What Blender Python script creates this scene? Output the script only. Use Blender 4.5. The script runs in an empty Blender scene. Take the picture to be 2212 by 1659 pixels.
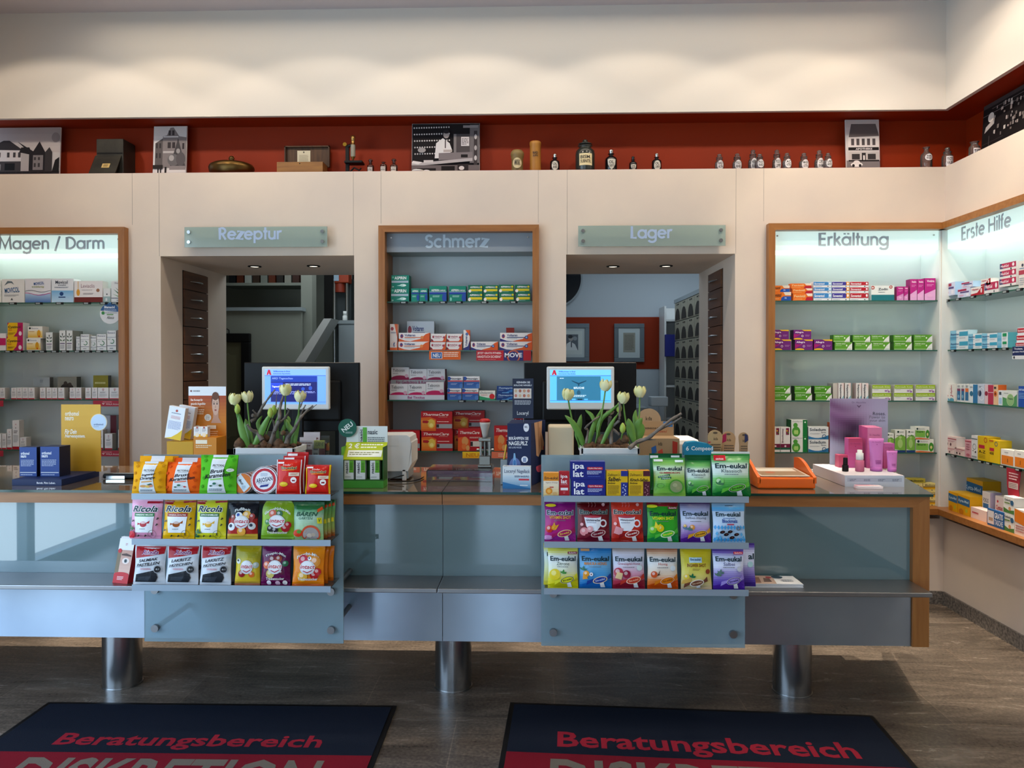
import bpy, math, random
from math import sin, cos, pi, radians, sqrt, atan2
from mathutils import Matrix, Vector
SC = bpy.context.scene
COL = SC.collection
random.seed(7)

# ---------------------------------------------------------------- camera, world, light, exposure
EYE = 1.62
YAW, PITCH, FPX, CX, CY = radians(1.67252), radians(-0.541926), 1600.0, 1106.0, 804.144
cam = bpy.data.cameras.new('camera')
cam.sensor_width = 36.0
cam.lens = FPX / 2212 * 36
cam.shift_y = -25.356 / 2212
cam.clip_start = .05
camo = bpy.data.objects.new('camera', cam)
camo.location = (0, 0, EYE)
camo.rotation_euler = (pi / 2 + PITCH, 0, YAW)
COL.objects.link(camo)
SC.camera = camo

SC.view_settings.view_transform = 'Standard'
SC.view_settings.look = 'None'
SC.view_settings.gamma = 1
SC.view_settings.use_curve_mapping = False
SC.view_settings.exposure = 0.15
SC.cycles.use_denoising = True
SC.cycles.max_bounces = 8
SC.cycles.diffuse_bounces = 4
SC.cycles.glossy_bounces = 4
SC.cycles.transmission_bounces = 6
SC.cycles.transparent_max_bounces = 12
SC.cycles.sample_clamp_indirect = 6
SC.cycles.caustics_reflective = False
SC.cycles.caustics_refractive = False

w = bpy.data.worlds.new('daylight')
SC.world = w
w.use_nodes = True
nt = w.node_tree
bgn = nt.nodes['Background']
tc = nt.nodes.new('ShaderNodeTexCoord'); sx = nt.nodes.new('ShaderNodeSeparateXYZ'); rp = nt.nodes.new('ShaderNodeValToRGB')
nt.links.new(tc.outputs['Generated'], sx.inputs[0]); nt.links.new(sx.outputs['Z'], rp.inputs[0]); nt.links.new(rp.outputs[0], bgn.inputs[0])
rp.color_ramp.elements[0].position = 0.0; rp.color_ramp.elements[0].color = (.4, .52, .62, 1)
rp.color_ramp.elements[1].position = .5; rp.color_ramp.elements[1].color = (.45, .68, 1, 1)
WORLD_STRENGTH = 7.5
bgn.inputs[1].default_value = WORLD_STRENGTH


def lamp(name, kind, loc, energy, color, rot=(0, 0, 0), **kw):
    l = bpy.data.lights.new(name, kind)
    l.energy = energy; l.color = color
    for k, v in kw.items():
        setattr(l, k, v)
    o = bpy.data.objects.new(name, l)
    o.location = loc; o.rotation_euler = rot
    COL.objects.link(o)
    return o


def aim(o, target):
    d = Vector(target) - o.location
    o.rotation_euler = d.to_track_quat('-Z', 'Y').to_euler()


WARM = (1.0, .84, .66)
for sxp, tx, en in ((-3.35, -3.3, 72), (-2.45, -2.5, 66), (-1.45, -1.4, 56), (-.42, -.45, 72), (.72, .72, 66), (1.75, 1.8, 72), (2.3, 2.45, 50)):
    aim(lamp('wall_spotlight', 'SPOT', (sxp, 4.0, 4.0), en * .37, WARM, spot_size=radians(112), spot_blend=.14, shadow_soft_size=.05), (tx, 5.05, 1.5))
for xx in (-3.0, -2.1, -1.2, -.3, .6, 1.5, 2.3):
    aim(lamp('aisle_downlight', 'SPOT', (xx, 5.03, 4.02), 640, WARM, spot_size=radians(23), spot_blend=.5, shadow_soft_size=.03), (xx, 4.22, 0))
for yy, en in ((4.3, 60), (3.2, 60), (2.0, 50)):
    aim(lamp('side_wall_spotlight', 'SPOT', (1.75, yy, 4.0), en * .6, WARM, spot_size=radians(108), spot_blend=.3, shadow_soft_size=.05), (2.75, yy, 1.7))
for xx, yy, en in ((-1.9, 1.5, 34), (.1, 1.4, 34), (1.9, 1.7, 60), (2.3, 3.5, 95), (-3, 2.6, 18)):
    lamp('ceiling_downlight', 'SPOT', (xx, yy, 4.02), en, (1, .82, .62), spot_size=radians(120), spot_blend=.6, shadow_soft_size=.12)
lamp('left_window_portal', 'AREA', (-3.78, .3, 1.6), 1, (1, 1, 1), (0, -pi / 2, 0), shape='RECTANGLE', size=3.1, size_y=5.2).data.cycles.is_portal = True
for xx, ww in ((-2.25, .8), (-.4, .9)):
    lamp('front_window_portal', 'AREA', (xx, -2.92, 1.4), 1, (1, 1, 1), (pi / 2, 0, 0), shape='RECTANGLE', size=ww, size_y=2.6).data.cycles.is_portal = True


# ---------------------------------------------------------------- pixel + plane -> point in the room
def _m():
    a = Matrix(((cos(YAW), sin(YAW), 0), (-sin(YAW), cos(YAW), 0), (0, 0, 1)))
    b = Matrix(((1, 0, 0), (0, cos(PITCH), sin(PITCH)), (0, -sin(PITCH), cos(PITCH))))
    p = Matrix(((1, 0, 0), (0, 0, -1), (0, 1, 0)))
    return (p @ b @ a).transposed()


MT = _m()


def ray(x, y):
    return MT @ Vector(((x - CX) / FPX, (y - CY) / FPX, 1))


def atY(x, y, Y):
    d = ray(x, y); return Vector((0, 0, EYE)) + d * (Y / d.y)


def atZ(x, y, z):
    d = ray(x, y); return Vector((0, 0, EYE)) + d * ((z - EYE) / d.z)


def atX(x, y, X):
    d = ray(x, y); return Vector((0, 0, EYE)) + d * (X / d.x)


# ---------------------------------------------------------------- colours and materials
_hc = {}


def hx(s):
    if not isinstance(s, str):
        return s
    if s not in _hc:
        r = []
        for i in (0, 2, 4):
            c = int(s[i:i + 2], 16) / 255
            r.append(c / 12.92 if c <= .04045 else ((c + .055) / 1.055) ** 2.4)
        _hc[s] = (r[0], r[1], r[2], 1)
    return _hc[s]


def mixc(a, b, t):
    a, b = hx(a), hx(b)
    return tuple(a[i] + (b[i] - a[i]) * t for i in range(3)) + (1,)


def mat(name, col='808080', rough=.5, metal=0, spec=.5, coat=0, attr=False, bump=None, noise=None, emit=0, trans=0, alpha=None, aniso=0, coat_rough=.03, tang=None, coat_ior=1.5):
    """procedural Principled material; attr: colour from the printed face colours; bump=(scale,strength); noise=(scale,colour2,detail,stretch)"""
    m = bpy.data.materials.new(name); m.use_nodes = True
    n = m.node_tree; b = n.nodes['Principled BSDF']
    b.inputs['Base Color'].default_value = hx(col); b.inputs['Roughness'].default_value = rough
    b.inputs['Metallic'].default_value = metal; b.inputs['Specular IOR Level'].default_value = spec
    b.inputs['Coat Weight'].default_value = coat; b.inputs['Coat Roughness'].default_value = coat_rough
    b.inputs['Transmission Weight'].default_value = trans
    b.inputs['Coat IOR'].default_value = coat_ior
    if aniso: b.inputs['Anisotropic'].default_value = aniso
    if tang:
        tv = n.nodes.new('ShaderNodeCombineXYZ')
        for i in range(3): tv.inputs[i].default_value = tang[i]
        n.links.new(tv.outputs[0], b.inputs['Tangent'])
    if attr:
        a = n.nodes.new('ShaderNodeAttribute'); a.attribute_name = 'print'
        n.links.new(a.outputs['Color'], b.inputs['Base Color'])
    if noise:
        t = n.nodes.new('ShaderNodeTexCoord'); mp = n.nodes.new('ShaderNodeMapping'); tx = n.nodes.new('ShaderNodeTexNoise'); cr = n.nodes.new('ShaderNodeValToRGB')
        mp.inputs['Scale'].default_value = noise[3] if len(noise) > 3 else (1, 1, 1)
        tx.inputs['Scale'].default_value = noise[0]; tx.inputs['Detail'].default_value = noise[2]
        cr.color_ramp.elements[0].position = .3; cr.color_ramp.elements[1].position = .7
        cr.color_ramp.elements[0].color = hx(col); cr.color_ramp.elements[1].color = hx(noise[1])
        n.links.new(t.outputs['Object'], mp.inputs[0]); n.links.new(mp.outputs[0], tx.inputs[0]); n.links.new(tx.outputs[0], cr.inputs[0])
        n.links.new(cr.outputs[0], b.inputs['Base Color'])
    if bump:
        t = n.nodes.new('ShaderNodeTexCoord'); tx = n.nodes.new('ShaderNodeTexNoise'); bp = n.nodes.new('ShaderNodeBump')
        tx.inputs['Scale'].default_value = bump[0]; tx.inputs['Detail'].default_value = 3; bp.inputs['Strength'].default_value = bump[1]; bp.inputs['Distance'].default_value = .01
        n.links.new(t.outputs['Object'], tx.inputs[0]); n.links.new(tx.outputs[0], bp.inputs['Height']); n.links.new(bp.outputs[0], b.inputs['Normal'])
    if emit:
        b.inputs['Emission Strength'].default_value = emit; b.inputs['Emission Color'].default_value = hx(col)
        if attr: n.links.new(a.outputs['Color'], b.inputs['Emission Color'])
    return m


def see_through(name, tint, body, keep, rough, gloss=.06):
    """clear or satin sheet: light goes straight through (tinted) except for a share 'keep' that the sheet scatters back"""
    m = bpy.data.materials.new(name); m.use_nodes = True
    n = m.node_tree; n.nodes.remove(n.nodes['Principled BSDF']); out = n.nodes['Material Output']
    tr = n.nodes.new('ShaderNodeBsdfTransparent'); tr.inputs[0].default_value = hx(tint)
    df = n.nodes.new('ShaderNodeBsdfDiffuse'); df.inputs[0].default_value = hx(body)
    gl = n.nodes.new('ShaderNodeBsdfGlossy'); gl.inputs['Roughness'].default_value = rough
    fr = n.nodes.new('ShaderNodeFresnel'); fr.inputs[0].default_value = 1.45
    m1 = n.nodes.new('ShaderNodeMixShader'); m2 = n.nodes.new('ShaderNodeMixShader')
    m1.inputs[0].default_value = keep
    n.links.new(tr.outputs[0], m1.inputs[1]); n.links.new(df.outputs[0], m1.inputs[2])
    n.links.new(fr.outputs[0], m2.inputs[0]); n.links.new(m1.outputs[0], m2.inputs[1]); n.links.new(gl.outputs[0], m2.inputs[2]); n.links.new(m2.outputs[0], out.inputs[0])
    return m


M = dict(
    paper=mat('printed_card', attr=True, rough=.5, spec=.35),
    foil=mat('printed_foil', attr=True, rough=.22, spec=.22, bump=(22, .3)),
    soft=mat('printed_matte', attr=True, rough=.75, spec=.2),
    plaster=mat('plaster', 'cfc2b7', .62, noise=(1.7, 'dccdbd', 5), spec=.25, bump=(9, .04)),
    bulk=mat('bulkhead_paint', 'cdc9c3', .55, noise=(1.1, 'd3cbc0', 3), spec=.35),
    ceil=mat('ceiling_paint', 'c9c3c8', .8, bump=(60, .05), spec=.2),
    red=mat('red_paint', '8c2800', .6, spec=.25),
    white=mat('white_laminate', 'dcdedb', .35),
    grey=mat('grey_laminate', '8f9a9e', .4),
    seam=mat('seam', '8d857c', .8),
    wood=mat('beech', '8a5626', .38, noise=(3.0, 'a06a36', 6, (1.2, 14, 14))),
    woodz=mat('beech_upright', '8a5626', .38, noise=(3.0, 'a06a36', 6, (14, 14, 1.2))),
    darkwood=mat('walnut', '50301c', .4, noise=(2.5, '6a4226', 6, (14, 1.2, 14))),
    steel=mat('brushed_steel', '9c9b9b', .34, 1, noise=(2.2, '8c8c90', 3)),
    base_steel=mat('vertical_sheen_steel', 'aab5c2', .36, 1, aniso=.97, noise=(2.2, '97a2b0', 3), tang=(0, 0, 1)),
    leg_steel=mat('polished_leg_steel', 'b0b0b0', .26, 1),
    chrome=mat('polished_steel', 'c4c4c2', .18, 1),
    stone=mat('dark_skirting_stone', '2f2c29', .4, noise=(60, '8a827a', 5)),
    front=mat('satin_glass_front', '5c767c', .35, coat=1, coat_rough=.02, spec=.3, coat_ior=1.85),
    top=mat('glass_worktop', '6a5a46', .06, spec=.6, coat=1, coat_rough=.01),
    edge=mat('glass_edge', '0d3a30', .1),
    shelfglass=see_through('shelf_glass', 'd6e6de', '8fb8a6', .1, .05),
    sheet=see_through('satin_sheet', 'd4e2e6', '9db8c4', .5, .25),
    sign=see_through('sign_glass', 'd8e8e2', 'bfd2cc', .45, .1),
    clear=see_through('clear_acrylic', 'f0f2f2', 'c8d0d2', .06, .03),
    bottle=see_through('clear_bottle_glass', 'dcdcd8', 'b0a8a0', .15, .03),
    strip=mat('tray_strip', '93a3b2', .4, .35),
    black=mat('black_plastic', '050608', .5, spec=.25),
    screen=mat('lit_screen', attr=True, rough=.15, emit=.85),
    sage=mat('sage_room_paint', '85897f', .7),
    bluewall=mat('store_room_paint', 'b4bec4', .7),
    lightbox=mat('backlit_diffuser', 'e8fff6', .4, emit=1.7),
    backlit=mat('backlit_sign', 'd6f0ea', .4, emit=.55),
    orange=mat('orange_plastic', 'e86606', .3, coat=.3),
    ceramic=mat('planter_white', 'e2e6e8', .25),
    leaf=mat('leaf', '4c7d2c', .45, noise=(9, '6f9c40', 3)),
    petal=mat('cream_petal', 'd9d98c', .6, noise=(14, 'f0ecc0', 3)),
    bud=mat('green_bud', '8fae3c', .5, noise=(14, 'b9c860', 3)),
    bark=mat('grey_bark', '7c746c', .8, noise=(30, '5a5048', 4), bump=(60, .4)),
    soil=mat('soil_and_bark', '3d2a1c', .9, noise=(60, '6a4c30', 5), bump=(40, .8)),
    label=mat('label', 'd8d0c0', .6),
)


# ---------------------------------------------------------------- mesh builder
class MB:
    def __init__(s):
        s.v = []; s.f = []; s.c = []; s.m = []; s.s = []

    def add(s, pts, faces, col='808080', m=0, smooth=False):
        b = len(s.v); s.v += [tuple(p) for p in pts]; c = hx(col)
        for f in faces:
            s.f.append([b + i for i in f]); s.c.append(c); s.m.append(m); s.s.append(smooth)
        return s

    def poly(s, pts, col='808080', m=0):
        return s.add(pts, [range(len(pts))], col, m)

    def box(s, x0, y0, z0, x1, y1, z1, col='808080', m=0, bev=0):
        if bev:
            return s.rbox(x0, y0, z0, x1, y1, z1, bev, col, m)
        p = [(x, y, z) for z in (z0, z1) for y in (y0, y1) for x in (x0, x1)]
        return s.add(p, [(0, 2, 3, 1), (4, 5, 7, 6), (0, 1, 5, 4), (2, 6, 7, 3), (0, 4, 6, 2), (1, 3, 7, 5)], col, m)

    def rbox(s, x0, y0, z0, x1, y1, z1, b, col='808080', m=0):
        """box with chamfered edges"""
        bm = __import__('bmesh').new()
        bmesh = __import__('bmesh')
        bmesh.ops.create_cube(bm, size=1, matrix=Matrix.Translation(((x0 + x1) / 2, (y0 + y1) / 2, (z0 + z1) / 2)) @ Matrix.Diagonal((x1 - x0, y1 - y0, z1 - z0, 1)))
        bmesh.ops.bevel(bm, geom=bm.edges[:], offset=b, segments=2, affect='EDGES', profile=.5)
        bm.verts.index_update()
        s.add([v.co[:] for v in bm.verts], [[v.index for v in f.verts] for f in bm.faces], col, m)
        bm.free(); return s

    def prism(s, pts, y0, y1, col='808080', m=0, ax='y'):
        """outline of (x,z) points pushed from y0 to y1 (ax='z': outline (x,y) from z0 to z1; ax='x': outline (y,z))"""
        n = len(pts)
        k = {'y': lambda p, t: (p[0], t, p[1]), 'z': lambda p, t: (p[0], p[1], t), 'x': lambda p, t: (t, p[0], p[1])}[ax]
        v = [k(p, y0) for p in pts] + [k(p, y1) for p in pts]
        f = [list(range(n)), list(range(2 * n - 1, n - 1, -1))] + [(i, i + n, (i + 1) % n + n, (i + 1) % n) for i in range(n)]
        return s.add(v, f, col, m)

    def lathe(s, prof, n=20, col='808080', m=0, c=(0, 0, 0), smooth=True, lobes=None):
        v = []
        for i, (r, z) in enumerate(prof):
            for k in range(n):
                a = 2 * pi * k / n; rr = r * (1 + (lobes[0] * sin(lobes[1] * a + lobes[2] * i) if lobes else 0))
                v.append((c[0] + rr * cos(a), c[1] + rr * sin(a), c[2] + z))
        f = [(i * n + k, i * n + (k + 1) % n, (i + 1) * n + (k + 1) % n, (i + 1) * n + k) for i in range(len(prof) - 1) for k in range(n)]
        f += [list(range(n - 1, -1, -1)), [(len(prof) - 1) * n + k for k in range(n)]]
        return s.add(v, f, col, m, smooth)

    def cyl(s, p0, p1, r, n=16, col='808080', m=0, r1=None, smooth=True):
        return s.tube([p0, p1], [r, r if r1 is None else r1], n, col, m, smooth)

    def tube(s, path, rad, n=8, col='808080', m=0, smooth=True):
        path = [Vector(p) for p in path]
        if not isinstance(rad, (list, tuple)): rad = [rad] * len(path)
        v = []
        for i, p in enumerate(path):
            d = (path[min(i + 1, len(path) - 1)] - path[max(i - 1, 0)]).normalized()
            u = d.cross(Vector((0, 0, 1)) if abs(d.z) < .9 else Vector((1, 0, 0))).normalized(); w = d.cross(u)
            for k in range(n):
                a = 2 * pi * k / n; v.append(p + (u * cos(a) + w * sin(a)) * rad[i])
        L = len(path)
        f = [(i * n + k, i * n + (k + 1) % n, (i + 1) * n + (k + 1) % n, (i + 1) * n + k) for i in range(L - 1) for k in range(n)]
        s.add(v, f, col, m, smooth)
        return s.add(v[:n] + v[-n:], [list(range(n - 1, -1, -1)), list(range(n, 2 * n))], col, m)

    def ball(s, c, r, n=14, col='808080', m=0):
        rx, ry, rz = r if isinstance(r, tuple) else (r, r, r)
        k = n // 2
        pr = [(sin(pi * i / k), -cos(pi * i / k)) for i in range(k + 1)]
        v = [(c[0] + rx * max(a, 1e-3) * cos(2 * pi * j / n), c[1] + ry * max(a, 1e-3) * sin(2 * pi * j / n), c[2] + rz * b) for a, b in pr for j in range(n)]
        f = [(i * n + j, i * n + (j + 1) % n, (i + 1) * n + (j + 1) % n, (i + 1) * n + j) for i in range(k) for j in range(n)]
        return s.add(v, f, col, m, True)

    def build(s, name, mats, parent=None, loc=(0, 0, 0), rz=0, rx=0, ry=0, recalc=False):
        me = bpy.data.meshes.new(name)
        me.from_pydata(s.v, [], s.f)
        at = me.color_attributes.new('print', 'FLOAT_COLOR', 'CORNER')
        flat = []
        for p, c in zip(me.polygons, s.c):
            flat += list(c) * p.loop_total
        at.data.foreach_set('color', flat)
        me.polygons.foreach_set('material_index', s.m); me.polygons.foreach_set('use_smooth', s.s)
        for k in (mats if isinstance(mats, (list, tuple)) else [mats]):
            me.materials.append(M[k] if isinstance(k, str) else k)
        if recalc:
            bmesh = __import__('bmesh'); bm = bmesh.new(); bm.from_mesh(me); bmesh.ops.recalc_face_normals(bm, faces=bm.faces); bm.to_mesh(me); bm.free()
        me.update()
        o = bpy.data.objects.new(name, me); COL.objects.link(o)
        o.location = loc; o.rotation_euler = (rx, ry, rz)
        if parent: o.parent = parent
        return o


def tag(o, label, cat, group=None):
    o['label'] = label; o['category'] = cat
    if group: o['group'] = group
    return o


def thing(name, label, cat, loc=(0, 0, 0), rz=0, group=None):
    o = bpy.data.objects.new(name, None); COL.objects.link(o)
    o.empty_display_size = .05; o.location = loc; o.rotation_euler = (0, 0, rz)
    return tag(o, label, cat, group)


def struct(o, label=None):
    o['kind'] = 'structure'
    if label: o['label'] = label
    return o


def dup(root, loc, label, group=None, rz=None):
    r = root.copy(); COL.objects.link(r); r.location = loc; r['label'] = label
    if rz is not None: r.rotation_euler[2] = rz
    if group: r['group'] = group
    for ch in list(root.children):
        c = ch.copy(); COL.objects.link(c); c.parent = r
        for g in list(ch.children):
            d = g.copy(); COL.objects.link(d); d.parent = c
    return r


# ---------------------------------------------------------------- lettering and printed artwork
_tx = {}


def glyphs(s, bold=0.0):
    k = (s, bold)
    if k not in _tx:
        cu = bpy.data.curves.new('lettering', 'FONT'); cu.body = s; cu.resolution_u = 2; cu.offset = bold
        ob = bpy.data.objects.new('lettering', cu); me = bpy.data.meshes.new_from_object(ob)
        vs = [(v.co.x, v.co.y) for v in me.vertices]; fs = [tuple(p.vertices) for p in me.polygons]
        bpy.data.objects.remove(ob); bpy.data.curves.remove(cu); bpy.data.meshes.remove(me)
        _tx[k] = (vs, fs)
    return _tx[k]


def bounds(vs):
    return min(p[0] for p in vs), min(p[1] for p in vs), max(p[0] for p in vs), max(p[1] for p in vs)


def clip(pts, c):
    for ax, lim, sg in ((0, c[0], 1), (0, c[2], -1), (1, c[1], 1), (1, c[3], -1)):
        out = []
        for i in range(len(pts)):
            a, b = pts[i - 1], pts[i]; fa, fb = (a[ax] - lim) * sg, (b[ax] - lim) * sg
            if (fa < 0) != (fb < 0):
                t = fa / (fa - fb); out.append((a[0] + (b[0] - a[0]) * t, a[1] + (b[1] - a[1]) * t))
            if fb >= 0: out.append(b)
        pts = out
        if not pts: break
    return pts


def draw(mb, des, S, w, h, m=0, d0=.0006, step=.00018, sub=1, curved=False):
    """print the elements of a design on a face of size w x h; S(u,v,d) is the surface point at u,v (0..1), d in front of it"""
    d = d0
    asp = w / h

    def quad(u0, v0, u1, v1, c, nu=1, nv=1):
        P = [S(u0 + (u1 - u0) * i / nu, v0 + (v1 - v0) * j / nv, d) for j in range(nv + 1) for i in range(nu + 1)]
        F = [(j * (nu + 1) + i, j * (nu + 1) + i + 1, (j + 1) * (nu + 1) + i + 1, (j + 1) * (nu + 1) + i) for j in range(nv) for i in range(nu)]
        mb.add(P, F, c, m)
    for e in des:
        d += step; k = e[0]
        if k == 'r':
            quad(*e[1:6], nu=max(1, int(sub * abs(e[3] - e[1]) * 8)), nv=max(1, int(sub * abs(e[4] - e[2]) * 8)))
        elif k == 'g':
            n = e[7] if len(e) > 7 else 8
            for i in range(n):
                quad(e[1], e[2] + (e[4] - e[2]) * i / n, e[3], e[2] + (e[4] - e[2]) * (i + 1) / n, mixc(e[5], e[6], (i + .5) / n), nu=max(1, int(sub * 8)))
        elif k == 'f':     # picture area coloured by a function of its own u,v
            nu, nv = e[5], e[6]
            for i in range(nu):
                for j in range(nv):
                    fu, fv = (i + .5) / nu, (j + .5) / nv
                    quad(e[1] + (e[3] - e[1]) * i / nu, e[2] + (e[4] - e[2]) * j / nv, e[1] + (e[3] - e[1]) * (i + 1) / nu, e[2] + (e[4] - e[2]) * (j + 1) / nv, e[7](fu, fv))
        elif k in ('e', 'o'):
            ru = e[3]; rv = e[4] if e[4] else ru * asp; rot = radians(e[6]) if len(e) > 6 else 0
            n = 20
            def pt(t, q):
                x = ru * asp * q * cos(t); y = rv * q * sin(t)
                x, y = x * cos(rot) - y * sin(rot), x * sin(rot) + y * cos(rot)
                return S(min(1, max(0, e[1] + x / asp)), min(1, max(0, e[2] + y)), d)
            if k == 'e':
                mb.add([S(e[1], e[2], d)] + [pt(2 * pi * i / n, .55) for i in range(n)] + [pt(2 * pi * i / n, 1) for i in range(n)],
                       [(0, 1 + i, 1 + (i + 1) % n) for i in range(n)] + [(1 + i, 1 + n + i, 1 + n + (i + 1) % n, 1 + (i + 1) % n) for i in range(n)], e[5], m)
            else:
                q = e[7] if len(e) > 7 else .86
                mb.add([pt(2 * pi * i / n, q) for i in range(n)] + [pt(2 * pi * i / n, 1) for i in range(n)],
                       [(i, n + i, n + (i + 1) % n, (i + 1) % n) for i in range(n)], e[5], m)
        elif k == 'p':
            if not curved:
                mb.add([S(u, v, d) for u, v in e[1]], [range(len(e[1]))], e[2], m); continue
            us = [p[0] for p in e[1]]; vs_ = [p[1] for p in e[1]]
            for i in range(10):
                for j in range(14):
                    c = (i / 10, j / 14, (i + 1) / 10, (j + 1) / 14)
                    if c[2] <= min(us) or c[0] >= max(us) or c[3] <= min(vs_) or c[1] >= max(vs_): continue
                    q = clip(e[1], c)
                    if len(q) > 2: mb.add([S(u, v, d) for u, v in q], [range(len(q))], e[2], m)
        elif k == 'b':     # band between two v-curves: ('b',[(u,v0,v1),...],col)
            P = [S(u, a, d) for u, a, b in e[1]] + [S(u, b, d) for u, a, b in e[1]]; n = len(e[1])
            mb.add(P, [(i, i + 1, n + i + 1, n + i) for i in range(n - 1)], e[2], m)
        elif k == 'l':     # lines of small print
            u0, v0, u1, v1, n, c = e[1:7]; rr = random.Random(int(u0 * 997 + v0 * 331 + n))
            for i in range(n):
                y = v1 - (v1 - v0) * (i + .5) / n; t = (v1 - v0) / n * .24; u = u0
                end = u1 - (rr.random() * .3 * (u1 - u0) if i == n - 1 else rr.random() * .08 * (u1 - u0))
                while u < end - .01:
                    q = min(end, u + (.06 + .12 * rr.random()) * max(.25, u1 - u0)); quad(u, y - t, q, y + t, c); u = q + .02 * max(.3, u1 - u0)
        elif k == 't':
            s, u0, v0, u1, v1, c = e[1:7]; fl = e[7] if len(e) > 7 else ''; oc = e[8] if len(e) > 8 else None
            bold = .022 if 'b' in fl else 0
            rot = 0
            for q in fl.split():
                if q[0] == 'r': rot = radians(float(q[1:]))
            vs0, _ = glyphs(s, bold); bx0, by0, bx1, by1 = bounds(vs0)
            sh = .28 if 'i' in fl else 0
            if 'i' in fl: bx1 += sh * (by1 - by0) * .8
            cu, cv = (u0 + u1) / 2, (v0 + v1) / 2
            for layer, (off, cc) in enumerate(([(bold + .045, oc)] if oc else []) + [(bold, c)]):
                vs, fs = glyphs(s, off); P = []
                for x, y in vs:
                    x = x + sh * (y - by0); fx = (x - bx0) / (bx1 - bx0); fy = (y - by0) / (by1 - by0)
                    if 'v' in fl: fx, fy = 1 - fy, fx
                    x = (u0 + (u1 - u0) * fx - cu) * asp; y = v0 + (v1 - v0) * fy - cv
                    if 'a' in fl: y -= 1.0 * x * x / asp
                    if rot: x, y = x * cos(rot) - y * sin(rot), x * sin(rot) + y * cos(rot)
                    P.append(S(cu + x / asp, cv + y, d + layer * .00012))
                mb.add(P, fs, cc, m)
            if oc: d += .00012


def flatS(x0, z0, w, h, y=0):
    return lambda u, v, d: (x0 + u * w, y - d, z0 + v * h)


# strokes of the geometric sign lettering: (advance, strokes); arcs are (cx,cy,rx,ry,a0,a1)
_R = .215
_ST = {
    'a': (.58, [(.26, .26, _R, _R, 0, 360), [(.475, 0), (.475, .52)]]), 'g': (.58, [(.26, .26, _R, _R, 0, 360), [(.475, .52), (.475, -.05)], (.26, -.05, _R, .16, -160, 0)]),
    'e': (.55, [(.26, .26, _R, _R, 0, 318), [(.05, .27), (.475, .27)]]), 'n': (.5, [[(.07, 0), (.07, .52)], (.235, .31, .165, .17, 0, 180), [(.4, .31), (.4, 0)]]),
    'm': (.78, [[(.07, 0), (.07, .52)], (.22, .33, .15, .15, 0, 180), [(.37, .33), (.37, 0)], (.52, .33, .15, .15, 0, 180), [(.67, .33), (.67, 0)]]),
    'r': (.34, [[(.07, 0), (.07, .52)], (.235, .31, .165, .17, 65, 180)]), 'u': (.52, [[(.07, .52), (.07, .21)], (.24, .21, .17, .17, 180, 360), [(.41, .21), (.41, .52)], [(.41, 0), (.41, .25)]]),
    'z': (.46, [[(.04, .48), (.38, .48), (.05, .04), (.41, .04)]]), 'p': (.58, [(.29, .26, _R, _R, 0, 360), [(.075, .52), (.075, -.22)]]),
    't': (.3, [[(.14, .72), (.14, 0)], [(.02, .48), (.27, .48)]]), 'f': (.3, [[(.12, 0), (.12, .6)], (.21, .6, .09, .1, 60, 180), [(.01, .48), (.25, .48)]]),
    'c': (.52, [(.27, .26, _R, _R, 48, 312)]), 'h': (.5, [[(.07, 0), (.07, .74)], (.235, .31, .165, .17, 0, 180), [(.4, .31), (.4, 0)]]),
    'k': (.46, [[(.07, 0), (.07, .74)], [(.09, .24), (.36, .52)], [(.18, .31), (.4, 0)]]), 'l': (.17, [[(.08, 0), (.08, .74)]]),
    'i': (.17, [[(.08, 0), (.08, .52)], [(.08, .64), (.08, .73)]]), 's': (.42, [(.2, .385, .13, .11, 40, 250), (.2, .145, .15, .12, -140, 90)]),
    'ä': (.58, [(.26, .26, _R, _R, 0, 360), [(.475, 0), (.475, .52)], [(.16, .62), (.16, .71)], [(.36, .62), (.36, .71)]]),
    'M': (.84, [[(.06, 0), (.14, .7), (.4, .1), (.66, .7), (.75, 0)]]), 'D': (.64, [[(.2, .04), (.08, .04), (.08, .68), (.2, .68)], (.2, .36, .35, .32, -90, 90)]),
    'R': (.54, [[(.08, 0), (.08, .68), (.22, .68)], (.22, .51, .19, .17, -90, 90), [(.08, .34), (.22, .34)], [(.22, .34), (.43, 0)]]),
    'S': (.52, [(.25, .54, .17, .14, 25, 250), (.24, .19, .19, .16, -150, 95)]), 'L': (.42, [[(.08, .72), (.08, .04), (.36, .04)]]),
    'E': (.5, [[(.42, .68), (.08, .68), (.08, .04), (.42, .04)], [(.08, .38), (.4, .38)]]), 'H': (.64, [[(.08, 0), (.08, .72)], [(.52, 0), (.52, .72)], [(.08, .38), (.52, .38)]]),
    '/': (.42, [[(.05, -.1), (.33, .76)]]), ' ': (.26, []),
}


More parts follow.
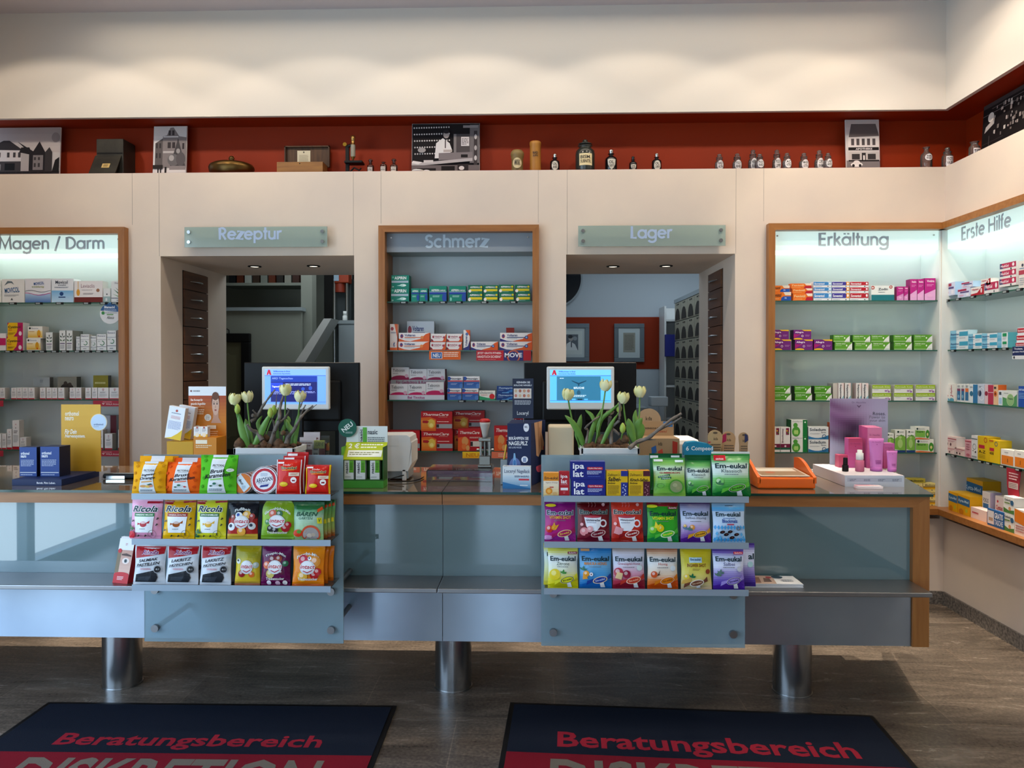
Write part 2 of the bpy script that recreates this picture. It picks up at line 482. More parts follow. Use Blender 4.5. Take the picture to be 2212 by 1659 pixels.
def strokes(s, th=.132):
    """sign lettering as flat polygons, cap height about 0.72"""
    vs, fs, ly = [], [], []; x = 0; q_ = 0
    for ch in s:
        adv, st = _ST[ch]
        for q in st:
            if isinstance(q, tuple):
                n = max(6, int(abs(q[5] - q[4]) / 12))
                pts = [(q[0] + q[2] * cos(radians(q[4] + (q[5] - q[4]) * i / n)), q[1] + q[3] * sin(radians(q[4] + (q[5] - q[4]) * i / n))) for i in range(n + 1)]
            else:
                pts = q
            L, Rr = [], []
            for i, (px, py) in enumerate(pts):
                a = pts[max(0, i - 1)]; b = pts[min(len(pts) - 1, i + 1)]
                dx, dy = b[0] - a[0], b[1] - a[1]; l = sqrt(dx * dx + dy * dy) or 1
                nx, ny = -dy / l, dx / l; k = th / 2
                if 0 < i < len(pts) - 1 and not isinstance(q, tuple):
                    e1 = Vector((px - a[0], py - a[1])).normalized(); e2 = Vector((b[0] - px, b[1] - py)).normalized()
                    cs = max(.35, sqrt(max(0, (1 + e1.dot(e2)) / 2))); k /= cs
                L.append((x + px + nx * k, py + ny * k)); Rr.append((x + px - nx * k, py - ny * k))
            b = len(vs); n = len(pts); vs += L + Rr; q_ = (q_ + 1) % 4; ly += [q_ * .00025] * (2 * n)
            fs += [(b + i, b + n + i, b + n + i + 1, b + i + 1) for i in range(n - 1)]
        x += adv
    return vs, fs, ly


def sign_text(s, cap, place, depth, name, material, parent):
    """flat vinyl letters; place(x,y,d) maps lettering coordinates (metres, centred) to the sign's face"""
    vs, fs, ly = strokes(s); x0, y0, x1, y1 = bounds(vs); k = cap / .72; cxm = (x0 + x1) / 2
    mb = MB(); n = len(vs)
    mb.add([place((x - cxm) * k, y * k, depth + q) for (x, y), q in zip(vs, ly)], fs)
    return mb.build(name, material, parent)
# ---------------------------------------------------------------- the shop's shell
YB, XR, ZC, ZL, ZBK = 5.10, 2.78, 4.08, 2.96, 3.36      # back wall, side wall, ceiling, ledge, bulkhead underside
YP, XL, YF = 6.2, -3.85, -3.0                           # far end of the two passages, glazed wall, shop front


def floor_mat():
    m = bpy.data.materials.new('stone_floor_tiles'); m.use_nodes = True
    n = m.node_tree; b = n.nodes['Principled BSDF']; L = n.links.new
    t = n.nodes.new('ShaderNodeTexCoord')
    br = n.nodes.new('ShaderNodeTexBrick'); br.offset = .5; br.inputs['Scale'].default_value = 1; br.inputs['Brick Width'].default_value = .9; br.inputs['Row Height'].default_value = .45
    br.inputs['Mortar Size'].default_value = .0025; br.inputs['Mortar Smooth'].default_value = 0
    br.inputs['Color1'].default_value = (.75, .75, .75, 1); br.inputs['Color2'].default_value = (1, 1, 1, 1); br.inputs['Mortar'].default_value = (1.25, 1.2, 1.15, 1)
    mp = n.nodes.new('ShaderNodeMapping'); mp.inputs['Location'].default_value = (.35, .22, 0); L(t.outputs['Object'], mp.inputs[0]); L(mp.outputs[0], br.inputs['Vector'])
    mp2 = n.nodes.new('ShaderNodeMapping'); mp2.inputs['Scale'].default_value = (.5, 2.4, 1); mp2.inputs['Rotation'].default_value = (0, 0, .5)
    L(t.outputs['Object'], mp2.inputs[0])
    n1 = n.nodes.new('ShaderNodeTexNoise'); n1.inputs['Scale'].default_value = 3.2; n1.inputs['Detail'].default_value = 9; n1.inputs['Roughness'].default_value = .72; n1.inputs['Distortion'].default_value = 1.2; L(mp2.outputs[0], n1.inputs[0])
    n2 = n.nodes.new('ShaderNodeTexNoise'); n2.inputs['Scale'].default_value = 70; n2.inputs['Detail'].default_value = 4; L(t.outputs['Object'], n2.inputs[0])
    mx = n.nodes.new('ShaderNodeMath'); mx.operation = 'MULTIPLY_ADD'; mx.inputs[1].default_value = .45; L(n2.outputs[0], mx.inputs[0]); L(n1.outputs[0], mx.inputs[2])
    cr = n.nodes.new('ShaderNodeValToRGB'); L(mx.outputs[0], cr.inputs[0])
    el = cr.color_ramp.elements; el[0].position = .48; el[0].color = hx('3f3832'); el[1].position = .95; el[1].color = hx('7f7367')
    e = el.new(.7); e.color = hx('5d544b')
    mm = n.nodes.new('ShaderNodeMix'); mm.data_type = 'RGBA'; mm.blend_type = 'MULTIPLY'; mm.inputs[0].default_value = 1
    L(cr.outputs[0], mm.inputs[6]); L(br.outputs['Color'], mm.inputs[7]); L(mm.outputs[2], b.inputs['Base Color'])
    rr = n.nodes.new('ShaderNodeMapRange'); rr.inputs[3].default_value = .14; rr.inputs[4].default_value = .36; L(n1.outputs[0], rr.inputs[0]); L(rr.outputs[0], b.inputs['Roughness'])
    bp = n.nodes.new('ShaderNodeBump'); bp.inputs['Strength'].default_value = .12; bp.inputs['Distance'].default_value = .004; L(mx.outputs[0], bp.inputs['Height']); L(bp.outputs[0], b.inputs['Normal'])
    return m


M['floor'] = floor_mat()
struct(MB().box(-4.3, -3.3, -.08, 3.6, 9.2, 0).build('floor', 'floor'), 'brown stone tile floor with a dull sheen')
struct(MB().box(-4.3, -3.3, ZC, 3.6, 5.5, ZC + .1).build('ceiling', 'ceil'), 'plain pale ceiling')

# niches in the back wall: (x0,x1)
NZ0, NZ1, NYB = .62, 2.555, 5.345
NL, NM, NR = (-3.98, -2.86), (-1.03, .004), (1.615, 2.755)
P1, P2 = (-2.601, -1.242), (.223, 1.373)                 # the two passages
PZ = 2.38
mb = MB()


def column(x0, x1, n):
    a, b = n
    mb.box(x0, YB, 0, a, YP, ZL); mb.box(b, YB, 0, x1, YP, ZL)
    mb.box(a, YB, NZ1, b, YP, ZL); mb.box(a, YB, 0, b, YP, NZ0 - .04); mb.box(a, NYB + .012, NZ0 - .04, b, YP, NZ1)


column(-4.3, P1[0], NL); column(P1[1], P2[0], NM); column(P2[1], XR + .005, NR)
for a, b in (P1, P2): mb.box(a, YB, PZ, b, YP, ZL)
for x, z0 in ((-2.80, 2.6), (-2.61, 0), (-1.247, 0), (-1.054, 2.6), (.032, 2.6), (.23, 0), (1.378, 0), (1.565, 2.6)):
    mb.box(x - .001, YB - .0006, max(z0, PZ), x + .001, YB + .002, ZL, m=1)
struct(mb.build('wall_back', ['plaster', 'seam']), 'cream plastered back wall with two passages and three niches')

YR0 = 2.6                                               # near end of the side wall's niche
mb = MB()
XN = 3.05
mb.box(XR, YF, 0, 3.45, YR0, ZL); mb.box(XR, YR0, 0, 3.45, YB, NZ0 - .04); mb.box(XR, YR0, NZ1, 3.45, YB, ZL)
mb.box(XN + .012, YR0, NZ0 - .04, 3.45, YB, NZ1); mb.box(XR + .005, YB, 0, 3.45, YP, ZL)
struct(mb.build('wall_right', 'plaster'), 'cream plastered side wall with a lit shelf niche')
mb = MB()                                               # red recess above the ledge, along both walls
mb.box(-4.3, 5.372, ZL, XN + .022, 5.5, ZC); mb.box(XN + .022, YF, ZL, XN + .12, 5.5, ZC)
mb.box(-4.3, YB + .03, ZBK, XN + .022, 5.372, ZBK + .03); mb.box(XR + .03, YF, ZBK, XN + .022, YB + .03, ZBK + .03)
mb.box(-4.3, YB + .004, ZL - .001, XN + .022, 5.372, ZL + .0015); mb.box(XR + .004, YF, ZL - .001, XN + .022, YB + .004, ZL + .0015)
struct(mb.build('wall_recess', 'red'), 'dark red display recess between ledge and bulkhead')
mb = MB()
mb.box(-4.3, YB, ZBK - .012, XR, YB + .03, ZC); mb.box(XR, YF, ZBK - .012, XR + .03, YB + .03, ZC)
struct(mb.build('wall_bulkhead', 'bulk'), 'plain off-white bulkhead hanging above the red recess')
# skirting of dark stone
mb = MB(); mb.box(P2[1] + .01, YB - .014, 0, XR - .014, YB, .088); mb.box(P1[1] + .01, YB - .014, 0, P2[0] - .01, YB, .088); mb.box(-3.8, YB - .014, 0, P1[0] - .01, YB, .088)
struct(mb.build('baseboard_back', 'stone'), 'dark speckled stone skirting')
mb = MB(); mb.box(XR - .014, YF, 0, XR, YB - .014, .088)
for yy in (2.1, 2.9, 3.7, 4.5): mb.box(XR - .0146, yy, .002, XR - .0135, yy + .004, .086, m=1)
struct(mb.build('baseboard_right', ['stone', 'seam']), 'dark speckled stone skirting')

# glazed side and shop front (behind and beside the viewer): daylight comes in here
mb = MB(); mb.box(XL - .35, 2.9, 0, XL, YB, ZC); mb.box(XL - .35, YF, 3.15, XL, 2.9, ZC); mb.box(XL - .35, YF - .3, 0, XL, YF + .3, ZC)
struct(mb.build('wall_left', 'plaster'))
mb = MB(); mb.box(XL - .3, YF - .3, 2.7, 3.4, YF, ZC)
for xa, xb in ((XL, -2.65), (-1.85, -.85), (.05, 3.4)): mb.box(xa, YF - .3, 0, xb, YF, 2.7)
struct(mb.build('wall_front', 'plaster'))
mb = MB()
for yy in (-2.65, -1.3, .05, 1.4, 2.8): mb.box(XL - .12, yy, .0, XL - .04, yy + .09, 3.15)
mb.box(XL - .12, -2.7, 0, XL - .04, 2.9, .09); mb.box(XL - .12, -2.7, 2.2, XL - .04, 2.9, 2.27); mb.box(XL - .12, -2.7, 3.08, XL - .04, 2.9, 3.15)
struct(mb.build('window_1', 'grey'), 'grey window frame')
mb = MB()
for xa, xb in ((-2.65, -1.85), (-.85, .05)):
    for q in ((xa, xa + .07, 0, 2.7), (xb - .07, xb, 0, 2.7), (xa, xb, 0, .09), (xa, xb, 2.62, 2.7)): mb.box(q[0], YF - .12, q[2], q[1], YF - .04, q[3])
struct(mb.build('window_2', 'grey'), 'grey window frame')

# rooms behind the passages
YS = 8.6
mb = MB(); mb.box(-4.3, YP, 0, -4.2, YS, 2.98); mb.box(-4.3, YS, 0, -.42, YS + .1, 2.98)
mb.box(-.42, YP, 0, -.36, YS + .1, 2.98, m=1); mb.box(-.36, YS, 0, 3.5, YS + .1, 2.98, m=1); mb.box(3.45, YP, 0, 3.5, YS, 2.98, m=1)
rb = atY(1223, 685, YS - .02).z; rt = atY(1223, 797, YS - .02).z
mb.box(-.36, YS - .006, rt, 3.45, YS, rb, m=2)
struct(mb.build('wall_far', ['sage', 'bluewall', 'red']), 'walls of the rooms behind the passages, one with a red band')
struct(MB().box(-4.3, YP, 2.96, 3.5, YS + .1, 3.02).build('ceiling_far', 'white'), 'ceiling of the rooms behind')
lamp('store_room_light', 'AREA', (1.6, 7.3, 2.94), 20, (.72, .86, 1), shape='RECTANGLE', size=2.2, size_y=1.4)  # added unseen area lamp, stands in for the store room's cool daylight
lamp('dispensing_room_light', 'AREA', (-2.0, 7.2, 2.94), 14, (.85, .95, 1), shape='RECTANGLE', size=1.6, size_y=1.2)  # small unseen area lamp added to brighten the dispensing room
lamp('staff_aisle_daylight_spill', 'AREA', (-.3, 4.75, 4.02), 14, (1, .86, .68), shape='RECTANGLE', size=5.5, size_y=.3)  # added warm fill under the ceiling above the staff aisle, not daylight


# ---------------------------------------------------------------- wall niches with glass shelves
SZ = (2.062, 1.724, 1.379, 1.025)
SHELF_Y = 5.118


def frame_piece(pts2, y0, y1, name, parent, material):
    return MB().prism(pts2, y0, y1).build(name, material, parent, recalc=True)


def niche(name, label, nx, text, lit, tx, cap, left=True, right=True):
    x0, x1 = nx
    t = thing(name, label, 'shelf niche', ((x0 + x1) / 2, YB, NZ0))
    def P(mb, n, mt): return mb.build(n, mt, t, loc=(-(x0 + x1) / 2, -YB, -NZ0))
    fw, yf = .044, 5.045
    zt = 2.532
    a, b = x0 + .012, x1 - .012 if right else XR - .02
    if left: P(MB().prism([(a - fw, NZ0), (a, NZ0), (a, zt), (a - fw, zt + fw)], yf, YB + .01), 'frame', 'woodz')
    if right: P(MB().prism([(b, NZ0), (b + fw, NZ0), (b + fw, zt + fw), (b, zt)], yf, YB + .01), 'frame', 'woodz')
    P(MB().prism([(a, zt), (b, zt), (b + (fw if right else 0), zt + fw), (a - (fw if left else 0), zt + fw)], yf, YB + .01), 'frame', 'wood')
    wallm = 'white' if lit else M['pale_grey']
    P(MB().box(x0, NYB, NZ0, x1, NYB + .01, NZ1), 'back_panel', wallm)
    sm = 'woodz' if not lit else 'white'
    P(MB().box(x0, YB, NZ0, x0 + .01, NYB, NZ1), 'side_panel', sm); P(MB().box(x1 - .01, YB, NZ0, x1, NYB, NZ1), 'side_panel', sm)
    zb = 2.405
    lb = MB().box(x0 + .01, YB + .03, zb, x1 - .01, NYB, zb + .012, m=1 if lit else 0)
    lb.box(x0 + .01, NYB - .02, zb + .012, x1 - .01, NYB, NZ1 - .01)
    P(lb, 'light_box', ['grey', 'lightbox'])
    s = P(MB().box(x0 + .012, YB + .012, zb - .002, x1 - .012, YB + .02, zt + .002), 'sign_panel', 'backlit' if lit else M['sign_grey'])
    zc = (zt + zb) / 2 - .035
    so = sign_text(text, cap, lambda x, y, d: (tx + x - (x0 + x1) / 2, .011 - d, zc + y - NZ0), .001, 'lettering', M['sign_letter'] if lit else M['sign_letter_pale'], s)
    so.parent = s; so.matrix_parent_inverse = Matrix.Identity(4); so.location = ((x0 + x1) / 2, YB, NZ0)
    for xx in (x0 + .045, x1 - .045):
        k = MB().cyl((xx, YB + .012, zt - .03), (xx, YB + .006, zt - .03), .006, 10).build('screw', 'chrome', s); 
    for z in SZ:
        P(MB().box(x0 + .012, SHELF_Y, z - .008, x1 - .012, NYB - .001, z).box(x0 + .012, SHELF_Y - .0006, z - .008, x1 - .012, SHELF_Y, z, m=1), 'shelf', ['shelfglass', 'shelf_edge'])
    return t


M['pale_grey'] = mat('pale_grey_laminate', 'bcc4c8', .45)
M['sign_grey'] = mat('sign_panel_grey', '8a949e', .35, coat=.1)
M['sign_letter'] = mat('sign_letter_grey', 'c4d2da', .5)
M['sign_letter_pale'] = mat('sign_letter_pale', 'b9cbd8', .4)
M['sign_letter_metal'] = mat('sign_letter_silver', 'a6bad8', .4)
M['shelf_edge'] = mat('shelf_glass_edge', '2a5a4c', .2)
niche('wall_niche', 'backlit shelf niche headed Magen / Darm with beech frame', NL, 'Magen / Darm', True, atY(112, 520, YB).x - .01, .087)
niche('wall_niche', 'unlit grey shelf niche headed Schmerz with beech frame', NM, 'Schmerz', False, atY(988, 520, YB).x, .087)
niche('wall_niche', 'backlit shelf niche headed Erkältung beside the room corner', NR, 'Erkältung', True, atY(1845, 516, YB).x, .087, right=False)

# the niche in the side wall
t = thing('wall_niche', 'backlit shelf niche headed Erste Hilfe in the side wall', 'shelf niche', (XR, (YR0 + YB) / 2, NZ0))
def PS(mb, n, mt): return mb.build(n, mt, t, loc=(-XR, -(YR0 + YB) / 2, -NZ0))
PS(MB().prism([(YR0, 2.532), (YB, 2.532), (YB, 2.576), (YR0, 2.576)], XR - .05, XR + .01, ax='x'), 'frame', 'wood')
PS(MB().box(XN, YR0, NZ0, XN + .01, YB, NZ1), 'back_panel', 'white')
PS(MB().box(XR - .022, YB - .006, NZ0 + .04, XN, YB - .0005, NZ1), 'side_panel', 'white')
PS(MB().box(XR, YR0 - .01, NZ0, XN, YR0, NZ1), 'side_panel', 'white')
PS(MB().box(XR + .03, YR0, 2.405, XN, YB - .008, 2.417, m=1).box(XN - .02, YR0, 2.417, XN, YB - .008, NZ1 - .01), 'light_box', ['grey', 'lightbox'])
s = PS(MB().box(XR + .012, YR0, 2.403, XR + .02, YB - .012, 2.534), 'sign_panel', 'backlit')
cyy = atX(2124, 486, XR).y
so = sign_text('Erste Hilfe', .087, lambda x, y, d: (XR + .011 - d, cyy - x, 2.432 + y), .001, 'lettering', M['sign_letter'], s)
for z in SZ:
    PS(MB().box(SHELF_Y - YB + XR, YR0, z - .008, XN - .001, YB - .008, z).box(SHELF_Y - YB + XR - .0006, YR0, z - .008, SHELF_Y - YB + XR, YB - .008, z, m=1), 'shelf', ['shelfglass', 'shelf_edge'])
# the wooden sill that runs round the corner under both lit niches
mb = MB(); mb.prism([(P2[1] + .02, NYB), (P2[1] + .02, 5.02), (2.70, 5.02), (2.70, YR0), (XN - .005, YR0), (XN - .005, YB), (XR - .02, YB), (XR - .02, NYB)], NZ0, .66, ax='z')
tag(mb.build('sill_board', 'wood', recalc=True), 'long beech sill board running round the corner under lit niches', 'sill')
mb = MB(); mb.box(-3.97, 5.02, NZ0, P1[0] - .02, NYB, .66); tag(mb.build('sill_board', 'wood'), 'beech sill board under the Magen / Darm niche', 'sill')
mb = MB(); mb.box(-1.02, 5.02, NZ0, -.006, NYB, .66); tag(mb.build('sill_board', 'wood'), 'beech sill board under the Schmerz niche', 'sill')


# ---------------------------------------------------------------- glass signs over the passages
def glass_sign(text, x0, y0, x1, y1, tx, label):
    a, b = atY(x0, y0, 5.05), atY(x1, y1, 5.05)
    cx, cz = (a.x + b.x) / 2, (a.z + b.z) / 2; w2, h2 = (b.x - a.x) / 2, (a.z - b.z) / 2
    t = thing('glass_sign', label, 'sign', (cx, 5.05, cz))
    g = MB().box(-w2, -.004, -h2, w2, .004, h2).build('glass_plate', 'sign', t)
    sign_text(text, .083, lambda x, y, d: (atY(tx, 500, 5.05).x - cx + x, -.0045 - d, y - .018), .0005, 'lettering', 'sign_letter_metal', t)
    for sx_ in (-1, 1):
        for sz_ in (-1, 1):
            MB().cyl((sx_ * (w2 - .032), -.014, sz_ * (h2 - .035)), (sx_ * (w2 - .032), .05, sz_ * (h2 - .035)), .012, 14).build('standoff', 'chrome', t)


glass_sign('Rezeptur', 399, 491, 707, 533, 541, 'frosted glass sign reading Rezeptur above a passage')
glass_sign('Lager', 1249, 488, 1567, 531, 1407, 'frosted glass sign reading Lager above a passage')


# ---------------------------------------------------------------- pull-out drawer columns in the passages
def drawers(label, x, sgn):
    y0, y1, zt = 5.42, 5.82, 2.325
    t = thing('drawer_column', label, 'drawer cabinet', (x, (y0 + y1) / 2, 0))
    MB().box(-.002, -.2, .1, .002, .2, zt).build('carcass', 'black', t)
    h = .137; n = 16
    for i in range(n):
        z1 = zt - .006 - i * h
        d = MB().box(sgn * .001, -.194, z1 - h + .006, sgn * .016, .194, z1).build('drawer', 'darkwood', t)
        if z1 > .7:
            p = [(sgn * (.016 + .03 * sin(pi * k / 8)), -.11 + .22 * k / 8, z1 - h / 2) for k in range(9)]
            MB().tube(p, [.003, .005, .006, .0075, .008, .0075, .006, .005, .003], 8).build('handle', 'chrome', d)


drawers('tall walnut drawer column in the passage under the Rezeptur sign', P1[0], 1)
drawers('tall walnut drawer column in the passage under the Lager sign', P2[1], -1)
for (x, y), where in (((-2.14, 5.63), 'first in the passage ceiling below the Rezeptur sign'), ((-1.681, 5.62), 'second in the passage ceiling below the Rezeptur sign'), ((.608, 5.71), 'first in the passage ceiling below the Lager sign'), ((1.011, 5.695), 'second in the passage ceiling below the Lager sign')):
    t = thing('downlight', 'small recessed downlight, ' + where, 'ceiling light', (x, y, PZ))
    MB().lathe([(.05, 0), (.05, -.006), (.036, -.008), (.034, 0)], 24).build('rim', 'darkmetal' if 'darkmetal' in M else 'black', t)
    MB().lathe([(.001, -.0045), (.034, -.004), (.034, -.001)], 20).build('lamp_glass', mat('lamp_glow', 'fff2dc', .4, emit=2.2), t)
for x in (-1.9, .8): lamp('passage_downlight', 'SPOT', (x, 5.65, 2.34), 5, WARM, spot_size=radians(100), spot_blend=.6, shadow_soft_size=.04)
# ---------------------------------------------------------------- the service counter
YC, ZT, XE = 3.50, 1.02, 1.845
XJ = -.434
t = thing('service_counter', 'long pharmacy counter with glass top, beech apron, satin glass front and steel base', 'counter', (0, YC, 0))
def PC(mb, n, mt, **k): return mb.build(n, mt, t, loc=(0, -YC, 0), **k)
def endx(y): return XE + (y - YC) * .245
for a, b in ((-3.4, XJ - .0015), (XJ + .0015, None)):
    pts = [(a, YC - .008), (b or endx(YC) + .012, YC - .008), (b or endx(4.34) + .012, 4.34), (a, 4.34)]
    g = PC(MB().prism(pts, ZT - .012, ZT, ax='z'), 'worktop', 'top', recalc=True)
    PC(MB().box(a, YC - .0088, ZT - .012, b or endx(YC) + .012, YC - .0082, ZT), 'glass_edge', 'edge')
    PC(MB().box(a, YC, .957, b or 1.768, YC + .06, ZT - .0125) if b else MB().prism([(a, .957), (1.768, .957), (XE, ZT - .0125), (a, ZT - .0125)], YC, YC + .06), 'apron', 'wood', recalc=True)
    PC(MB().box(a, YC + .028, .60, b or 1.768, YC + .036, .957), 'front_panel', 'front')
    PC(MB().box(a, YC + .010, .304, b or 1.766, YC + .014, .592), 'base_panel', 'base_steel')
    PC(MB().box(a, 3.318, .592, b or 1.764, YC + .027, .612, bev=.003), 'bench_shelf', 'steel')
PC(MB().prism([(1.768, .304), (XE, .304), (XE, ZT - .0125), (1.768, .957)], YC, YC + .06), 'end_post', 'woodz', recalc=True)
PC(MB().prism([(endx(3.56) - .05, 3.56), (endx(3.56), 3.56), (endx(4.28), 4.28), (endx(4.28) - .05, 4.28)], .304, ZT - .013, ax='z'), 'end_panel', 'woodz', recalc=True)
PC(MB().box(-3.4, YC + .04, .31, 1.76, 4.24, .956).box(-3.4, YC + .061, .956, 1.76, 4.28, ZT - .0125), 'carcass', 'grey')
for x, y in ((-2.094, 3.70), (-.405, 3.722), (1.286, 3.712)):
    PC(MB().cyl((x, y, .0), (x, y, .312), .092, 40).cyl((x, y, 0), (x, y, .006), .096, 40), 'leg', 'leg_steel')


# ---------------------------------------------------------------- glass sheets with three candy trays hung in front of the counter
TZ = (1.0575, .8675, .6745)
YT, YSH = 3.05, 3.20
def tray_stand(label, x0, x1, s0, s1, ztop):
    cx = (x0 + x1) / 2
    t = thing('candy_display', label, 'display stand', (cx, YSH, .405))
    def PD(mb, n, mt): return mb.build(n, mt, t, loc=(-cx, -YSH, -.405))
    PD(MB().box(x0, YSH, .405, x1, YSH + .008, ztop), 'glass_sheet', 'sheet')
    for z in TZ:
        tr = PD(MB().box(s0 + .004, YT + .004, z + .014, s1 - .004, YSH - .001, z + .018), 'tray', 'clear')
        MB().box(s0, YT, z, s1, YT + .0035, z + .0255).build('front_strip', 'strip', tr, loc=(0, 0, 0))
    for px in (x0 + .052, x1 - .052):
        for z, ye in ((.466, YC + .009), (.634, YC + .027)):
            PD(MB().cyl((px, YSH - .014, z), (px, YSH, z), .0165, 20).cyl((px, YSH + .008, z), (px, ye, z), .012, 14), 'standoff', 'steel')
    return t
tray_stand('satin glass sheet holding three trays of lozenges under the Rezeptur side', -1.712, -.83, -1.684, -.844, 1.228)
tray_stand('satin glass sheet holding three trays of sweets under the Lager side', .033, .908, .043, .880, 1.232)


# ---------------------------------------------------------------- dust control mats
def mat_rug(name, label, tl, tr, depth, px_b, px_r):
    w = sqrt((tr[0] - tl[0]) ** 2 + (tr[1] - tl[1]) ** 2); a = atan2(tr[1] - tl[1], tr[0] - tl[0])
    th = .009
    R_ = Matrix.Rotation(-a, 2)
    def uv(px, py):
        p = atZ(px, py, th); q = R_ @ Vector((p.x - tl[0], p.y - tl[1])); return q.x / w, 1 + q.y / depth
    mb = MB().box(0, -depth, 0, w, 0, th * .7, '08090b', 1)
    mb.box(.022, -depth + .022, th * .7, w - .022, -.022, th, '171d2a', 0)
    S = lambda u, v, d: (u * w, (v - 1) * depth, th + d)
    b0, b1 = uv(*px_b[0]), uv(*px_b[1]); band = uv(*px_r)[1]
    des = [('r', .022 / w, .24, 1 - .022 / w, band, '741624'),
           ('t', 'Beratungsbereich', b0[0], b0[1], b1[0], b1[1] , '8e2030', 'b'),
           ('t', 'DISKRETION', b0[0] - .015, band - .27, b1[0] + .03, band - .035, '6e685f', 'b')]
    draw(mb, des, S, w, depth, 0, .0004, .0003)
    o = mb.build(name, ['rug', 'black'], None, (tl[0], tl[1], 0), a)
    return tag(o, label, 'mat')
M['rug'] = mat('nylon_pile', attr=True, rough=.95, spec=.1, bump=(420, .5))
mat_rug('floor_mat', 'navy floor mat reading Beratungsbereich, in front of the lozenge trays', (-2.324, 3.469), (-.648, 3.48), 1.15, ((100, 1617), (704, 1590)), (400, 1628))
mat_rug('floor_mat', 'navy floor mat reading Beratungsbereich, in front of the sweets trays', (-.112, 3.53), (1.563, 3.447), 1.15, ((1203, 1624), (1838, 1605)), (1500, 1640))
# ---------------------------------------------------------------- screens on the counter
def screen_art(kind):
    a = [('r', 0, 0, 1, 1, '6a9cf0' if kind else '58b4ee'), ('r', 0, .82, 1, 1, '7da8f2' if kind else '6fbff0'), ('r', 0, .815, 1, .83, '4060c0'), ('r', 0, .055, 1, .065, '4060c0'),
         ('p', [(.03, .84), (.055, .84), (.075, .99), (.055, .99)], 'b01228'), ('p', [(.055, .99), (.085, .99), (.11, .84), (.08, .84)], 'b01228'), ('r', .045, .88, .1, .905, 'b01228'),
         ('t', 'Willkommen in Ihrer', .14, .92, .42, .965, '2a4aa8', 'b'), ('t', 'Schwanen-Apotheke', .14, .85, .42, .895, '2a4aa8', 'b')]
    if kind:
        a += [('r', .1, .07, .86, .81, '161a60'), ('r', .1, .64, .86, .81, '18379c'), ('t', 'ARD Tagesschau', .12, .7, .46, .77, '9cb8f4'), ('r', .1, .36, .3, .62, '2440c0'), ('t', 'Tagesschau', .12, .47, .28, .53, 'e8eefc', 'b'),
              ('l', .34, .53, .8, .6, 2, 'c8d4f8'), ('l', .14, .28, .84, .38, 3, '8c98d8'), ('e', .63, .44, .03, .05, '2c4cb0'), ('e', .75, .46, .03, .06, '2c4cb0')]
    else:
        a += [('r', .11, .07, .83, .8, '2f6f90'), ('e', .47, .55, .012, .05, '173f58'), ('p', [(.47, .6), (.35, .68), (.36, .65), (.46, .56)], '173f58'), ('p', [(.47, .6), (.6, .68), (.59, .65), (.48, .56)], '173f58'), ('e', .47, .3, .03, .08, '214f68'),
              ('t', 'BÄUCHE', .39, .42, .56, .49, 'e8f4fa', 'b'), ('r', .36, .08, .42, .12, '58b4ee'), ('r', .45, .08, .53, .12, '10303e'), ('r', .56, .08, .62, .12, '58b4ee'), ('l', .38, .17, .6, .24, 2, 'd0eaf6'), ('l', .16, .72, .25, .76, 1, 'd0eaf6')]
    return a


def monitors(px0, px1, qx0, qx1, kind, where):
    Y = 4.16
    a, b = atY(px0, 783, Y), atY(px1, 783, Y); w_ = b.x - a.x; zt = a.z; cx = (a.x + b.x) / 2
    t = thing('monitor', 'large black computer monitor seen from behind, ' + where, 'monitor', (cx, Y, ZT))
    def PM(mb, n, mt): return mb.build(n, mt, t, loc=(-cx, -Y, -ZT))
    PM(MB().box(cx - w_ / 2, Y, zt - .39, cx + w_ / 2, Y + .03, zt, bev=.005).box(cx - w_ / 2 + .1, Y - .025, zt - .33, cx + w_ / 2 - .1, Y + .001, zt - .1, bev=.012), 'housing', 'black')
    PM(MB().box(cx - .05, Y + .035, ZT + .012, cx + .05, Y + .075, zt - .2, bev=.006), 'stand_column', 'black')
    PM(MB().box(cx - .15, Y - .06, ZT + .001, cx + .15, Y + .15, ZT + .013, bev=.004), 'stand_foot', 'black')
    Y2 = 4.02
    a, b = atY(qx0, 792, Y2), atY(qx1, 885, Y2); w_ = b.x - a.x; cx = (a.x + b.x) / 2; h_ = a.z - b.z
    t = thing('customer_display', 'white framed customer screen ' + ('showing blue news slides' if kind else 'showing a turquoise underwater picture') + ', ' + where, 'screen', (cx, Y2, ZT))
    def PM(mb, n, mt): return mb.build(n, mt, t, loc=(-cx, -Y2, -ZT))
    PM(MB().box(cx - w_ / 2, Y2, b.z, cx + w_ / 2, Y2 + .03, a.z, bev=.007), 'bezel', 'white')
    mb = MB(); x0, z0, ww, hh = cx - w_ / 2 + .018, b.z + (.03 if kind else .038), w_ - .036, h_ - (.045 if kind else .055)
    draw(mb, screen_art(kind), flatS(x0, z0, ww, hh, Y2), ww, hh); PM(mb, 'screen', 'screen')
    if not kind: PM(MB().box(cx - .03, Y2 - .0012, b.z + .01, cx + .025, Y2 - .0002, b.z + .022), 'sticker', 'white')
    PM(MB().box(cx - .03, Y2 + .031, ZT + .012, cx + .03, Y2 + .055, b.z + .12, bev=.004), 'arm', 'black')
    PM(MB().box(cx - .09, Y2 - .05, ZT + .001, cx + .09, Y2 + .07, ZT + .012, bev=.004), 'foot', 'black')
monitors(527, 776, 565, 711, 1, 'behind the tulips near the Rezeptur sign')
monitors(1132, 1375, 1181, 1327, 0, 'behind the tulips near the Lager sign')


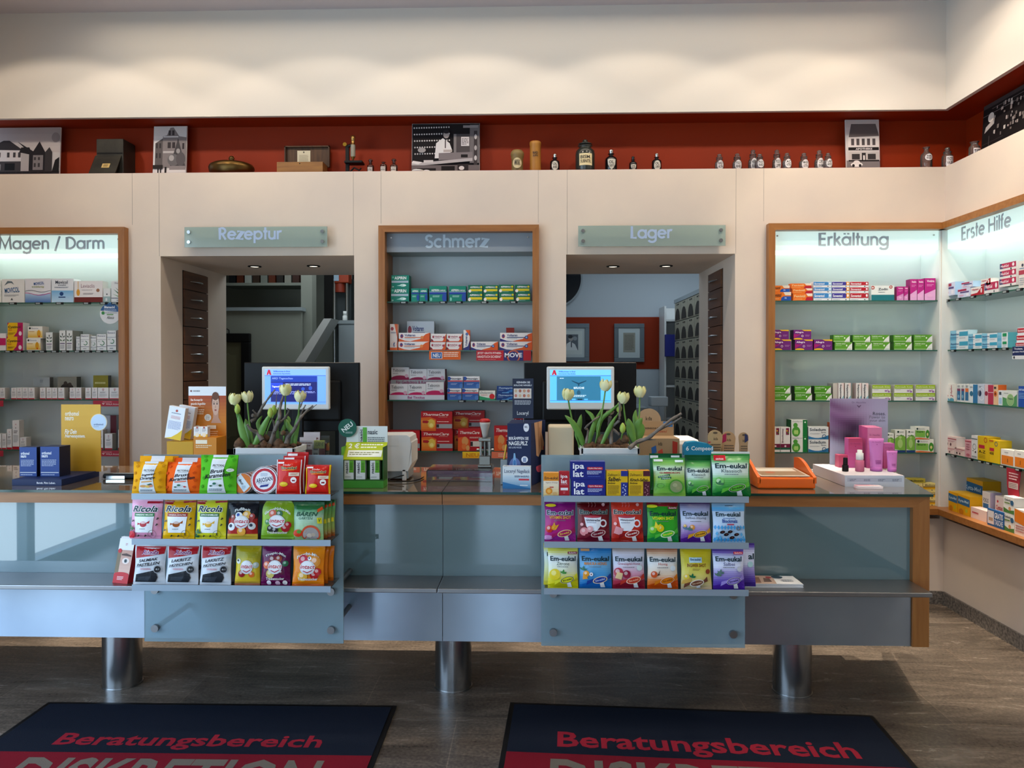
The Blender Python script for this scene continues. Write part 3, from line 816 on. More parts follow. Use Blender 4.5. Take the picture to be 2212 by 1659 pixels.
# ---------------------------------------------------------------- planters with tulips and driftwood
def head(c, r, hh, lean=0):
    """cup of six overlapping petals"""
    mb = MB()
    for k in range(6):
        a = k * pi / 3 + .3; rows = []
        for i in range(6):
            v = i / 5; rr = r * (.25 + .95 * sin(pi * (.12 + .62 * v))) * (.98 if k % 2 else 1.06); hw = (.62 * sin(pi * (.15 + .75 * v))) + .05
            rows.append([(c[0] + rr * cos(a + hw * q), c[1] + rr * sin(a + hw * q), c[2] + hh * (v - .5) - (.06 * hh * q * q if i > 3 else 0)) for q in (-1, -.5, 0, .5, 1)])
        P = [p for row in rows for p in row]
        mb.add(P, [(i * 5 + j, i * 5 + j + 1, i * 5 + j + 6, i * 5 + j + 5) for i in range(5) for j in range(4)], smooth=True)
    mb.ball((c[0], c[1], c[2] - hh * .2), (r * .72, r * .72, hh * .34), 12)
    return mb


def blade(pts, wd, y0, y1):
    """leaf along pixel points, folded down its middle"""
    n = len(pts); mb = MB(); V = []
    for i, (px, py) in enumerate(pts):
        t_ = i / (n - 1); p = atY(px, py, y0 + (y1 - y0) * t_); a = pts[max(0, i - 1)]; b = pts[min(n - 1, i + 1)]
        dx, dz = b[0] - a[0], -(b[1] - a[1]); l = sqrt(dx * dx + dz * dz) or 1; k = wd * (sin(pi * min(1, (.12 + .9 * t_))) ** .7 + .03)
        nx, nz = -dz / l, dx / l
        V += [(p.x + nx * k, p.y + .006, p.z + nz * k), (p.x, p.y - .004, p.z), (p.x - nx * k, p.y + .006, p.z - nz * k)]
    mb.add(V, [(3 * i + j, 3 * i + j + 1, 3 * i + j + 4, 3 * i + j + 3) for i in range(n - 1) for j in (0, 1)], smooth=True)
    return mb


def smooth_path(pts, k=4):
    out = []
    for i in range(len(pts) - 1):
        p0, p1, p2, p3 = pts[max(0, i - 1)], pts[i], pts[i + 1], pts[min(len(pts) - 1, i + 2)]
        for j in range(k):
            t_ = j / k; out.append(tuple(.5 * (2 * p1[q] + (p2[q] - p0[q]) * t_ + (2 * p0[q] - 5 * p1[q] + 4 * p2[q] - p3[q]) * t_ ** 2 + (3 * p1[q] - p0[q] - 3 * p2[q] + p3[q]) * t_ ** 3) for q in range(len(p1))))
    return out + [pts[-1]]


def planter(label, px0, px1, ptop, heads, buds, leaves, branches, extra):
    Y = 3.50; D = .2
    a, b = atY(px0, ptop, Y), atY(px1, ptop, Y); cx = (a.x + b.x) / 2; w_ = b.x - a.x; zt = a.z
    t = thing('tulip_planter', label, 'planter', (cx, Y + D / 2, ZT))
    def PP(mb, n, mt): return mb.build(n, mt, t, loc=(-cx, -Y - D / 2, -ZT))
    x0, x1 = cx - w_ / 2, cx + w_ / 2
    rim = zt - .028
    mb = MB().box(x0 + .005, Y + .005, ZT + .001, x1 - .005, Y + D - .005, rim, bev=.004)
    for q in ((x0, Y, x1, Y + .012), (x0, Y + D - .012, x1, Y + D), (x0, Y, x0 + .012, Y + D), (x1 - .012, Y, x1, Y + D)): mb.box(q[0], q[1], rim, q[2], q[3], zt, bev=.002)
    PP(mb, 'pot', 'ceramic')
    mb = MB(); rr = random.Random(px0)
    for i in range(46):
        mb.ball((x0 + .025 + rr.random() * (w_ - .05), Y + .03 + rr.random() * (D - .06), zt - .012 + rr.random() * .018), (.016 + .012 * rr.random(), .014, .012), 8)
    so = PP(mb, 'soil', 'soil'); so['kind'] = 'stuff'
    base = zt - .01
    for (hx_, hy_, sx_, yy) in heads:
        c = atY(hx_, hy_, yy); s = atY(sx_, ptop, Y + D / 2); s.z = base
        m_ = c.lerp(s, .45); m_.x += (c.x - s.x) * .12
        hd = PP(head((0, 0, 0), .024, .056), 'tulip_flower', 'petal'); hd.location = (c.x - cx, c.y - Y - D / 2, c.z - ZT); hd.rotation_euler = (.08, (hx_ - sx_) * .008, hx_ % 6)
        PP(MB().tube(smooth_path([tuple(s), tuple(m_), (c.x, c.y, c.z - .018)]), .0038, 8), 'stem', 'leaf')
    for (hx_, hy_, sx_, yy) in buds:
        c = atY(hx_, hy_, yy); s = atY(sx_, ptop, Y + D / 2); s.z = base
        PP(MB().lathe([(.004, -.024), (.012, -.014), (.0145, 0), (.011, .014), (.003, .026)], 10, c=tuple(c)), 'tulip_bud', 'bud')
        PP(MB().tube(smooth_path([tuple(s), tuple(c.lerp(s, .5)), (c.x, c.y, c.z - .02)]), .0034, 8), 'stem', 'leaf')
    for pts, wd, y0, y1 in leaves: PP(blade(smooth_path(pts, 3), wd * 1.35, y0, y1), 'leaf', 'leaf')
    for pts, r0, r1, yy in branches:
        p = [tuple(atY(x, y, yy + .02 * sin(i * 1.7))) for i, (x, y) in enumerate(pts)]
        q = smooth_path(p, 3); n = len(q)
        PP(MB().tube(q, [r0 + (r1 - r0) * i / (n - 1) + .0012 * sin(i * 2.1) for i in range(n)], 8), 'branch', 'bark')
    extra(PP, atY)


def bulbs(pts):
    def f(PP, at):
        for x, y, r, yy in pts:
            c = at(x, y, yy); PP(MB().lathe([(.3 * r, -r * .8), (r, -r * .2), (r * .8, r * .5), (r * .2, r * 1.1)], 10, c=tuple(c)), 'bulb', 'soil')
    return f


planter('white planter of cream tulips and grey driftwood, behind the lozenge trays', 504, 636, 968,
    [(507, 862, 530, 3.60), (534, 857, 548, 3.63), (617, 842, 612, 3.60), (648, 856, 634, 3.62)], [(513, 884, 528, 3.56), (584, 892, 560, 3.57), (592, 886, 566, 3.62)],
    [([(536, 968), (526, 945), (518, 915), (516, 893)], .013, 3.58, 3.56), ([(544, 968), (538, 940), (532, 920), (530, 905)], .012, 3.62, 3.63), ([(546, 968), (560, 940), (572, 915), (586, 890)], .012, 3.58, 3.56), ([(552, 968), (562, 935), (556, 915), (566, 898)], .009, 3.64, 3.66),
     ([(600, 950), (596, 920), (602, 900), (600, 880)], .008, 3.62, 3.64), ([(628, 968), (634, 940), (622, 920), (618, 905)], .011, 3.6, 3.64), ([(634, 968), (638, 935), (642, 910), (646, 890)], .010, 3.6, 3.6), ([(606, 940), (614, 922), (624, 908), (616, 895)], .008, 3.66, 3.68)],
    [([(582, 965), (592, 935), (600, 915), (604, 900), (605, 880), (612, 855)], .012, .006, 3.57), ([(567, 952), (556, 935), (542, 928), (534, 917)], .012, .006, 3.56), ([(545, 897), (556, 898), (566, 880), (580, 860), (594, 842)], .009, .004, 3.6), ([(542, 910), (556, 900), (546, 886)], .008, .004, 3.6),
     ([(618, 960), (622, 945), (634, 930), (648, 905), (660, 890), (676, 876)], .011, .004, 3.57), ([(648, 905), (652, 890), (660, 875)], .006, .003, 3.57), ([(652, 898), (668, 886), (684, 874)], .005, .002, 3.57), ([(592, 935), (592, 915), (586, 903)], .007, .004, 3.58), ([(600, 915), (614, 905), (624, 888), (620, 882)], .008, .003, 3.58), ([(596, 880), (598, 850)], .0025, .002, 3.6), ([(648, 880), (656, 862)], .004, .002, 3.58)],
    bulbs([(602, 962, .03, 3.58), (518, 960, .03, 3.58), (575, 948, .02, 3.6), (612, 936, .014, 3.56), (570, 962, .022, 3.55)]))
planter('white planter of cream tulips with one long grey branch, behind the sweets trays', 1255, 1382, 968,
    [(1227, 852, 1252, 3.58), (1308, 832, 1284, 3.6), (1346, 859, 1362, 3.58), (1382, 846, 1378, 3.62)], [(1337, 881, 1300, 3.6), (1345, 925, 1340, 3.55)],
    [([(1262, 962), (1250, 935), (1236, 912), (1220, 897)], .011, 3.58, 3.55), ([(1258, 962), (1248, 940), (1252, 915), (1256, 895)], .011, 3.6, 3.6), ([(1272, 960), (1278, 935), (1286, 912), (1302, 880)], .009, 3.6, 3.62), ([(1284, 912), (1278, 897), (1264, 886)], .007, 3.6, 3.6), ([(1296, 958), (1292, 930), (1300, 905), (1320, 888), (1350, 862)], .008, 3.62, 3.58), ([(1298, 965), (1312, 935), (1322, 915), (1333, 896)], .008, 3.56, 3.56),
     ([(1370, 955), (1364, 930), (1360, 915), (1357, 904)], .013, 3.58, 3.58), ([(1378, 952), (1384, 930), (1380, 915), (1388, 903)], .016, 3.6, 3.58), ([(1376, 940), (1374, 915), (1372, 900), (1374, 885)], .01, 3.64, 3.66)],
    [([(1266, 958), (1270, 930), (1264, 925), (1282, 908), (1294, 900)], .006, .0035, 3.56), ([(1320, 960), (1322, 925), (1334, 912), (1338, 905), (1339, 880), (1338, 862)], .008, .005, 3.56), ([(1318, 900), (1316, 920), (1328, 930), (1338, 940)], .009, .006, 3.62), ([(1360, 968), (1376, 955), (1400, 946), (1420, 930), (1448, 908), (1472, 893)], .011, .006, 3.47), ([(1420, 930), (1446, 918), (1472, 902)], .006, .004, 3.47), ([(1376, 955), (1398, 950), (1416, 950)], .004, .002, 3.46), ([(1318, 896), (1326, 890), (1314, 888), (1308, 892)], .005, .003, 3.62)],
    bulbs([(1302, 955, .034, 3.6), (1280, 966, .024, 3.57), (1342, 960, .03, 3.6), (1350, 950, .022, 3.58), (1352, 918, .014, 3.6)]))


# ---------------------------------------------------------------- generic printed boxes and cards
def carton(name, mb, x0, y0, z0, w_, d_, h_, face, bg, side=None, top=None, m=0):
    """a folding box with its near face at y0: base colours, then the artwork on the front"""
    b = MB().box(x0, y0, z0, x0 + w_, y0 + d_, z0 + h_, bg, m)
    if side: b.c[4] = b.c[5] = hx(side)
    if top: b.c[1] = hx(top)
    draw(b, face, flatS(x0, z0, w_, h_, y0), w_, h_, m)
    return b


def stand_card(t, name, face, w_, h_, bg, x, y, z, lean=0, thick=.003, mt='paper', back=None):
    b = MB().box(-w_ / 2, 0, 0, w_ / 2, thick, h_, bg)
    draw(b, face, flatS(-w_ / 2, 0, w_, h_, 0), w_, h_)
    return b.build(name, mt, t, (x, y, z), rx=lean)


def disc_card(name, face, r, bg, t, loc, rz=0):
    b = MB(); n = 28
    b.prism([(r * cos(2 * pi * i / n), r * sin(2 * pi * i / n)) for i in range(n)], 0, .003, bg)
    draw(b, face, flatS(-r, -r, 2 * r, 2 * r, 0), 2 * r, 2 * r)
    return b.build(name, 'paper', t, loc)


# blue counter display with a yellow card
p0, p1 = atZ(14, 1052, ZT), atZ(124, 1052, ZT)
w_ = p1.x - p0.x
t = thing('counter_display', 'blue tray display with tall yellow card and white round sticker', 'counter display', ((p0.x + p1.x) / 2, 3.61, ZT))
b = MB().box(-w_ / 2, 0, .0005, w_ / 2, .32, .032, '12244f'); draw(b, [('t', 'Bereit. Fürs Leben.', .5, .3, .88, .62, 'e8ecf4', 'b')], flatS(-w_ / 2, 0, w_, .032, 0), w_, .032)
b.build('tray', 'paper', t)
cw = .215; ch = .36
stand_card(t, 'back_card', [('g', 0, 0, 1, 1, 'd39a1c', 'e0ad3a', 6), ('t', 'orthomol', .1, .83, .45, .9, 'f4ecd8', 'b'), ('t', 'neuro', .1, .76, .32, .815, 'f4ecd8', 'b'), ('t', 'Für Dein', .09, .56, .4, .63, 'fbf6e6', 'bi'), ('t', "Nervensystem.", .09, .49, .62, .555, 'fbf6e6', 'bi')], cw, ch, 'd9a531', .045, .29, .03)
disc_card('round_sticker', [('e', .5, .5, .46, .46, 'c9def4'), ('t', 'orthomol', .2, .32, .78, .43, '2a4a86', 'b'), ('t', 'neuro', .2, .2, .5, .28, '9aa8b8')], .045, 'e9e2c8', t, (.145, .285, .295))
for i, (px0, px1, yt, d_) in enumerate(((42, 79, 966, .06), (87, 128, 965, .09))):
    a = atY(px0, yt, 3.7); bb = atY(px1, yt, 3.7); ww = bb.x - a.x; hh = a.z - ZT - .033
    cb = carton('', None, -ww / 2, 0, 0, ww, d_, hh, [('t', 'orthomol', .08, .74, .58, .84, 'eef2fa', 'b'), ('t', 'neuro', .08, .64, .4, .72, 'eef2fa', 'b'), ('l', .08, .34, .88, .58, 5, 'a9b6d2'), ('r', .03, .12, .97, .15, 'c0c4ce'), ('l', .08, .03, .8, .09, 1, 'a9b6d2')], '1c3f86', '0e1836', '16264e')
    tag(cb.build('carton', 'paper', None, ((a.x + bb.x) / 2, 3.70, ZT + .033), .0), ('narrower' if i == 0 else 'wider') + ' blue vitamin carton standing in the blue tray display', 'carton', 'blue vitamin cartons')

# dark reader lying on the worktop
t = thing('card_reader', 'flat black glossy device lying on the counter beside the blue tray', 'device', (-2.13, 3.83, ZT))
MB().box(-.14, 0, .004, .19, .2, .026, bev=.006).build('body', 'black', t)
MB().box(-.14, .005, .0265, .19, .195, .034, bev=.003).build('glass_lid', 'top', t)
MB().box(-.12, -.002, .002, -.02, .0, .018).build('slot', 'chrome', t)

# orange eye-care display with a portrait card
t = thing('counter_display', 'orange eye care display with a portrait of a woman on its card', 'counter display', (0, 0, 0))
Yd = 3.80
a, b2 = atY(388, 836, Yd), atY(471, 836, Yd); ww = b2.x - a.x; hh = a.z - ZT; t.location = ((a.x + b2.x) / 2, Yd, ZT)
face = [('r', 0, .9, 1, 1, 'eef0f4'), ('g', 0, .6, 1, .9, 'd9861a', 'a8401c', 8), ('e', .07, .95, .025, None, '7a4a4a'), ('l', .12, .935, .32, .965, 1, '88888e'),
        ('t', 'Das Konzept für', .06, .835, .38, .865, 'fff4e6', 'b'), ('t', 'gesunde Augenlider', .06, .79, .46, .825, 'fff4e6', 'b'), ('r', .06, .775, .42, .778, 'f0c89a'), ('l', .06, .69, .44, .755, 3, 'f6e0c4'),
        ('p', [(.6, .6), (.66, .66), (.66, .72), (.8, .72), (.8, .66), (.88, .6)], 'c99a80'), ('e', .72, .835, .105, .1, '5a3320'), ('e', .725, .8, .095, .115, 'dcb49c'), ('e', .72, .895, .09, .045, '6a3d26'), ('e', .685, .81, .022, .007, '3c2a26'), ('e', .765, .81, .022, .007, '3c2a26'), ('r', .66, .826, .705, .831, '50342a'), ('r', .745, .826, .79, .831, '50342a'), ('p', [(.72, .8), (.71, .768), (.74, .768)], 'c0917a'), ('e', .725, .742, .03, .009, 'a8584e'),
        ('e', .52, .66, .09, None, 'f2ece0'), ('l', .46, .635, .58, .685, 3, '9a9088'), ('r', .06, .535, .3, .575, 'f4e6cc'), ('r', .5, .535, .74, .575, 'f4e6cc'), ('l', .06, .43, .38, .52, 4, 'f0d0a0'), ('l', .5, .43, .8, .52, 4, 'f0d0a0')]
stand_card(t, 'back_card', face, ww, hh, 'd9861a', 0, .1, 0)
b = MB().box(-.105, -.03, .001, .105, .1, .215, 'd9861a'); b2_ = [('r', .3, .6, .62, .78, 'f4e6cc'), ('l', .3, .2, .8, .5, 2, 'f0d8b0')]
b = MB().box(-.02, -.02, .001, .1, .098, .225, 'd08216'); draw(b, [('r', .1, .86, .6, .95, 'f4e6cc'), ('l', .1, .76, .8, .84, 2, 'f0d8b0')], flatS(-.02, 0, .12, .225, -.02), .12, .225); b.build('tray', 'paper', t)
MB().box(-.16, -.02, .001, -.022, .098, .205, 'c9960f').build('step', 'paper', t)
tube_art = [('p', [(0, 0), (1, 0), (1, .3), (0, .1)], 'e8b41c'), ('e', .5, .2, .3, None, 'f4e8c8'), ('l', .2, .5, .8, .85, 4, 'b0a8a8'), ('e', .5, .92, .14, None, 'b05048')]
for i, px in enumerate((418, 433)):
    p = atY(px + 6, 922, Yd); c = carton('', None, -.018, 0, 0, .036, .03, p.z - ZT - .226, tube_art, 'ecebe8', 'c8c4c0')
    tag(c.build('carton', 'paper', None, (p.x, Yd + .01, ZT + .2255)), ('first' if i == 0 else 'second') + ' narrow white and yellow carton in the orange eye display', 'carton', 'narrow eye care cartons')
for i, (px, yy) in enumerate(((371, 3.79), (392, 3.86))):
    p = atY(px + 14, 923, yy); c = carton('', None, -.045, 0, 0, .09, .03, .17, [('p', [(.0, 0), (1, 0), (1, .34), (.75, .2), (.4, .06)], 'e8c01c'), ('l', .1, .3, .9, .56, 8, 'a4b0d4'), ('l', .2, .62, .8, .72, 3, 'd8a0a0'), ('e', .5, .88, .07, None, 'c04838'), ('l', .2, .78, .8, .82, 1, '60708c')], 'eef0f4', 'cfc4b8')
    c.build('carton', 'paper', None, (p.x - .03, yy + .0, ZT + .216), rz=-.1, ry=.17)
    o = bpy.data.objects[-1] if False else COL.objects[-1]
    tag(o, ('front' if i == 0 else 'rear') + ' white and yellow carton leaning at the orange eye display', 'carton', 'leaning eye care cartons')

# clear holder with red cards between tulips and green display
t = thing('card_holder', 'clear holder of red and white cards with a yellow price note', 'leaflet holder', tuple(atY(672, 985, 3.74)))
t.location = (t.location.x, 3.74, ZT)
MB().box(-.075, 0, .001, .075, .003, .215).box(-.075, .07, .001, .075, .073, .235).box(-.075, 0, .001, -.072, .07, .2).box(.072, 0, .001, .075, .07, .2).box(-.075, 0, .001, .075, .07, .004).build('holder', 'clear', t)
for i, (x, y, hh, lean) in enumerate(((-.03, .02, .225, -.12), (-.015, .04, .25, -.1))):
    stand_card(t, 'card', [('r', 0, .72, 1, 1, 'e6dfe2'), ('l', .1, .78, .9, .9, 2, '8a6060'), ('p', [(.5, 0), (1, 0), (1, .4)], 'e6dfe2')], .085, hh, '8e1226', x, y, .005, lean)
stand_card(t, 'card', [('r', .5, 0, 1, 1, '8e1226'), ('l', .1, .1, .42, .9, 6, '707880')], .07, .2, 'dde4e8', .035, .012, .005, -.05)
stand_card(t, 'price_note', [('t', '1,50 €', .15, .25, .9, .75, '3a5a20', 'i')], .055, .042, 'ccd45c', .04, .006, .175, -.05, .001)

# green nose spray display
Yn = 3.585
a, b2 = atY(737, 900, Yn), atY(828, 900, Yn); ww = b2.x - a.x
t = thing('counter_display', 'white and green nose spray display with a round dark green NEU sign', 'counter display', ((a.x + b2.x) / 2, Yn, ZT))
b = MB().box(-ww / 2, 0, .001, ww / 2, .1, .035, '3f8f2c').box(-ww / 2, .001, .035, -ww / 2 + .003, .1, .2, '58a03a').box(ww / 2 - .003, .001, .035, ww / 2, .1, .2, '2c5c20').box(-ww / 2, .097, .035, ww / 2, .1, .2, '3f7f2c').box(-ww / 2 + .003, .012, .035, ww / 2 - .003, .09, .04, '2c5c20')
b.build('tray', 'paper', t)
b = MB().prism([(.02, .135), (.1, .21), (.1, .215), (.02, .14)], -ww / 2, ww / 2, 'b9c61e', ax='x')
S_ = lambda u, v, d: (-ww / 2 + u * ww, .02 + v * .08 - d * .7, .14 + v * .075 + d)
draw(b, [('t', '2 €', .08, .62, .34, .92, 'fbfbe8', 'b'), ('l', .38, .6, .92, .92, 2, 'f4f6d0'), ('r', .1, .12, .92, .5, 'f4f6e8'), ('l', .14, .2, .88, .42, 2, '8a9060')], S_, ww, .1); b.build('price_flap', 'paper', t)
hh = atY(780, 921, Yn + .1).z - ZT
stand_card(t, 'back_card', [('t', 'nasic', .52, .86, .76, .94, '4a5058', 'b'), ('r', .3, .68, .32, .98, 'c0c4c4'), ('r', .4, .7, .5, .98, '5aa83a'), ('t', 'nasic', .33, .72, .39, .95, '2c3238', 'bv'), ('l', .52, .7, .95, .82, 4, '6c7478'), ('p', [(.48, .64), (.54, .6), (.99, .6), (.99, .68), (.54, .68)], '5fa43a'), ('e', .16, .66, .085, None, '6ab42e'), ('l', .1, .64, .22, .68, 2, 'e4f0d8'), ('l', .3, .6, .46, .68, 3, '9aa0a0')], ww, hh, 'dde4e2', 0, .101, .001)
c = atY(746, 926, Yn + .05)
disc_card('round_sign', [('t', 'NEU', .16, .42, .84, .68, 'e8f0ec', 'b r38'), ('l', .4, .2, .8, .3, 2, 'c0d8d0')], .046, '0b5a48', t, (c.x - t.location.x, .09, c.z - ZT))
for i, px in enumerate((753, 778, 809)):
    p = atY(px, 990, Yn + .015); cw_ = .046
    cb = carton('', None, -cw_ / 2, 0, 0, cw_, .035, .092, [('t', 'nasic', .12, .32, .42, .9, '3a4248', 'bv'), ('r', .55, .36, 1, 1, '6ab42e'), ('e', .6, .4, .08, None, '6ab42e'), ('l', .62, .5, .92, .9, 5, '2c6a20'), ('l', .1, .1, .8, .16, 1, '9aa0a0')], 'e8eceb', 'c4ccc8', 'd8dcdc')
    tag(cb.build('carton', 'paper', None, (p.x, Yn + .02, ZT + .0405)), ('first', 'second', 'third')[i] + ' white and lime nose spray carton in the green display', 'carton', 'nose spray cartons')

# receipt printer
Ypr = 3.82
a, b2 = atY(829, 940, Ypr), atY(889, 940, Ypr); xl, xr = a.x - .04, b2.x
t = thing('receipt_printer', 'off-white boxy receipt printer beside the green nose spray display', 'printer', ((xl + xr) / 2, Ypr, ZT))
hw = (xr - xl) / 2; zt = a.z - ZT
MB().prism([(-hw, .05), (hw * .78, .05), (hw, .09), (hw, .2 * zt / .24), (hw * .93, .205), (hw, zt - .06), (hw * .9, zt - .01), (hw * .72, zt), (-hw, zt - .002)], 0, .2).build('housing', 'white', t, recalc=True)
MB().box(-hw + .01, .02, .008, hw - .02, .19, .05, bev=.004).build('base', 'grey', t)
MB().box(-hw + .02, -.002, zt - .055, hw * .25, 0, zt - .012).build('paper_cover', 'white', t)
MB().box(hw - .05, 0.0, .001, hw - .03, .03, .06, bev=.003).build('foot', 'white', t)
MB().tube(smooth_path([(hw - .04, .0, .03), (-.02, -.05, .012), (.08, -.06, .006), (.13, .02, .006), (.14, .1, .006)]), .0028, 6).build('cable', 'black', t)

# clear change tray with a purple insert
Yp = 3.80
a, b2 = atY(921, 1041, Yp), atY(1064, 1041, Yp); hw = (b2.x - a.x) / 2
t = thing('change_tray', 'clear acrylic change tray with a purple advert insert', 'tray', ((a.x + b2.x) / 2, Yp, ZT))
MB().box(-hw, 0, .001, hw, .003, .055).box(-hw, .003, .001, -hw + .003, .22, .055).box(hw - .003, .003, .001, hw, .22, .055).box(-hw + .003, .003, .056, hw - .003, .22, .06).build('tray', 'clear', t)
b = MB().box(-hw + .006, .008, .024, hw - .006, .215, .054, '7c5068'); draw(b, [('r', 0, 0, 1, 1, '8a3a70'), ('t', 'Dallmann’s', .08, .55, .26, .8, 'c8808a', 'i'), ('t', 'Dallmann’s', .4, .55, .58, .8, 'c8808a', 'i'), ('t', 'Dallmann’s', .72, .55, .9, .8, 'c8808a', 'i'), ('l', .15, .15, .6, .4, 2, 'b090a8')], flatS(-hw + .006, .024, 2 * hw - .012, .03, .008), 2 * hw, .03); b.build('insert', 'paper', t)

# lever stamp with a red topped grip, resting on the change tray
p = atY(1047, 1018, 3.9)
M['stamp_metal'] = mat('dull_chrome', '77756f', .32, 1)
t = thing('lever_stamp', 'chrome lever stamp with white grip and red cap on the change tray', 'stamp', (p.x, 3.92, ZT + .0605))
MB().box(-.036, -.03, .001, .036, .04, .014, bev=.003).box(-.03, -.022, .012, .03, .03, .06, bev=.003).build('base', M['stamp_metal'], t)
MB().box(-.028, .0, .05, -.018, .02, .145).box(.018, .0, .05, .028, .02, .145).box(-.034, -.008, .135, .034, .026, .155, bev=.004).cyl((0, .01, .06), (0, .01, .14), .009, 12).cyl((-.045, .01, .09), (.045, .01, .09), .006, 10).build('frame', M['stamp_metal'], t)
MB().lathe([(.012, .155), (.014, .17), (.018, .19), (.027, .225), (.028, .238)], 18).build('grip', mat('grip_grey', 'b9b5ae', .4), t)
MB().lathe([(.0285, .238), (.027, .25), (.018, .256), (.001, .258)], 18).build('cap', mat('red_plastic', 'b81c1c', .3), t)

# nail lacquer display: navy box, sign on a stick, white carton in front
Yl = 3.66
a, b2 = atY(1096, 915, Yl), atY(1147, 915, Yl); ww = b2.x - a.x; zt = a.z - ZT
t = thing('counter_display', 'navy nail lacquer display box with bare feet on its side', 'counter display', ((a.x + b2.x) / 2, Yl, ZT), -.0)
hw = ww / 2; sk = .075
b = MB().prism([(-hw, 0), (hw, 0), (hw + sk, .26), (-hw + sk * .2, .26)], .001, zt, '14244e', ax='z')
draw(b, [('t', 'BEKÄMPFEN SIE', .06, .74, .9, .8, 'e8edf6', 'b'), ('t', 'NAGELPILZ', .06, .655, .86, .72, 'f4f6fa', 'b'), ('t', 'NUR 1x PRO WOCHE', .06, .605, .6, .635, 'b8c4dc', 'b'), ('e', .8, .94, .12, .07, 'e8edf6'), ('t', 'NR.1', .73, .93, .87, .965, '14244e', 'b'), ('e', .32, .3, .26, .16, '5a6ea8'), ('r', .02, .17, .62, .26, '14244e'), ('p', [(.22, .32), (.4, .32), (.36, .44), (.33, .53), (.27, .53), (.25, .44)], '7fb0d8'), ('e', .31, .38, .055, .045, '3f78b8'), ('e', .73, .43, .14, None, 'e8edf6'), ('r', .66, .39, .8, .46, '8a9cc0'), ('t', 'JETZT THERAPIE STARTEN!', .06, .2, .92, .235, 'f4f6fa', 'b')], flatS(-hw, 0, ww, zt, 0), ww, zt)
fx = lambda u, v, d: (hw + sk * u + d, .26 * u, v * zt)
draw(b, [('p', [(.2, 1), (.75, 1), (.72, .8), (.9, .62), (.86, .5), (.7, .52), (.5, .42), (.35, .46), (.3, .7)], 'c99c78'), ('p', [(.42, 1), (.5, 1), (.6, .6), (.52, .5)], 'a87a58'), ('p', [(.55, .9), (.6, .9), (.74, .56), (.7, .52)], 'a87a58'), ('e', .86, .535, .04, None, 'c0303c'), ('e', .45, .455, .03, None, 'dcb494'), ('e', .62, .26, .3, .1, 'c8506a'), ('r', .3, .28, .95, .38, '14244e')], fx, .26, zt)
b.build('box', 'paper', t, recalc=False)
p = atY(1131, 900, Yl + .06)
MB().cyl((p.x - t.location.x, .06, zt), (p.x - t.location.x, .06, zt + .06), .003, 8).build('stick', 'clear', t)
sw, sh = .105, .2
stand_card(t, 'sign', [('t', 'KENNEN SIE', .2, .88, .84, .93, 'dde2ea', 'b'), ('t', 'SOLCHE NÄGEL?', .06, .81, .92, .86, 'dde2ea', 'b'), ('r', .06, .5, .9, .75, 'd8d0c8')] + [('e', .16 + .2 * i, .57 + .12 * j, .065, .04, ('c07868', 'c8b090', 'b06858', 'c89878')[(i + j) % 4]) for i in range(4) for j in range(2)] + [('l', .1, .34, .92, .46, 4, 'c0c6d0'), ('t', 'Loceryl', .22, .06, .76, .18, 'f0f2f6')], sw, sh, '232c44', p.x - t.location.x - .003, .055, zt + .022, 0, .003)
p = atY(1116, 1053, 3.60)
cb = carton('', None, -.068, 0, 0, .136, .045, .108, [('g', 0, 0, 1, .6, '3f8cc0', 'cfe4f0', 8), ('p', [(0, .3), (1, .02), (1, 0), (0, 0)], '2a74b0'), ('t', 'Loceryl', .06, .66, .46, .88, '2c4470'), ('t', 'Nagellack', .52, .66, .97, .88, '2c4470'), ('t', 'GEGEN NAGELPILZ', .42, .52, .95, .6, '4a5c80', 'b'), ('r', .58, .38, .95, .46, 'd04050'), ('r', .62, .14, .9, .18, 'e8eef4')], 'dde8ee', 'e8ecee', 'c8d4da')
tag(cb.build('carton', 'paper', None, (p.x, 3.592, ZT), -.06), 'white and blue nail lacquer carton in front of the navy display', 'carton')
# pen cup
p = atZ(1088, 1050, ZT)
t = thing('pen_cup', 'slim grey cup holding a yellow pencil beside the navy display', 'pen holder', (p.x, 3.72, ZT))
MB().box(-.017, -.012, .001, .017, .022, .125, bev=.002).build('cup', 'grey', t)
o = MB().cyl((-.0, .005, .1262), (.012, .01, .2), .0045, 8).build('yellow_pencil', mat('pencil_yellow', 'd8a818', .4), None, (p.x, 3.72, ZT)); tag(o, 'yellow pencil standing in the slim grey cup', 'pencil')

# orange plastic dispenser
Yo = 3.62
a, b2 = atY(1643, 1030, Yo), atY(1768, 1057, Yo); ww = b2.x - a.x
t = thing('leaflet_tray', 'bright orange plastic tray with raised curved sides and leaflets', 'tray', ((a.x + b2.x) / 2 - .012, Yo, ZT))
hw = ww / 2; D = .27; zf = a.z - ZT - .004
MB().box(-hw, 0, .001, hw, D, zf, bev=.008).build('body', 'orange', t)
prof = [(0, zf * .5), (0, zf + .002)] + [(D * (.25 + .75 * i / 8), zf + .072 * sin(pi * (.12 + .5 * i / 8))) for i in range(9)] + [(D, zf * .5)]
for s_ in (-1, 1):
    MB().prism(prof, s_ * (hw - .012), s_ * (hw + .003), ax='x').build('side_wing', 'orange', t, recalc=True)
stand_card(t, 'leaflet', [('r', .05, .1, .95, .9, '9a7a5c'), ('r', .1, .55, .9, .85, 'd8d4c8'), ('e', .3, .4, .1, None, 'b0603c')], ww - .04, D - .05, 'c8c0b0', 0, .02, zf + .005, -pi / 2 + .05, .002)

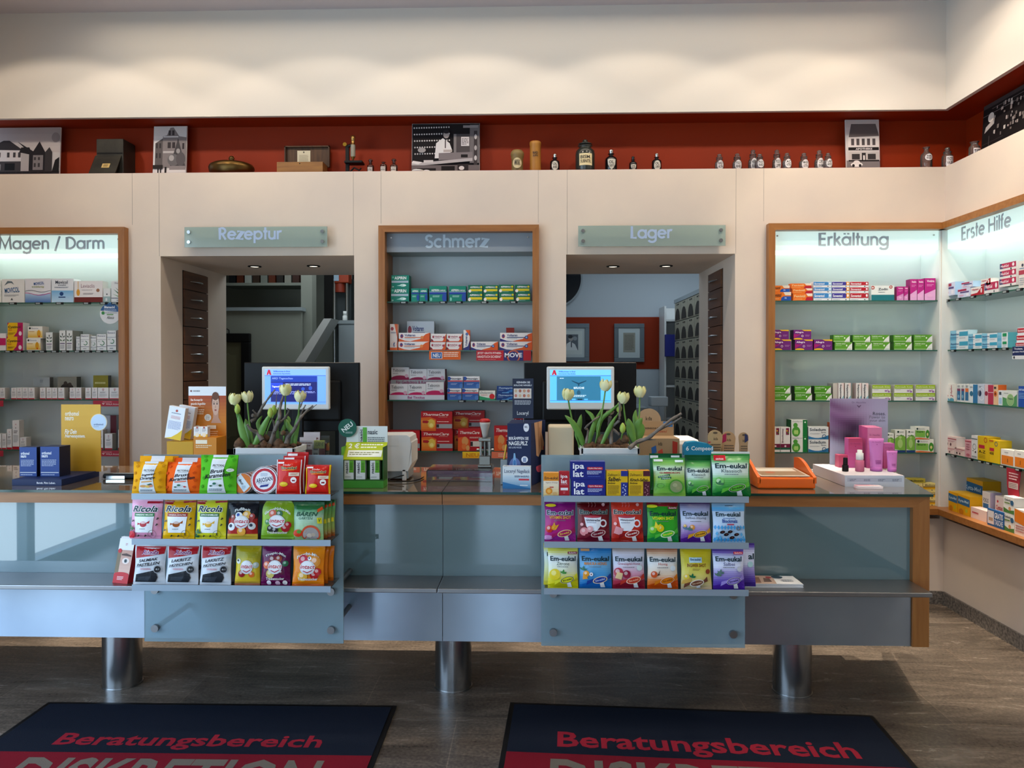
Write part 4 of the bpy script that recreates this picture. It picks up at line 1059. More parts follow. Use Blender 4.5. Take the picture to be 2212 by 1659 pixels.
# rose cosmetics display
Yh = 3.70
a, b2 = atY(1825, 1050, Yh), atY(1953, 1050, Yh); xr = b2.x; ww = b2.x - a.x
t = thing('counter_display', 'pale lilac cosmetics display with dark rose photo card', 'counter display', ((a.x + b2.x) / 2, Yh, ZT))
hw = ww / 2; bz = .056
b = MB().box(-hw, 0, .001, hw, .42, bz, 'd2cfd6'); draw(b, [('r', 0, 0, 1, 1, 'c9d2e0'), ('r', .04, .45, .96, .8, 'b4bccd')] + [('l', .08 + .24 * i, .5, .2 + .24 * i, .7, 2, '687080') for i in range(4)], flatS(-hw, 0, ww, bz, 0), ww, bz); b.build('base', 'paper', t)
ca, cb_ = atY(1793, 861, Yh + .40), atY(1918, 861, Yh + .40); cw = cb_.x - ca.x; chh = ca.z - ZT - bz
def rose(u, v):
    c = mixc('b4c0d8', 'a79fbc', v)
    for gu, gv, su, sv, col, k in ((.05, .92, .5, .07, '6e4470', .9), (.1, .78, .42, .05, '8a5c90', .8), (.25, .7, .35, .05, '5a3460', .9), (.1, .62, .4, .06, '7c5084', .7), (.4, .62, .2, .09, '3c2444', .95), (.3, .5, .22, .07, '241a2c', .95), (.05, .48, .16, .05, '5a3060', .8), (.6, .52, .12, .05, '7c7090', .5)):
        c = mixc(c, col, k * math.exp(-((u - gu + .25 * (v - gv)) / su) ** 2 - ((v - gv + .08 * sin(5 * u)) / (1.7 * sv)) ** 2))
    return c
face = [('f', 0, 0, 1, 1, 22, 34, rose), ('t', 'Dr. Hauschka', .38, .93, .62, .955, '584a66'), ('p', [(.46, .9), (.5, .86), (.54, .9), (.52, .9), (.5, .885), (.48, .9)], '584a66'), ('t', 'Roses.', .74, .75, .96, .8, '2c2a34'), ('t', 'Power to', .68, .7, .95, .745, '6c6a78'), ('t', 'your skin', .68, .64, .95, .69, '6c6a78')]
stand_card(t, 'photo_card', face, cw, chh, 'b0b2c8', (ca.x + cb_.x) / 2 - t.location.x, .40, bz)
pink = ('c85a84', 'd878b4')
def rose_box(px0, px1, yt, yb, yy, c0, c1, label, d_=.05):
    a, b2 = atY(px0, yt, yy), atY(px1, yt, yy); ww = b2.x - a.x; hh = a.z - ZT - bz
    cb = carton('', None, -ww / 2, 0, 0, ww, d_, hh, [('g', 0, 0, 1, 1, c0, c1, 8), ('t', 'Dr. Hauschka', .15, .8, .85, .84, '7a3060'), ('p', [(.44, .76), (.5, .7), (.56, .76), (.5, .73)], '7a2850')], c1, c0, c1)
    return tag(cb.build('carton', 'paper', None, ((a.x + b2.x) / 2, yy, ZT + bz + .0005)), label, 'carton', 'pink cosmetics cartons')
rose_box(1812, 1831, 983, 1018, 3.98, 'c05878', 'b84868', 'smallest dark pink cosmetics carton behind the black bottle')
rose_box(1833, 1863, 947, 1018, 3.97, 'c860a0', 'b84468', 'tall crimson pink carton behind the pump bottle')
for i in range(3): rose_box(1871 - 6 * i + 3, 1905 - 6 * i, 924 - 2 * i, 1018, 3.96 + .042 * i, 'c85a90', 'dc84ac', ('front', 'middle', 'rear')[i] + ' tall light pink carton of the row behind the large tube', .04)
rose_box(1909, 1932, 958, 1018, 3.95, 'c04c80', 'cc6cac', 'short magenta pink carton behind the small tube')
def tube_item(px, yt, yb, yy, wpx, label):
    p, q = atY(px, yt, yy), atY(px, yb, yy); hh = p.z - ZT - bz; r = wpx / 2 * yy / FPX
    t = thing('cream_tube', label, 'tube', (p.x, yy, ZT + bz + .0005))
    n = 9; mb = MB(); rows = []
    for i in range(n):
        v = i / (n - 1); z = .02 + (hh - .02) * v; rx = r * (.78 + .22 * v); ry = r * .62 * (1 - v) + .002
        rows.append([(rx * cos(2 * pi * k / 20), ry * sin(2 * pi * k / 20), z) for k in range(20)])
    mb.add([x for r_ in rows for x in r_], [(i * 20 + k, i * 20 + (k + 1) % 20, (i + 1) * 20 + (k + 1) % 20, (i + 1) * 20 + k) for i in range(n - 1) for k in range(20)] + [tuple(range((n - 1) * 20, n * 20))], 'cf7cc0', 0, True)
    def S(u, v, d):
        rx = r * (.78 + .22 * v); ry = r * .62 * (1 - v) + .002; x = (u - .5) * 2 * rx
        return (x, -ry * sqrt(max(0, 1 - (x / rx) ** 2)) - d - .0008, .02 + (hh - .02) * v)
    draw(mb, [('t', 'Dr. Hauschka', .2, .86, .8, .89, '7a3070'), ('p', [(.44, .82), (.5, .77), (.56, .82), (.5, .79)], '7a2860'), ('l', .3, .12, .75, .26, 4, '8a3c7c')], S, 2 * r, hh)
    mb.build('body', 'foil', t)
    MB().lathe([(r * .7, 0), (r * .76, .002), (r * .76, .019), (r * .7, .02)], 20, 'c06cb4').build('cap', 'paper', t)
tube_item(1893, 947, 1024, 3.86, 32, 'large pink cream tube standing upside down on the cosmetics display')
tube_item(1927, 974, 1024, 3.84, 23, 'small glossy pink tube standing on the cosmetics display')
p = atY(1857, 1023, 3.84)
t = thing('pump_bottle', 'pink pump bottle with white cap on the cosmetics display', 'bottle', (p.x, 3.84, ZT + bz + .0005))
MB().lathe([(.019, 0), (.0215, .002), (.0215, .055), (.016, .06)], 20, 'c86a88').build('body', 'foil', t)
MB().lathe([(.0175, .06), (.018, .062), (.018, .094), (.012, .096), (.012, .11), (.001, .111)], 20).build('cap', 'white', t)
p = atY(1826, 1021, 3.84)
t = thing('spray_bottle', 'small black bottle with ribbed cap on the cosmetics display', 'bottle', (p.x, 3.84, ZT + bz + .0005))
MB().lathe([(.0145, 0), (.0155, .002), (.0155, .03), (.0145, .032)], 18).build('body', 'black', t)
MB().lathe([(.011, .032), (.0115, .034), (.0105, .068), (.009, .07), (.001, .0705)], 18).build('cap', 'black', t)
p = atZ(1875, 1055, ZT)
for i in range(3):
    b = MB().box(-.06, 0, 0, .06, .05, .0035, 'e8dfe4'); S_ = lambda u, v, d: (-.06 + .12 * u, .05 * v, .0035 + d); draw(b, [('r', 0, .5, .6, 1, 'd88a98'), ('p', [(.6, .5), (1, .5), (.6, 1)], 'e0a8b0')], S_, .12, .05)
    tag(b.build('leaflet', 'paper', None, (p.x + .004 * i, 3.63 + .004 * i, ZT + .0004 + .0038 * i), -.08 + .05 * i), ('lowest', 'middle', 'topmost')[i] + ' pink and white leaflet in front of the cosmetics display', 'leaflet', 'pink leaflets on the worktop')
for i in range(3):
    p = atZ(1778, 1018, ZT); tag(MB().box(-.07, 0, 0, .07, .1, .004, ('dcdad4', 'e8e8ea', 'd8cfc0')[i]).build('paper_sheaf', 'paper', None, (p.x + .01 * i, 4.12 + .02 * i, ZT + .0004 + .0042 * i), .25 - .2 * i), ('lowest', 'middle', 'topmost')[i] + ' folded paper of the sheaf between orange tray and cosmetics', 'paper', 'papers behind the orange tray')

# wristband display of brown card, blue plaster display and hang cards
Yk = 3.74
a, b2 = atY(1383, 915, Yk), atY(1468, 915, Yk); ww = b2.x - a.x; hw = ww / 2
t = thing('counter_display', 'brown cardboard display with a round card header behind the branch', 'counter display', ((a.x + b2.x) / 2, Yk, ZT))
zk = a.z - ZT
b = MB().box(-hw, 0, .001, hw, .16, zk - .075, 'a58a68'); draw(b, [('p', [(.28, .8), (.4, .85), (.42, .7), (.3, .66)], '2a60a8'), ('p', [(.45, .72), (.56, .78), (.6, .6), (.48, .56)], 'c04838'), ('p', [(.82, .95), (.95, .92), (.94, .6), (.82, .62)], 'a83020'), ('t', 'kda', .46, .85, .56, .93, '3a3028'), ('e', .2, .6, .04, None, '3c3430'), ('r', .32, .5, .42, .58, '2a60a8')], flatS(-hw, 0, ww, zk - .075, 0), ww, zk - .075); b.build('box', 'paper', t)
stand_card(t, 'header', [('t', 'MÜCKENSCHUTZ', .1, .45, .66, .6, '3a3028', 'b'), ('t', 'Armband', .45, .22, .82, .4, 'b04830', 'i'), ('p', [(.72, .6), (.97, .62), (.97, 1), (.72, .98)], '3a78b8')], ww, .075, 'b08f68', 0, .155, zk - .075)
disc_card('round_header', [('t', 'kda', .36, .5, .62, .66, '2c241e'), ('r', .36, .44, .64, .455, '2c241e')], .062, 'b39572', t, (-.03, .157, zk + .005))
p, q = atY(1478, 975, 3.66), atY(1541, 975, 3.66); ww = q.x - p.x
b = MB().prism([(-ww / 2, 0), (ww / 2, 0), (ww / 2, .2), (ww * .3, .215), (-ww * .1, .225), (-ww * .42, .22), (-ww / 2, .2)], 0, .05, '1c86ae')
draw(b, [('t', 'Compeed', .24, .78, .98, .9, 'e6f2f8', 'b'), ('t', '6', .06, .8, .16, .9, 'e6f2f8', 'b'), ('e', .86, 1.0, .05, None, 'c02848')], flatS(-ww / 2, 0, ww, .225, 0), ww, .225)
tag(b.build('plaster_pack', 'paper', None, ((p.x + q.x) / 2, 3.66, ZT), recalc=False), 'turquoise blister plaster pack behind the green sweets bags', 'pack')
for i, (px0, px1, yt, c, lab) in enumerate(((1529, 1561, 929, 'b79a70', 'first brown hang card behind the green sweets bags'), (1558, 1589, 932, 'b49068', 'second brown hang card, with a crimson corner'), (1596, 1617, 934, 'a88c68', 'narrow brown hang card with a navy corner'))):
    yy = 3.72 + .01 * i; a, b2 = atY(px0, yt, yy), atY(px1, yt, yy); ww = b2.x - a.x; hh = a.z - ZT; r = ww / 2
    pts = [(-r * .8, 0), (r * .8, 0), (r * .85, hh - 2.6 * r)] + [(r * cos(pi * k / 10), hh - r + r * sin(pi * k / 10)) for k in range(11)] + [(-r * .85, hh - 2.6 * r)]
    b = MB().prism(pts, 0, .008, c)
    draw(b, [('t', 'kda', .4, .82, .68, .87, '2c241e'), ('e', .5, .95, .16, .018, '584838'), ('l', .2, .62, .9, .76, 3, '6a5a48')] + ([('p', [(.02, .78), (.35, .82), (.35, .97), (.1, .93)], 'a82050')] if i == 1 else [('p', [(.6, .8), (.98, .85), (.9, .95), (.6, .98)], '2a3058')] if i == 2 else []), flatS(-r, 0, ww, hh, 0), ww, hh)
    tag(b.build('hang_card', 'paper', None, ((a.x + b2.x) / 2, yy, ZT)), lab, 'hang card', 'brown hang cards')
# printers of the staff side
t = thing('desk_printer', 'white printer standing behind the brown cardboard display', 'printer', (atY(1470, 950, 4.1).x, 4.05, ZT))
MB().box(-.12, 0, .001, .1, .22, .2, bev=.03).build('housing', 'white', t); MB().box(-.1, -.001, .06, .08, .01, .09).build('paper_slot', 'black', t)
a = atY(1212, 920, 3.78)
t = thing('label_printer', 'beige label printer with a dark paper slot beside the navy display', 'printer', (a.x, 3.78, ZT))
MB().box(-.065, 0, .001, .065, .13, a.z - ZT, bev=.01).build('housing', mat('beige_plastic', 'd8c8a8', .5), t); MB().box(-.045, -.003, .05, .065, .001, .13, bev=.001).build('paper_slot', 'black', t)

# things on the bench shelf
ZB = .612
p = atZ(1672, 1268, ZB); rr = random.Random(3)
for i in range(6):
    b = MB().box(-.13, 0, 0, .13, .13, .0028, 'e4e6ea')
    if i == 5: draw(b, [('p', [(0, 0), (.55, 0), (.62, 1), (.08, 1)], 'b8a294'), ('p', [(.1, .1), (.3, .1), (.36, .8), (.2, .8)], '7a5a4c'), ('e', .52, .75, .05, .12, '902c34'), ('e', .68, .8, .1, .17, '2c4458'), ('p', [(.36, .2), (.5, .2), (.52, .6), (.42, .7)], '5c4a44'), ('l', .7, .2, .9, .5, 3, '8890a0')], lambda u, v, d: (-.13 + .26 * u, .13 * v, .0028 + d), .26, .13)
    tag(b.build('brochure', 'paper', None, (p.x - .005 + .004 * rr.random(), 3.375 + .004 * rr.random(), ZB + .0004 + .003 * i), .03 * (rr.random() - .5)), ('lowest brochure of the white stack on the steel bench', 'second lowest brochure of the white stack on the steel bench', 'third lowest brochure of the white stack on the steel bench', 'fourth brochure from below, white stack on steel bench', 'brochure just under the photo cover on the steel bench', 'topmost brochure with a photo cover on the steel bench')[i], 'brochure', 'white brochures on the bench')
p = atZ(268, 1257, ZB)
t = thing('leaflet_stand', 'red and white leaflet stand with a close-up eye photo', 'leaflet holder', (p.x - .006, 3.36, ZB + .0004), -.22)
hh = .196; ww = .082
b = MB().prism([(0, 0), (.075, 0), (.075, hh * .97), (.05, hh)], -ww / 2, ww / 2, 'a01824', ax='x')
S_ = lambda u, v, d: (-ww / 2 + u * ww, .05 * v - d, v * hh)
draw(b, [('r', 0, 0, 1, 1, 'dfe2e6'), ('g', .0, .22, 1, .74, 'd8b4a4', 'b88c7c', 6), ('r', 0, .22, .25, .74, '7a6a50'), ('e', .62, .5, .24, .07, 'e6d6ce'), ('e', .62, .5, .1, None, '4a6068'), ('e', .62, .5, .05, None, '141414'), ('p', [(.3, .62), (.95, .6), (.95, .63), (.6, .67), (.3, .65)], '4a3028'), ('r', 0, 0, 1, .2, 'c01824'), ('e', .5, .2, .5, .05, 'c01824'), ('l', .25, .07, .7, .16, 3, 'f0d8d8'), ('e', .14, .72, .12, None, 'c01824'), ('l', .45, .84, .6, .9, 2, 'c08888')], S_, ww, hh)
b.build('holder', 'paper', t, recalc=False)
for k in range(3): MB().box(-ww / 2 + .003, .052 + .006 * k, .15, ww / 2 - .003, .055 + .006 * k, hh + .006, 'e6e8ea').build('leaflet', 'paper', t)
# ---------------------------------------------------------------- pouches and boxes in the candy trays
def bag(label, x0, x1, yt, tray, stops, face, yy=0.0, t=.017, lean=.13, rz=0, cat='candy bag', group=None, yb=None, mt='foil', name='candy_bag', zoff=0, round_top=0):
    """a filled pouch: flat seams at top and bottom, a pillow between, leaning on the glass sheet"""
    Y = YT + .034 + yy
    pb = 1066 if tray == 0 else 1164 if tray == 1 else 1263
    a, b2 = atY(x0, yt, Y + .03), atY(x1, yt, Y + .03)
    w_ = b2.x - a.x; z0 = TZ[tray] + .0186 + zoff; h = (min(a.z, TZ[tray - 1] + .0125 if tray else 9) - z0) / cos(lean)
    ph = (x0 * 7 % 11) * .57
    def S(u, v, d):
        uu = min(1, max(0, u)); vv = min(1, max(0, (v - .05) / .87))
        e = (max(0, sin(pi * uu)) ** .55) * (max(0, sin(pi * vv)) ** .5)
        x = (u - .5) * w_ * (1 - .05 * sin(pi * min(1, max(0, v))) ** 2)
        if round_top and v > 1 - round_top: x *= sqrt(max(.0, 1 - ((v - 1 + round_top) / round_top) ** 2 * .45))
        return (x, -t * e - d + .0016 * sin(9 * u + ph) * sin(7 * v + 2 * ph) - .002, v * h)
    nu, nv = 12, 20
    mb = MB()
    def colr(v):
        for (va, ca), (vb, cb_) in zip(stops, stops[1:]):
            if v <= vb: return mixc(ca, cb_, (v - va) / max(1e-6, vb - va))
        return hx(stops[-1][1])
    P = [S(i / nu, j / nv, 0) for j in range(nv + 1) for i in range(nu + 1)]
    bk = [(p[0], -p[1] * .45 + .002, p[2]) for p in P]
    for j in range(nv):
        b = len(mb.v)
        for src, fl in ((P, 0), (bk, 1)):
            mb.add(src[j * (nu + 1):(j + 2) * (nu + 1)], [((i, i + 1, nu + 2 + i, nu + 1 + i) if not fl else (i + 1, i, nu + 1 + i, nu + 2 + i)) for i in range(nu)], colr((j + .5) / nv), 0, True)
    draw(mb, face, lambda u, v, d: S(u, .03 + .97 * v, d), w_, h, 0, .0012, .0002, sub=1, curved=True)
    o = mb.build(name, mt, None, ((a.x + b2.x) / 2, Y, z0), rz, rx=-lean)
    return tag(o, label, cat, group)


NAVY = '0c2b34'
def candy(cc, oc, tc, u=.64, v=.19):
    """wrapped sweet with twisted ends, drawn on the pouch"""
    return [('p', [(u - .2, v - .03), (u - .42, v - .13), (u - .4, v - .02), (u - .2, v + .03)], cc), ('p', [(u + .18, v + .05), (u + .34, v + .17), (u + .36, v + .05), (u + .2, v)], cc),
            ('p', [(u - .02, v - .06), (u + .02, v - .2), (u + .16, v - .2), (u + .1, v - .05)], 'd8dade'), ('e', u, v, .235, .085, 'f0f0e8', 14), ('e', u, v, .225, .079, oc, 14), ('e', u, v, .2, .066, cc, 14), ('t', 'Em-eukal', u - .15, v - .02, u + .15, v + .03, tc, 'b r14')]


def em(flav, fc, candyc, oc, tc, extra=(), flat=None, badge=None, low=None, fb=''):
    a = []
    if low: a += [('p', [(0, .0), (1, 0), (1, .2), (.8, .16), (.55, .1), (.3, .13), (0, .06)], low)]
    a += [('t', 'Em-eukal', .07, .655, .93, .775, NAVY, 'b', flat)]
    a += [('t', flav, .5 - min(.36, .031 * len(flav)), .555, .5 + min(.36, .031 * len(flav)), .635, fc, fb), ('l', .3, .5, .7, .53, 1, '6a7078')]
    a += list(extra) + candy(candyc, oc, tc)
    if badge: a += [('p', [(.66, .83), (.97, .83), (.97, .89), (.66, .89)], badge), ('t', 'Zuckerfrei', .69, .845, .94, .878, 'f4e8ec', 'b')]
    return a


def ball(u, v, r, c, c2=None): return [('e', u, v, r, None, c), ('e', u - r * .2, v + r * .2, r * .45, None, c2 or mixc(c, 'ffffff', .35))]
def leafs(u, v, c='3f8a3c'): return [('p', [(u, v), (u + .05, v + .07), (u + .02, v + .12), (u - .03, v + .06)], c), ('p', [(u, v), (u - .08, v + .03), (u - .1, v + .08), (u - .03, v + .05)], c), ('p', [(u, v), (u + .1, v + .0), (u + .12, v + .05), (u + .04, v + .05)], c)]


# --- upper tray, lozenge side
def pect(col, dark, l1, l2, tc, pic):
    return [('p', [(.22, 0), (.72, 0), (.66, .5), (.74, 1), (.34, 1), (.3, .5)], 'dfe3e6'), ('t', 'PECTORAL', .36, .69, .7, .75, '3c3a3a', 'bi'), ('l', .4, .655, .66, .675, 1, '8a8a8a'),
            ('t', l1, .3, .53, .74, .63, '1c1a20', 'bi r6'), ('t', l2, .16 if len(l2) > 7 else .24, .41, .88 if len(l2) > 7 else .74, .52, '1c1a20', 'bi r6'), ('p', [(.32, .33), (.64, .36), (.64, .4), (.32, .37)], tc)] + pic + [('l', .28, .06, .66, .12, 2, '3c5a6c')] + \
        [('p', [(u, v), (u + .05, v + .05), (u + .02, v + .11), (u - .04, v + .06)], dark) for u, v in ((.08, .12), (.12, .34), (.07, .58), (.14, .8), (.84, .14), (.88, .36), (.84, .6), (.9, .82), (.12, .92), (.82, .92))]
PA = pect('e8a000', 'c98600', 'Ingwer', 'Orange', 'e0a860', [('e', .38, .22, .1, .04, 'd8a060'), ('e', .52, .21, .08, .04, 'e8c060'), ('e', .6, .23, .06, .04, 'd89070'), ('p', [(.48, .27), (.6, .31), (.66, .28), (.54, .25)], '1f5a48')])
PB = pect('f0600a', 'd04800', 'Brust', 'Karamellen', 'e07860', [('e', .46, .22, .1, .035, 'c4ccd0'), ('e', .44, .25, .05, .03, '2f6a54'), ('e', .34, .19, .04, .02, '2f5a44'), ('e', .6, .2, .035, .025, 'c03838')])
PG = pect('58b820', '3c9810', 'Brust', 'Karamellen', '90c870', [('e', .46, .22, .1, .035, 'c4ccd0'), ('e', .44, .25, .05, .03, '2f6a54'), ('e', .34, .19, .04, .02, '2f5a44'), ('e', .6, .2, .04, .03, '3c5a34')])
bag('front yellow gusset bag reading Ingwer Orange', 293, 366, 996, 0, [(0, 'e8a410'), (1, 'eaa400')], PA, -.006, mt='soft', t=.02)
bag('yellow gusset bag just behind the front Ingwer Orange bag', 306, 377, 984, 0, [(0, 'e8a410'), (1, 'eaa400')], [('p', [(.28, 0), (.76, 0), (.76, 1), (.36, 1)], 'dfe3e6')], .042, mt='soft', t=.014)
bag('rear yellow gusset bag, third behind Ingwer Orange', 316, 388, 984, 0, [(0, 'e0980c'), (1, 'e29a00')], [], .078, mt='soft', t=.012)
bag('front orange gusset bag reading Brust Karamellen', 362, 441, 997, 0, [(0, 'f0640c'), (1, 'f25c08')], PB, .004, mt='soft', t=.02)
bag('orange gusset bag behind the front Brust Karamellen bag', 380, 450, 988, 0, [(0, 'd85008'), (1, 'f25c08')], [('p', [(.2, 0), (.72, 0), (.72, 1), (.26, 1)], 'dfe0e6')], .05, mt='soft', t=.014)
bag('green gusset bag reading Brust Karamellen', 437, 517, 982, 0, [(0, '58b820'), (1, '50b41c')], PG + [('e', .86, .6, .1, .045, 'e4ece4'), ('l', .8, .58, .92, .62, 2, '90a090')], -.002, mt='soft', t=.02)


def tin(label, cx, cy, r, yy, face, rim, n, dx, labels):
    Y = YT + .03 + yy; c = atY(cx, cy, Y); R_ = r * Y / FPX
    for k in range(n):
        mb = MB(); q = 30
        mb.prism([(R_ * cos(2 * pi * i / q), R_ * sin(2 * pi * i / q)) for i in range(q)], 0, .016, rim[1]); mb.prism([(R_ * 1.02 * cos(2 * pi * i / q), R_ * 1.02 * sin(2 * pi * i / q)) for i in range(q)], .0, .006, rim[0])
        if k == 0: draw(mb, face, flatS(-R_, -R_, 2 * R_, 2 * R_, 0), 2 * R_, 2 * R_)
        tag(mb.build('lozenge_tin', 'paper', None, (c.x + dx * k, Y + .0195 * k, TZ[0] + .0195 + R_ * 1.02), rx=-.14), labels[k], 'tin', 'round lozenge tins in the upper tray')
tin('', 523, 1044, 22, .012, [('e', .5, .5, .48, None, 'd0701c'), ('p', [(.12, .7), (.4, .98), (.9, .36), (.62, .06)], 'cfe0ea'), ('t', 'PECTORAL', .14, .68, .52, .76, '2c3c4c', 'b r-52'), ('t', 'Brust', .3, .5, .62, .64, '1c1a20', 'bi r-52'), ('l', .5, .2, .7, .4, 3, '8aa0b0')], ('d8dce0', 'c8661c'), 4, .008, ['front white and orange lozenge tin beside the green bag'] + [f'white and orange lozenge tin, {q} in its row beside the green bag' for q in ('second', 'third', 'fourth')])
tin('', 571, 1043, 30, .002, [('e', .5, .5, .47, None, 'e0e4ea'), ('o', .5, .5, .43, .43, 'b81c30', 0, .78), ('p', [(.3, .58), (.3, .7), (.42, .72), (.42, .84), (.48, .84), (.48, .72), (.6, .7), (.72, .7)], '9ab0cc'), ('e', .5, .5, .33, .33, 'e4e8ee'), ('t', 'ARIOSAN', .2, .44, .8, .6, '18224e', 'b r10'), ('l', .28, .35, .74, .42, 2, '9090b0'), ('p', [(.34, .24), (.64, .28), (.68, .36), (.38, .32)], '1c2a80'), ('l', .36, .64, .64, .76, 3, 'a0b0c8')], ('dfe2e6', 'a81c2c'), 4, .012, ['front white and red lozenge tin with a red ring on its lid'] + [f'white and red lozenge tin, {q} in the row beside the red bags' for q in ('second', 'third', 'fourth')])
KID = [('t', 'Em-eukal', .2, .72, .82, .8, '201c14', 'b', 'e8d8a0'), ('t', 'Kinder', .26, .82, .6, .87, 'f4e8e4', 'i'), ('p', [(.24, .67), (.74, .69), (.74, .71), (.24, .69)], 'e8901c'), ('r', .54, .52, .94, .62, 'f0e8d4'), ('l', .6, .54, .9, .6, 2, 'b06040'), ('e', .74, .4, .12, None, 'f2f0f0'), ('e', .71, .385, .035, None, '8a1828'), ('e', .77, .385, .035, None, '8a1828'), ('e', .34, .28, .17, .07, 'e0b818'), ('e', .34, .3, .1, .03, 'f0d040'), ('r', .06, .88, .3, .93, 'eeeaea')]
bag('front red children’s candy bag with white edges', 601, 655, 992, 0, [(0, 'c81c14'), (1, 'd02418')], [('r', 0, 0, .035, 1, 'e4e2e4'), ('r', .965, 0, 1, 1, 'e4e2e4')] + KID, -.004, cat='candy bag')
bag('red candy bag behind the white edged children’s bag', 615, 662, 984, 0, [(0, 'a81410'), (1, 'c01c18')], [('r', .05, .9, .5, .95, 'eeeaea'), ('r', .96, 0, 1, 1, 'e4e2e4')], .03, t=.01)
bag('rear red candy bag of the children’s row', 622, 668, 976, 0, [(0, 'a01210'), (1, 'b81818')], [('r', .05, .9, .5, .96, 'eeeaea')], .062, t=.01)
bag('red children’s candy bag with yellow edges', 664, 718, 1003, 0, [(0, 'c81c14'), (1, 'c02018')], [('r', 0, 0, .05, .9, 'e8b818'), ('r', .94, 0, 1, 1, 'e8b818')] + KID, .0, cat='candy bag')

# --- middle tray, lozenge side
def ricola(sub, sc, pic, base, pack=False):
    a = [('r', .5, .9, 1, .955, 'a0182a'), ('t', 'OHNE ZUCKER', .56, .91, .95, .94, 'f0dcdc', 'b')] if not pack else [('p', [(0, .88), (.28, .88), (.32, .97), (0, .97)], '9a1a26'), ('t', 'VORRATS-', .01, .925, .27, .955, 'e8c8b0'), ('p', [(.62, .91), (1, .93), (1, .975), (.6, .96)], '9a1a26')]
    return a + [('t', 'Ricola', .06, .68, .92, .84, '0c2430', 'bi', 'eef0ea'), ('r', .14, .56, .8, .65, sc), ('t', sub, .18, .585, .76, .625, 'eef4ea', 'b'), ('p', [(.14, .56), (.8, .56), (.74, .14), (.2, .14)], 'e6ebf0'),
                ('p', [(.26, .4), (.36, .37), (.26, .33)], pic), ('p', [(.54, .38), (.68, .46), (.66, .38)], pic), ('e', .46, .36, .12, .075, pic), ('e', .46, .4, .1, .03, mixc(pic, 'ffffff', .5)), ('l', .34, .22, .56, .25, 1, '60707a'), ('o', .74, .1, .13, None, '5a5a40', 0, .92), ('t', 'R', .7, .06, .78, .14, '20201c', 'bi')] + \
        [e for u, v in ((.08, .44), (.9, .5), (.88, .34), (.3, .05), (.52, .05), (.08, .2)) for e in (('e', u, v, .035, .016, '3a3c30', 40), ('e', u + .02, v + .02, .03, .014, '3a3c30', -30))]
bag('pink bag reading Himbeere Melisse', 289, 356, 1078, 1, [(0, 'd890b0'), (1, 'e4a8c4')], ricola('HIMBEERE MELISSE', '117a3c', 'b02030', '') + leafs(.03, .22, '2c6a38') + [('e', .08, .08, .12, .1, 'c82c3c')], -.004)
bag('golden yellow bag reading Original Kräuter', 359, 427, 1078, 1, [(0, 'eab40c'), (.7, 'd8a808'), (1, 'c49010')], ricola('ORIGINAL KRÄUTER', '9a2428', 'a05018', '', True), -.004)
bag('lime yellow bag reading Zitronenmelisse', 429, 494, 1078, 1, [(0, 'd8d020'), (.7, 'd0d838'), (1, 'b8b828')], ricola('ZITRONENMELISSE', '2c6a40', 'd8a828', '', True) + leafs(.1, .12, '2f6a3c') + leafs(.05, .02, '1f5a34'), -.004)
def intact(txt, ring, bits, low=None):
    return [('t', txt, .5 - min(.4, .036 * len(txt)), .76, .5 + min(.4, .036 * len(txt)), .84, 'e4e6e2', 'b a')] + bits + [('e', .5, .45, .25, .18, 'c8ccd2'), ('e', .48, .47, .2, .14, 'dfe3e8'), ('t', 'intact', .26, .42, .76, .52, 'b01c38', 'bi', 'f0f0f0'), ('p', [(.36, .36), (.5, .31), (.66, .37), (.66, .39), (.5, .335), (.36, .38)], 'b01c38')] + ([('t', low, .2, .12, .82, .19, 'd8d4d0', 'b')] if low else [])
bag('black and red bag reading Fußball', 497, 562, 1082, 1, [(0, 'c8a838'), (.14, 'c8a838'), (.16, 'a82420'), (.55, 'a02420'), (.58, '14161e'), (1, '12141c')], intact('Fußball', 0, ball(.14, .32, .13, 'e0e4ea', '16203c') + ball(.84, .34, .12, 'd8dce0', '16203c') + ball(.4, .62, .12, 'dce4ea', '3050a0') + ball(.66, .64, .14, 'd8a848') + ball(.84, .6, .1, '9a3028') + ball(.5, .2, .15, 'd89838') + ball(.2, .58, .08, '8a3028')), -.004)
bag('green rounded bag reading Gartenfrüchte Mix', 569, 641, 1081, 1, [(0, '6a9820'), (.5, '84ac20'), (1, '7a9a1c')], intact('Gartenfrüchte-Mix', 0, ball(.36, .66, .12, 'c06048') + ball(.56, .66, .1, '3a6a4c') + ball(.2, .44, .08, '3c7a3c') + ball(.3, .26, .1, '20201c') + ball(.44, .22, .1, '242020') + ball(.76, .28, .13, 'a01820') + ball(.84, .36, .1, 'a81c24'), 'Traubenzucker'), -.008, round_top=.3, zoff=.004)
BG = [('g', 0, .8, 1, 1, '2c6a38', '0c4a24', 5), ('t', 'BÄREN', .12, .62, .84, .76, '184a34', 'bi'), ('t', 'GARTEN', .2, .53, .68, .6, '28604a', 'i'), ('p', [(.82, .72), (.98, .8), (.94, .88), (.8, .8)], 'd8501c'), ('t', 'ORIGINAL', .3, .78, .62, .81, '3a6a58'), ('e', .62, .14, .3, .24, 'c8502c'), ('e', .62, .12, .25, .2, 'a09a98'), ('e', .58, .1, .08, .06, 'c8b8a8'), ('e', .7, .12, .07, .05, 'b8a898'), ('e', .2, .16, .16, .1, 'c83818'), ('e', .24, .2, .08, .05, '4a8a2c'), ('p', [(.84, .42), (.98, .42), (.96, .58), (.82, .58)], 'd8d020'), ('t', 'V', .86, .46, .94, .56, '2c7a2c', 'b')]
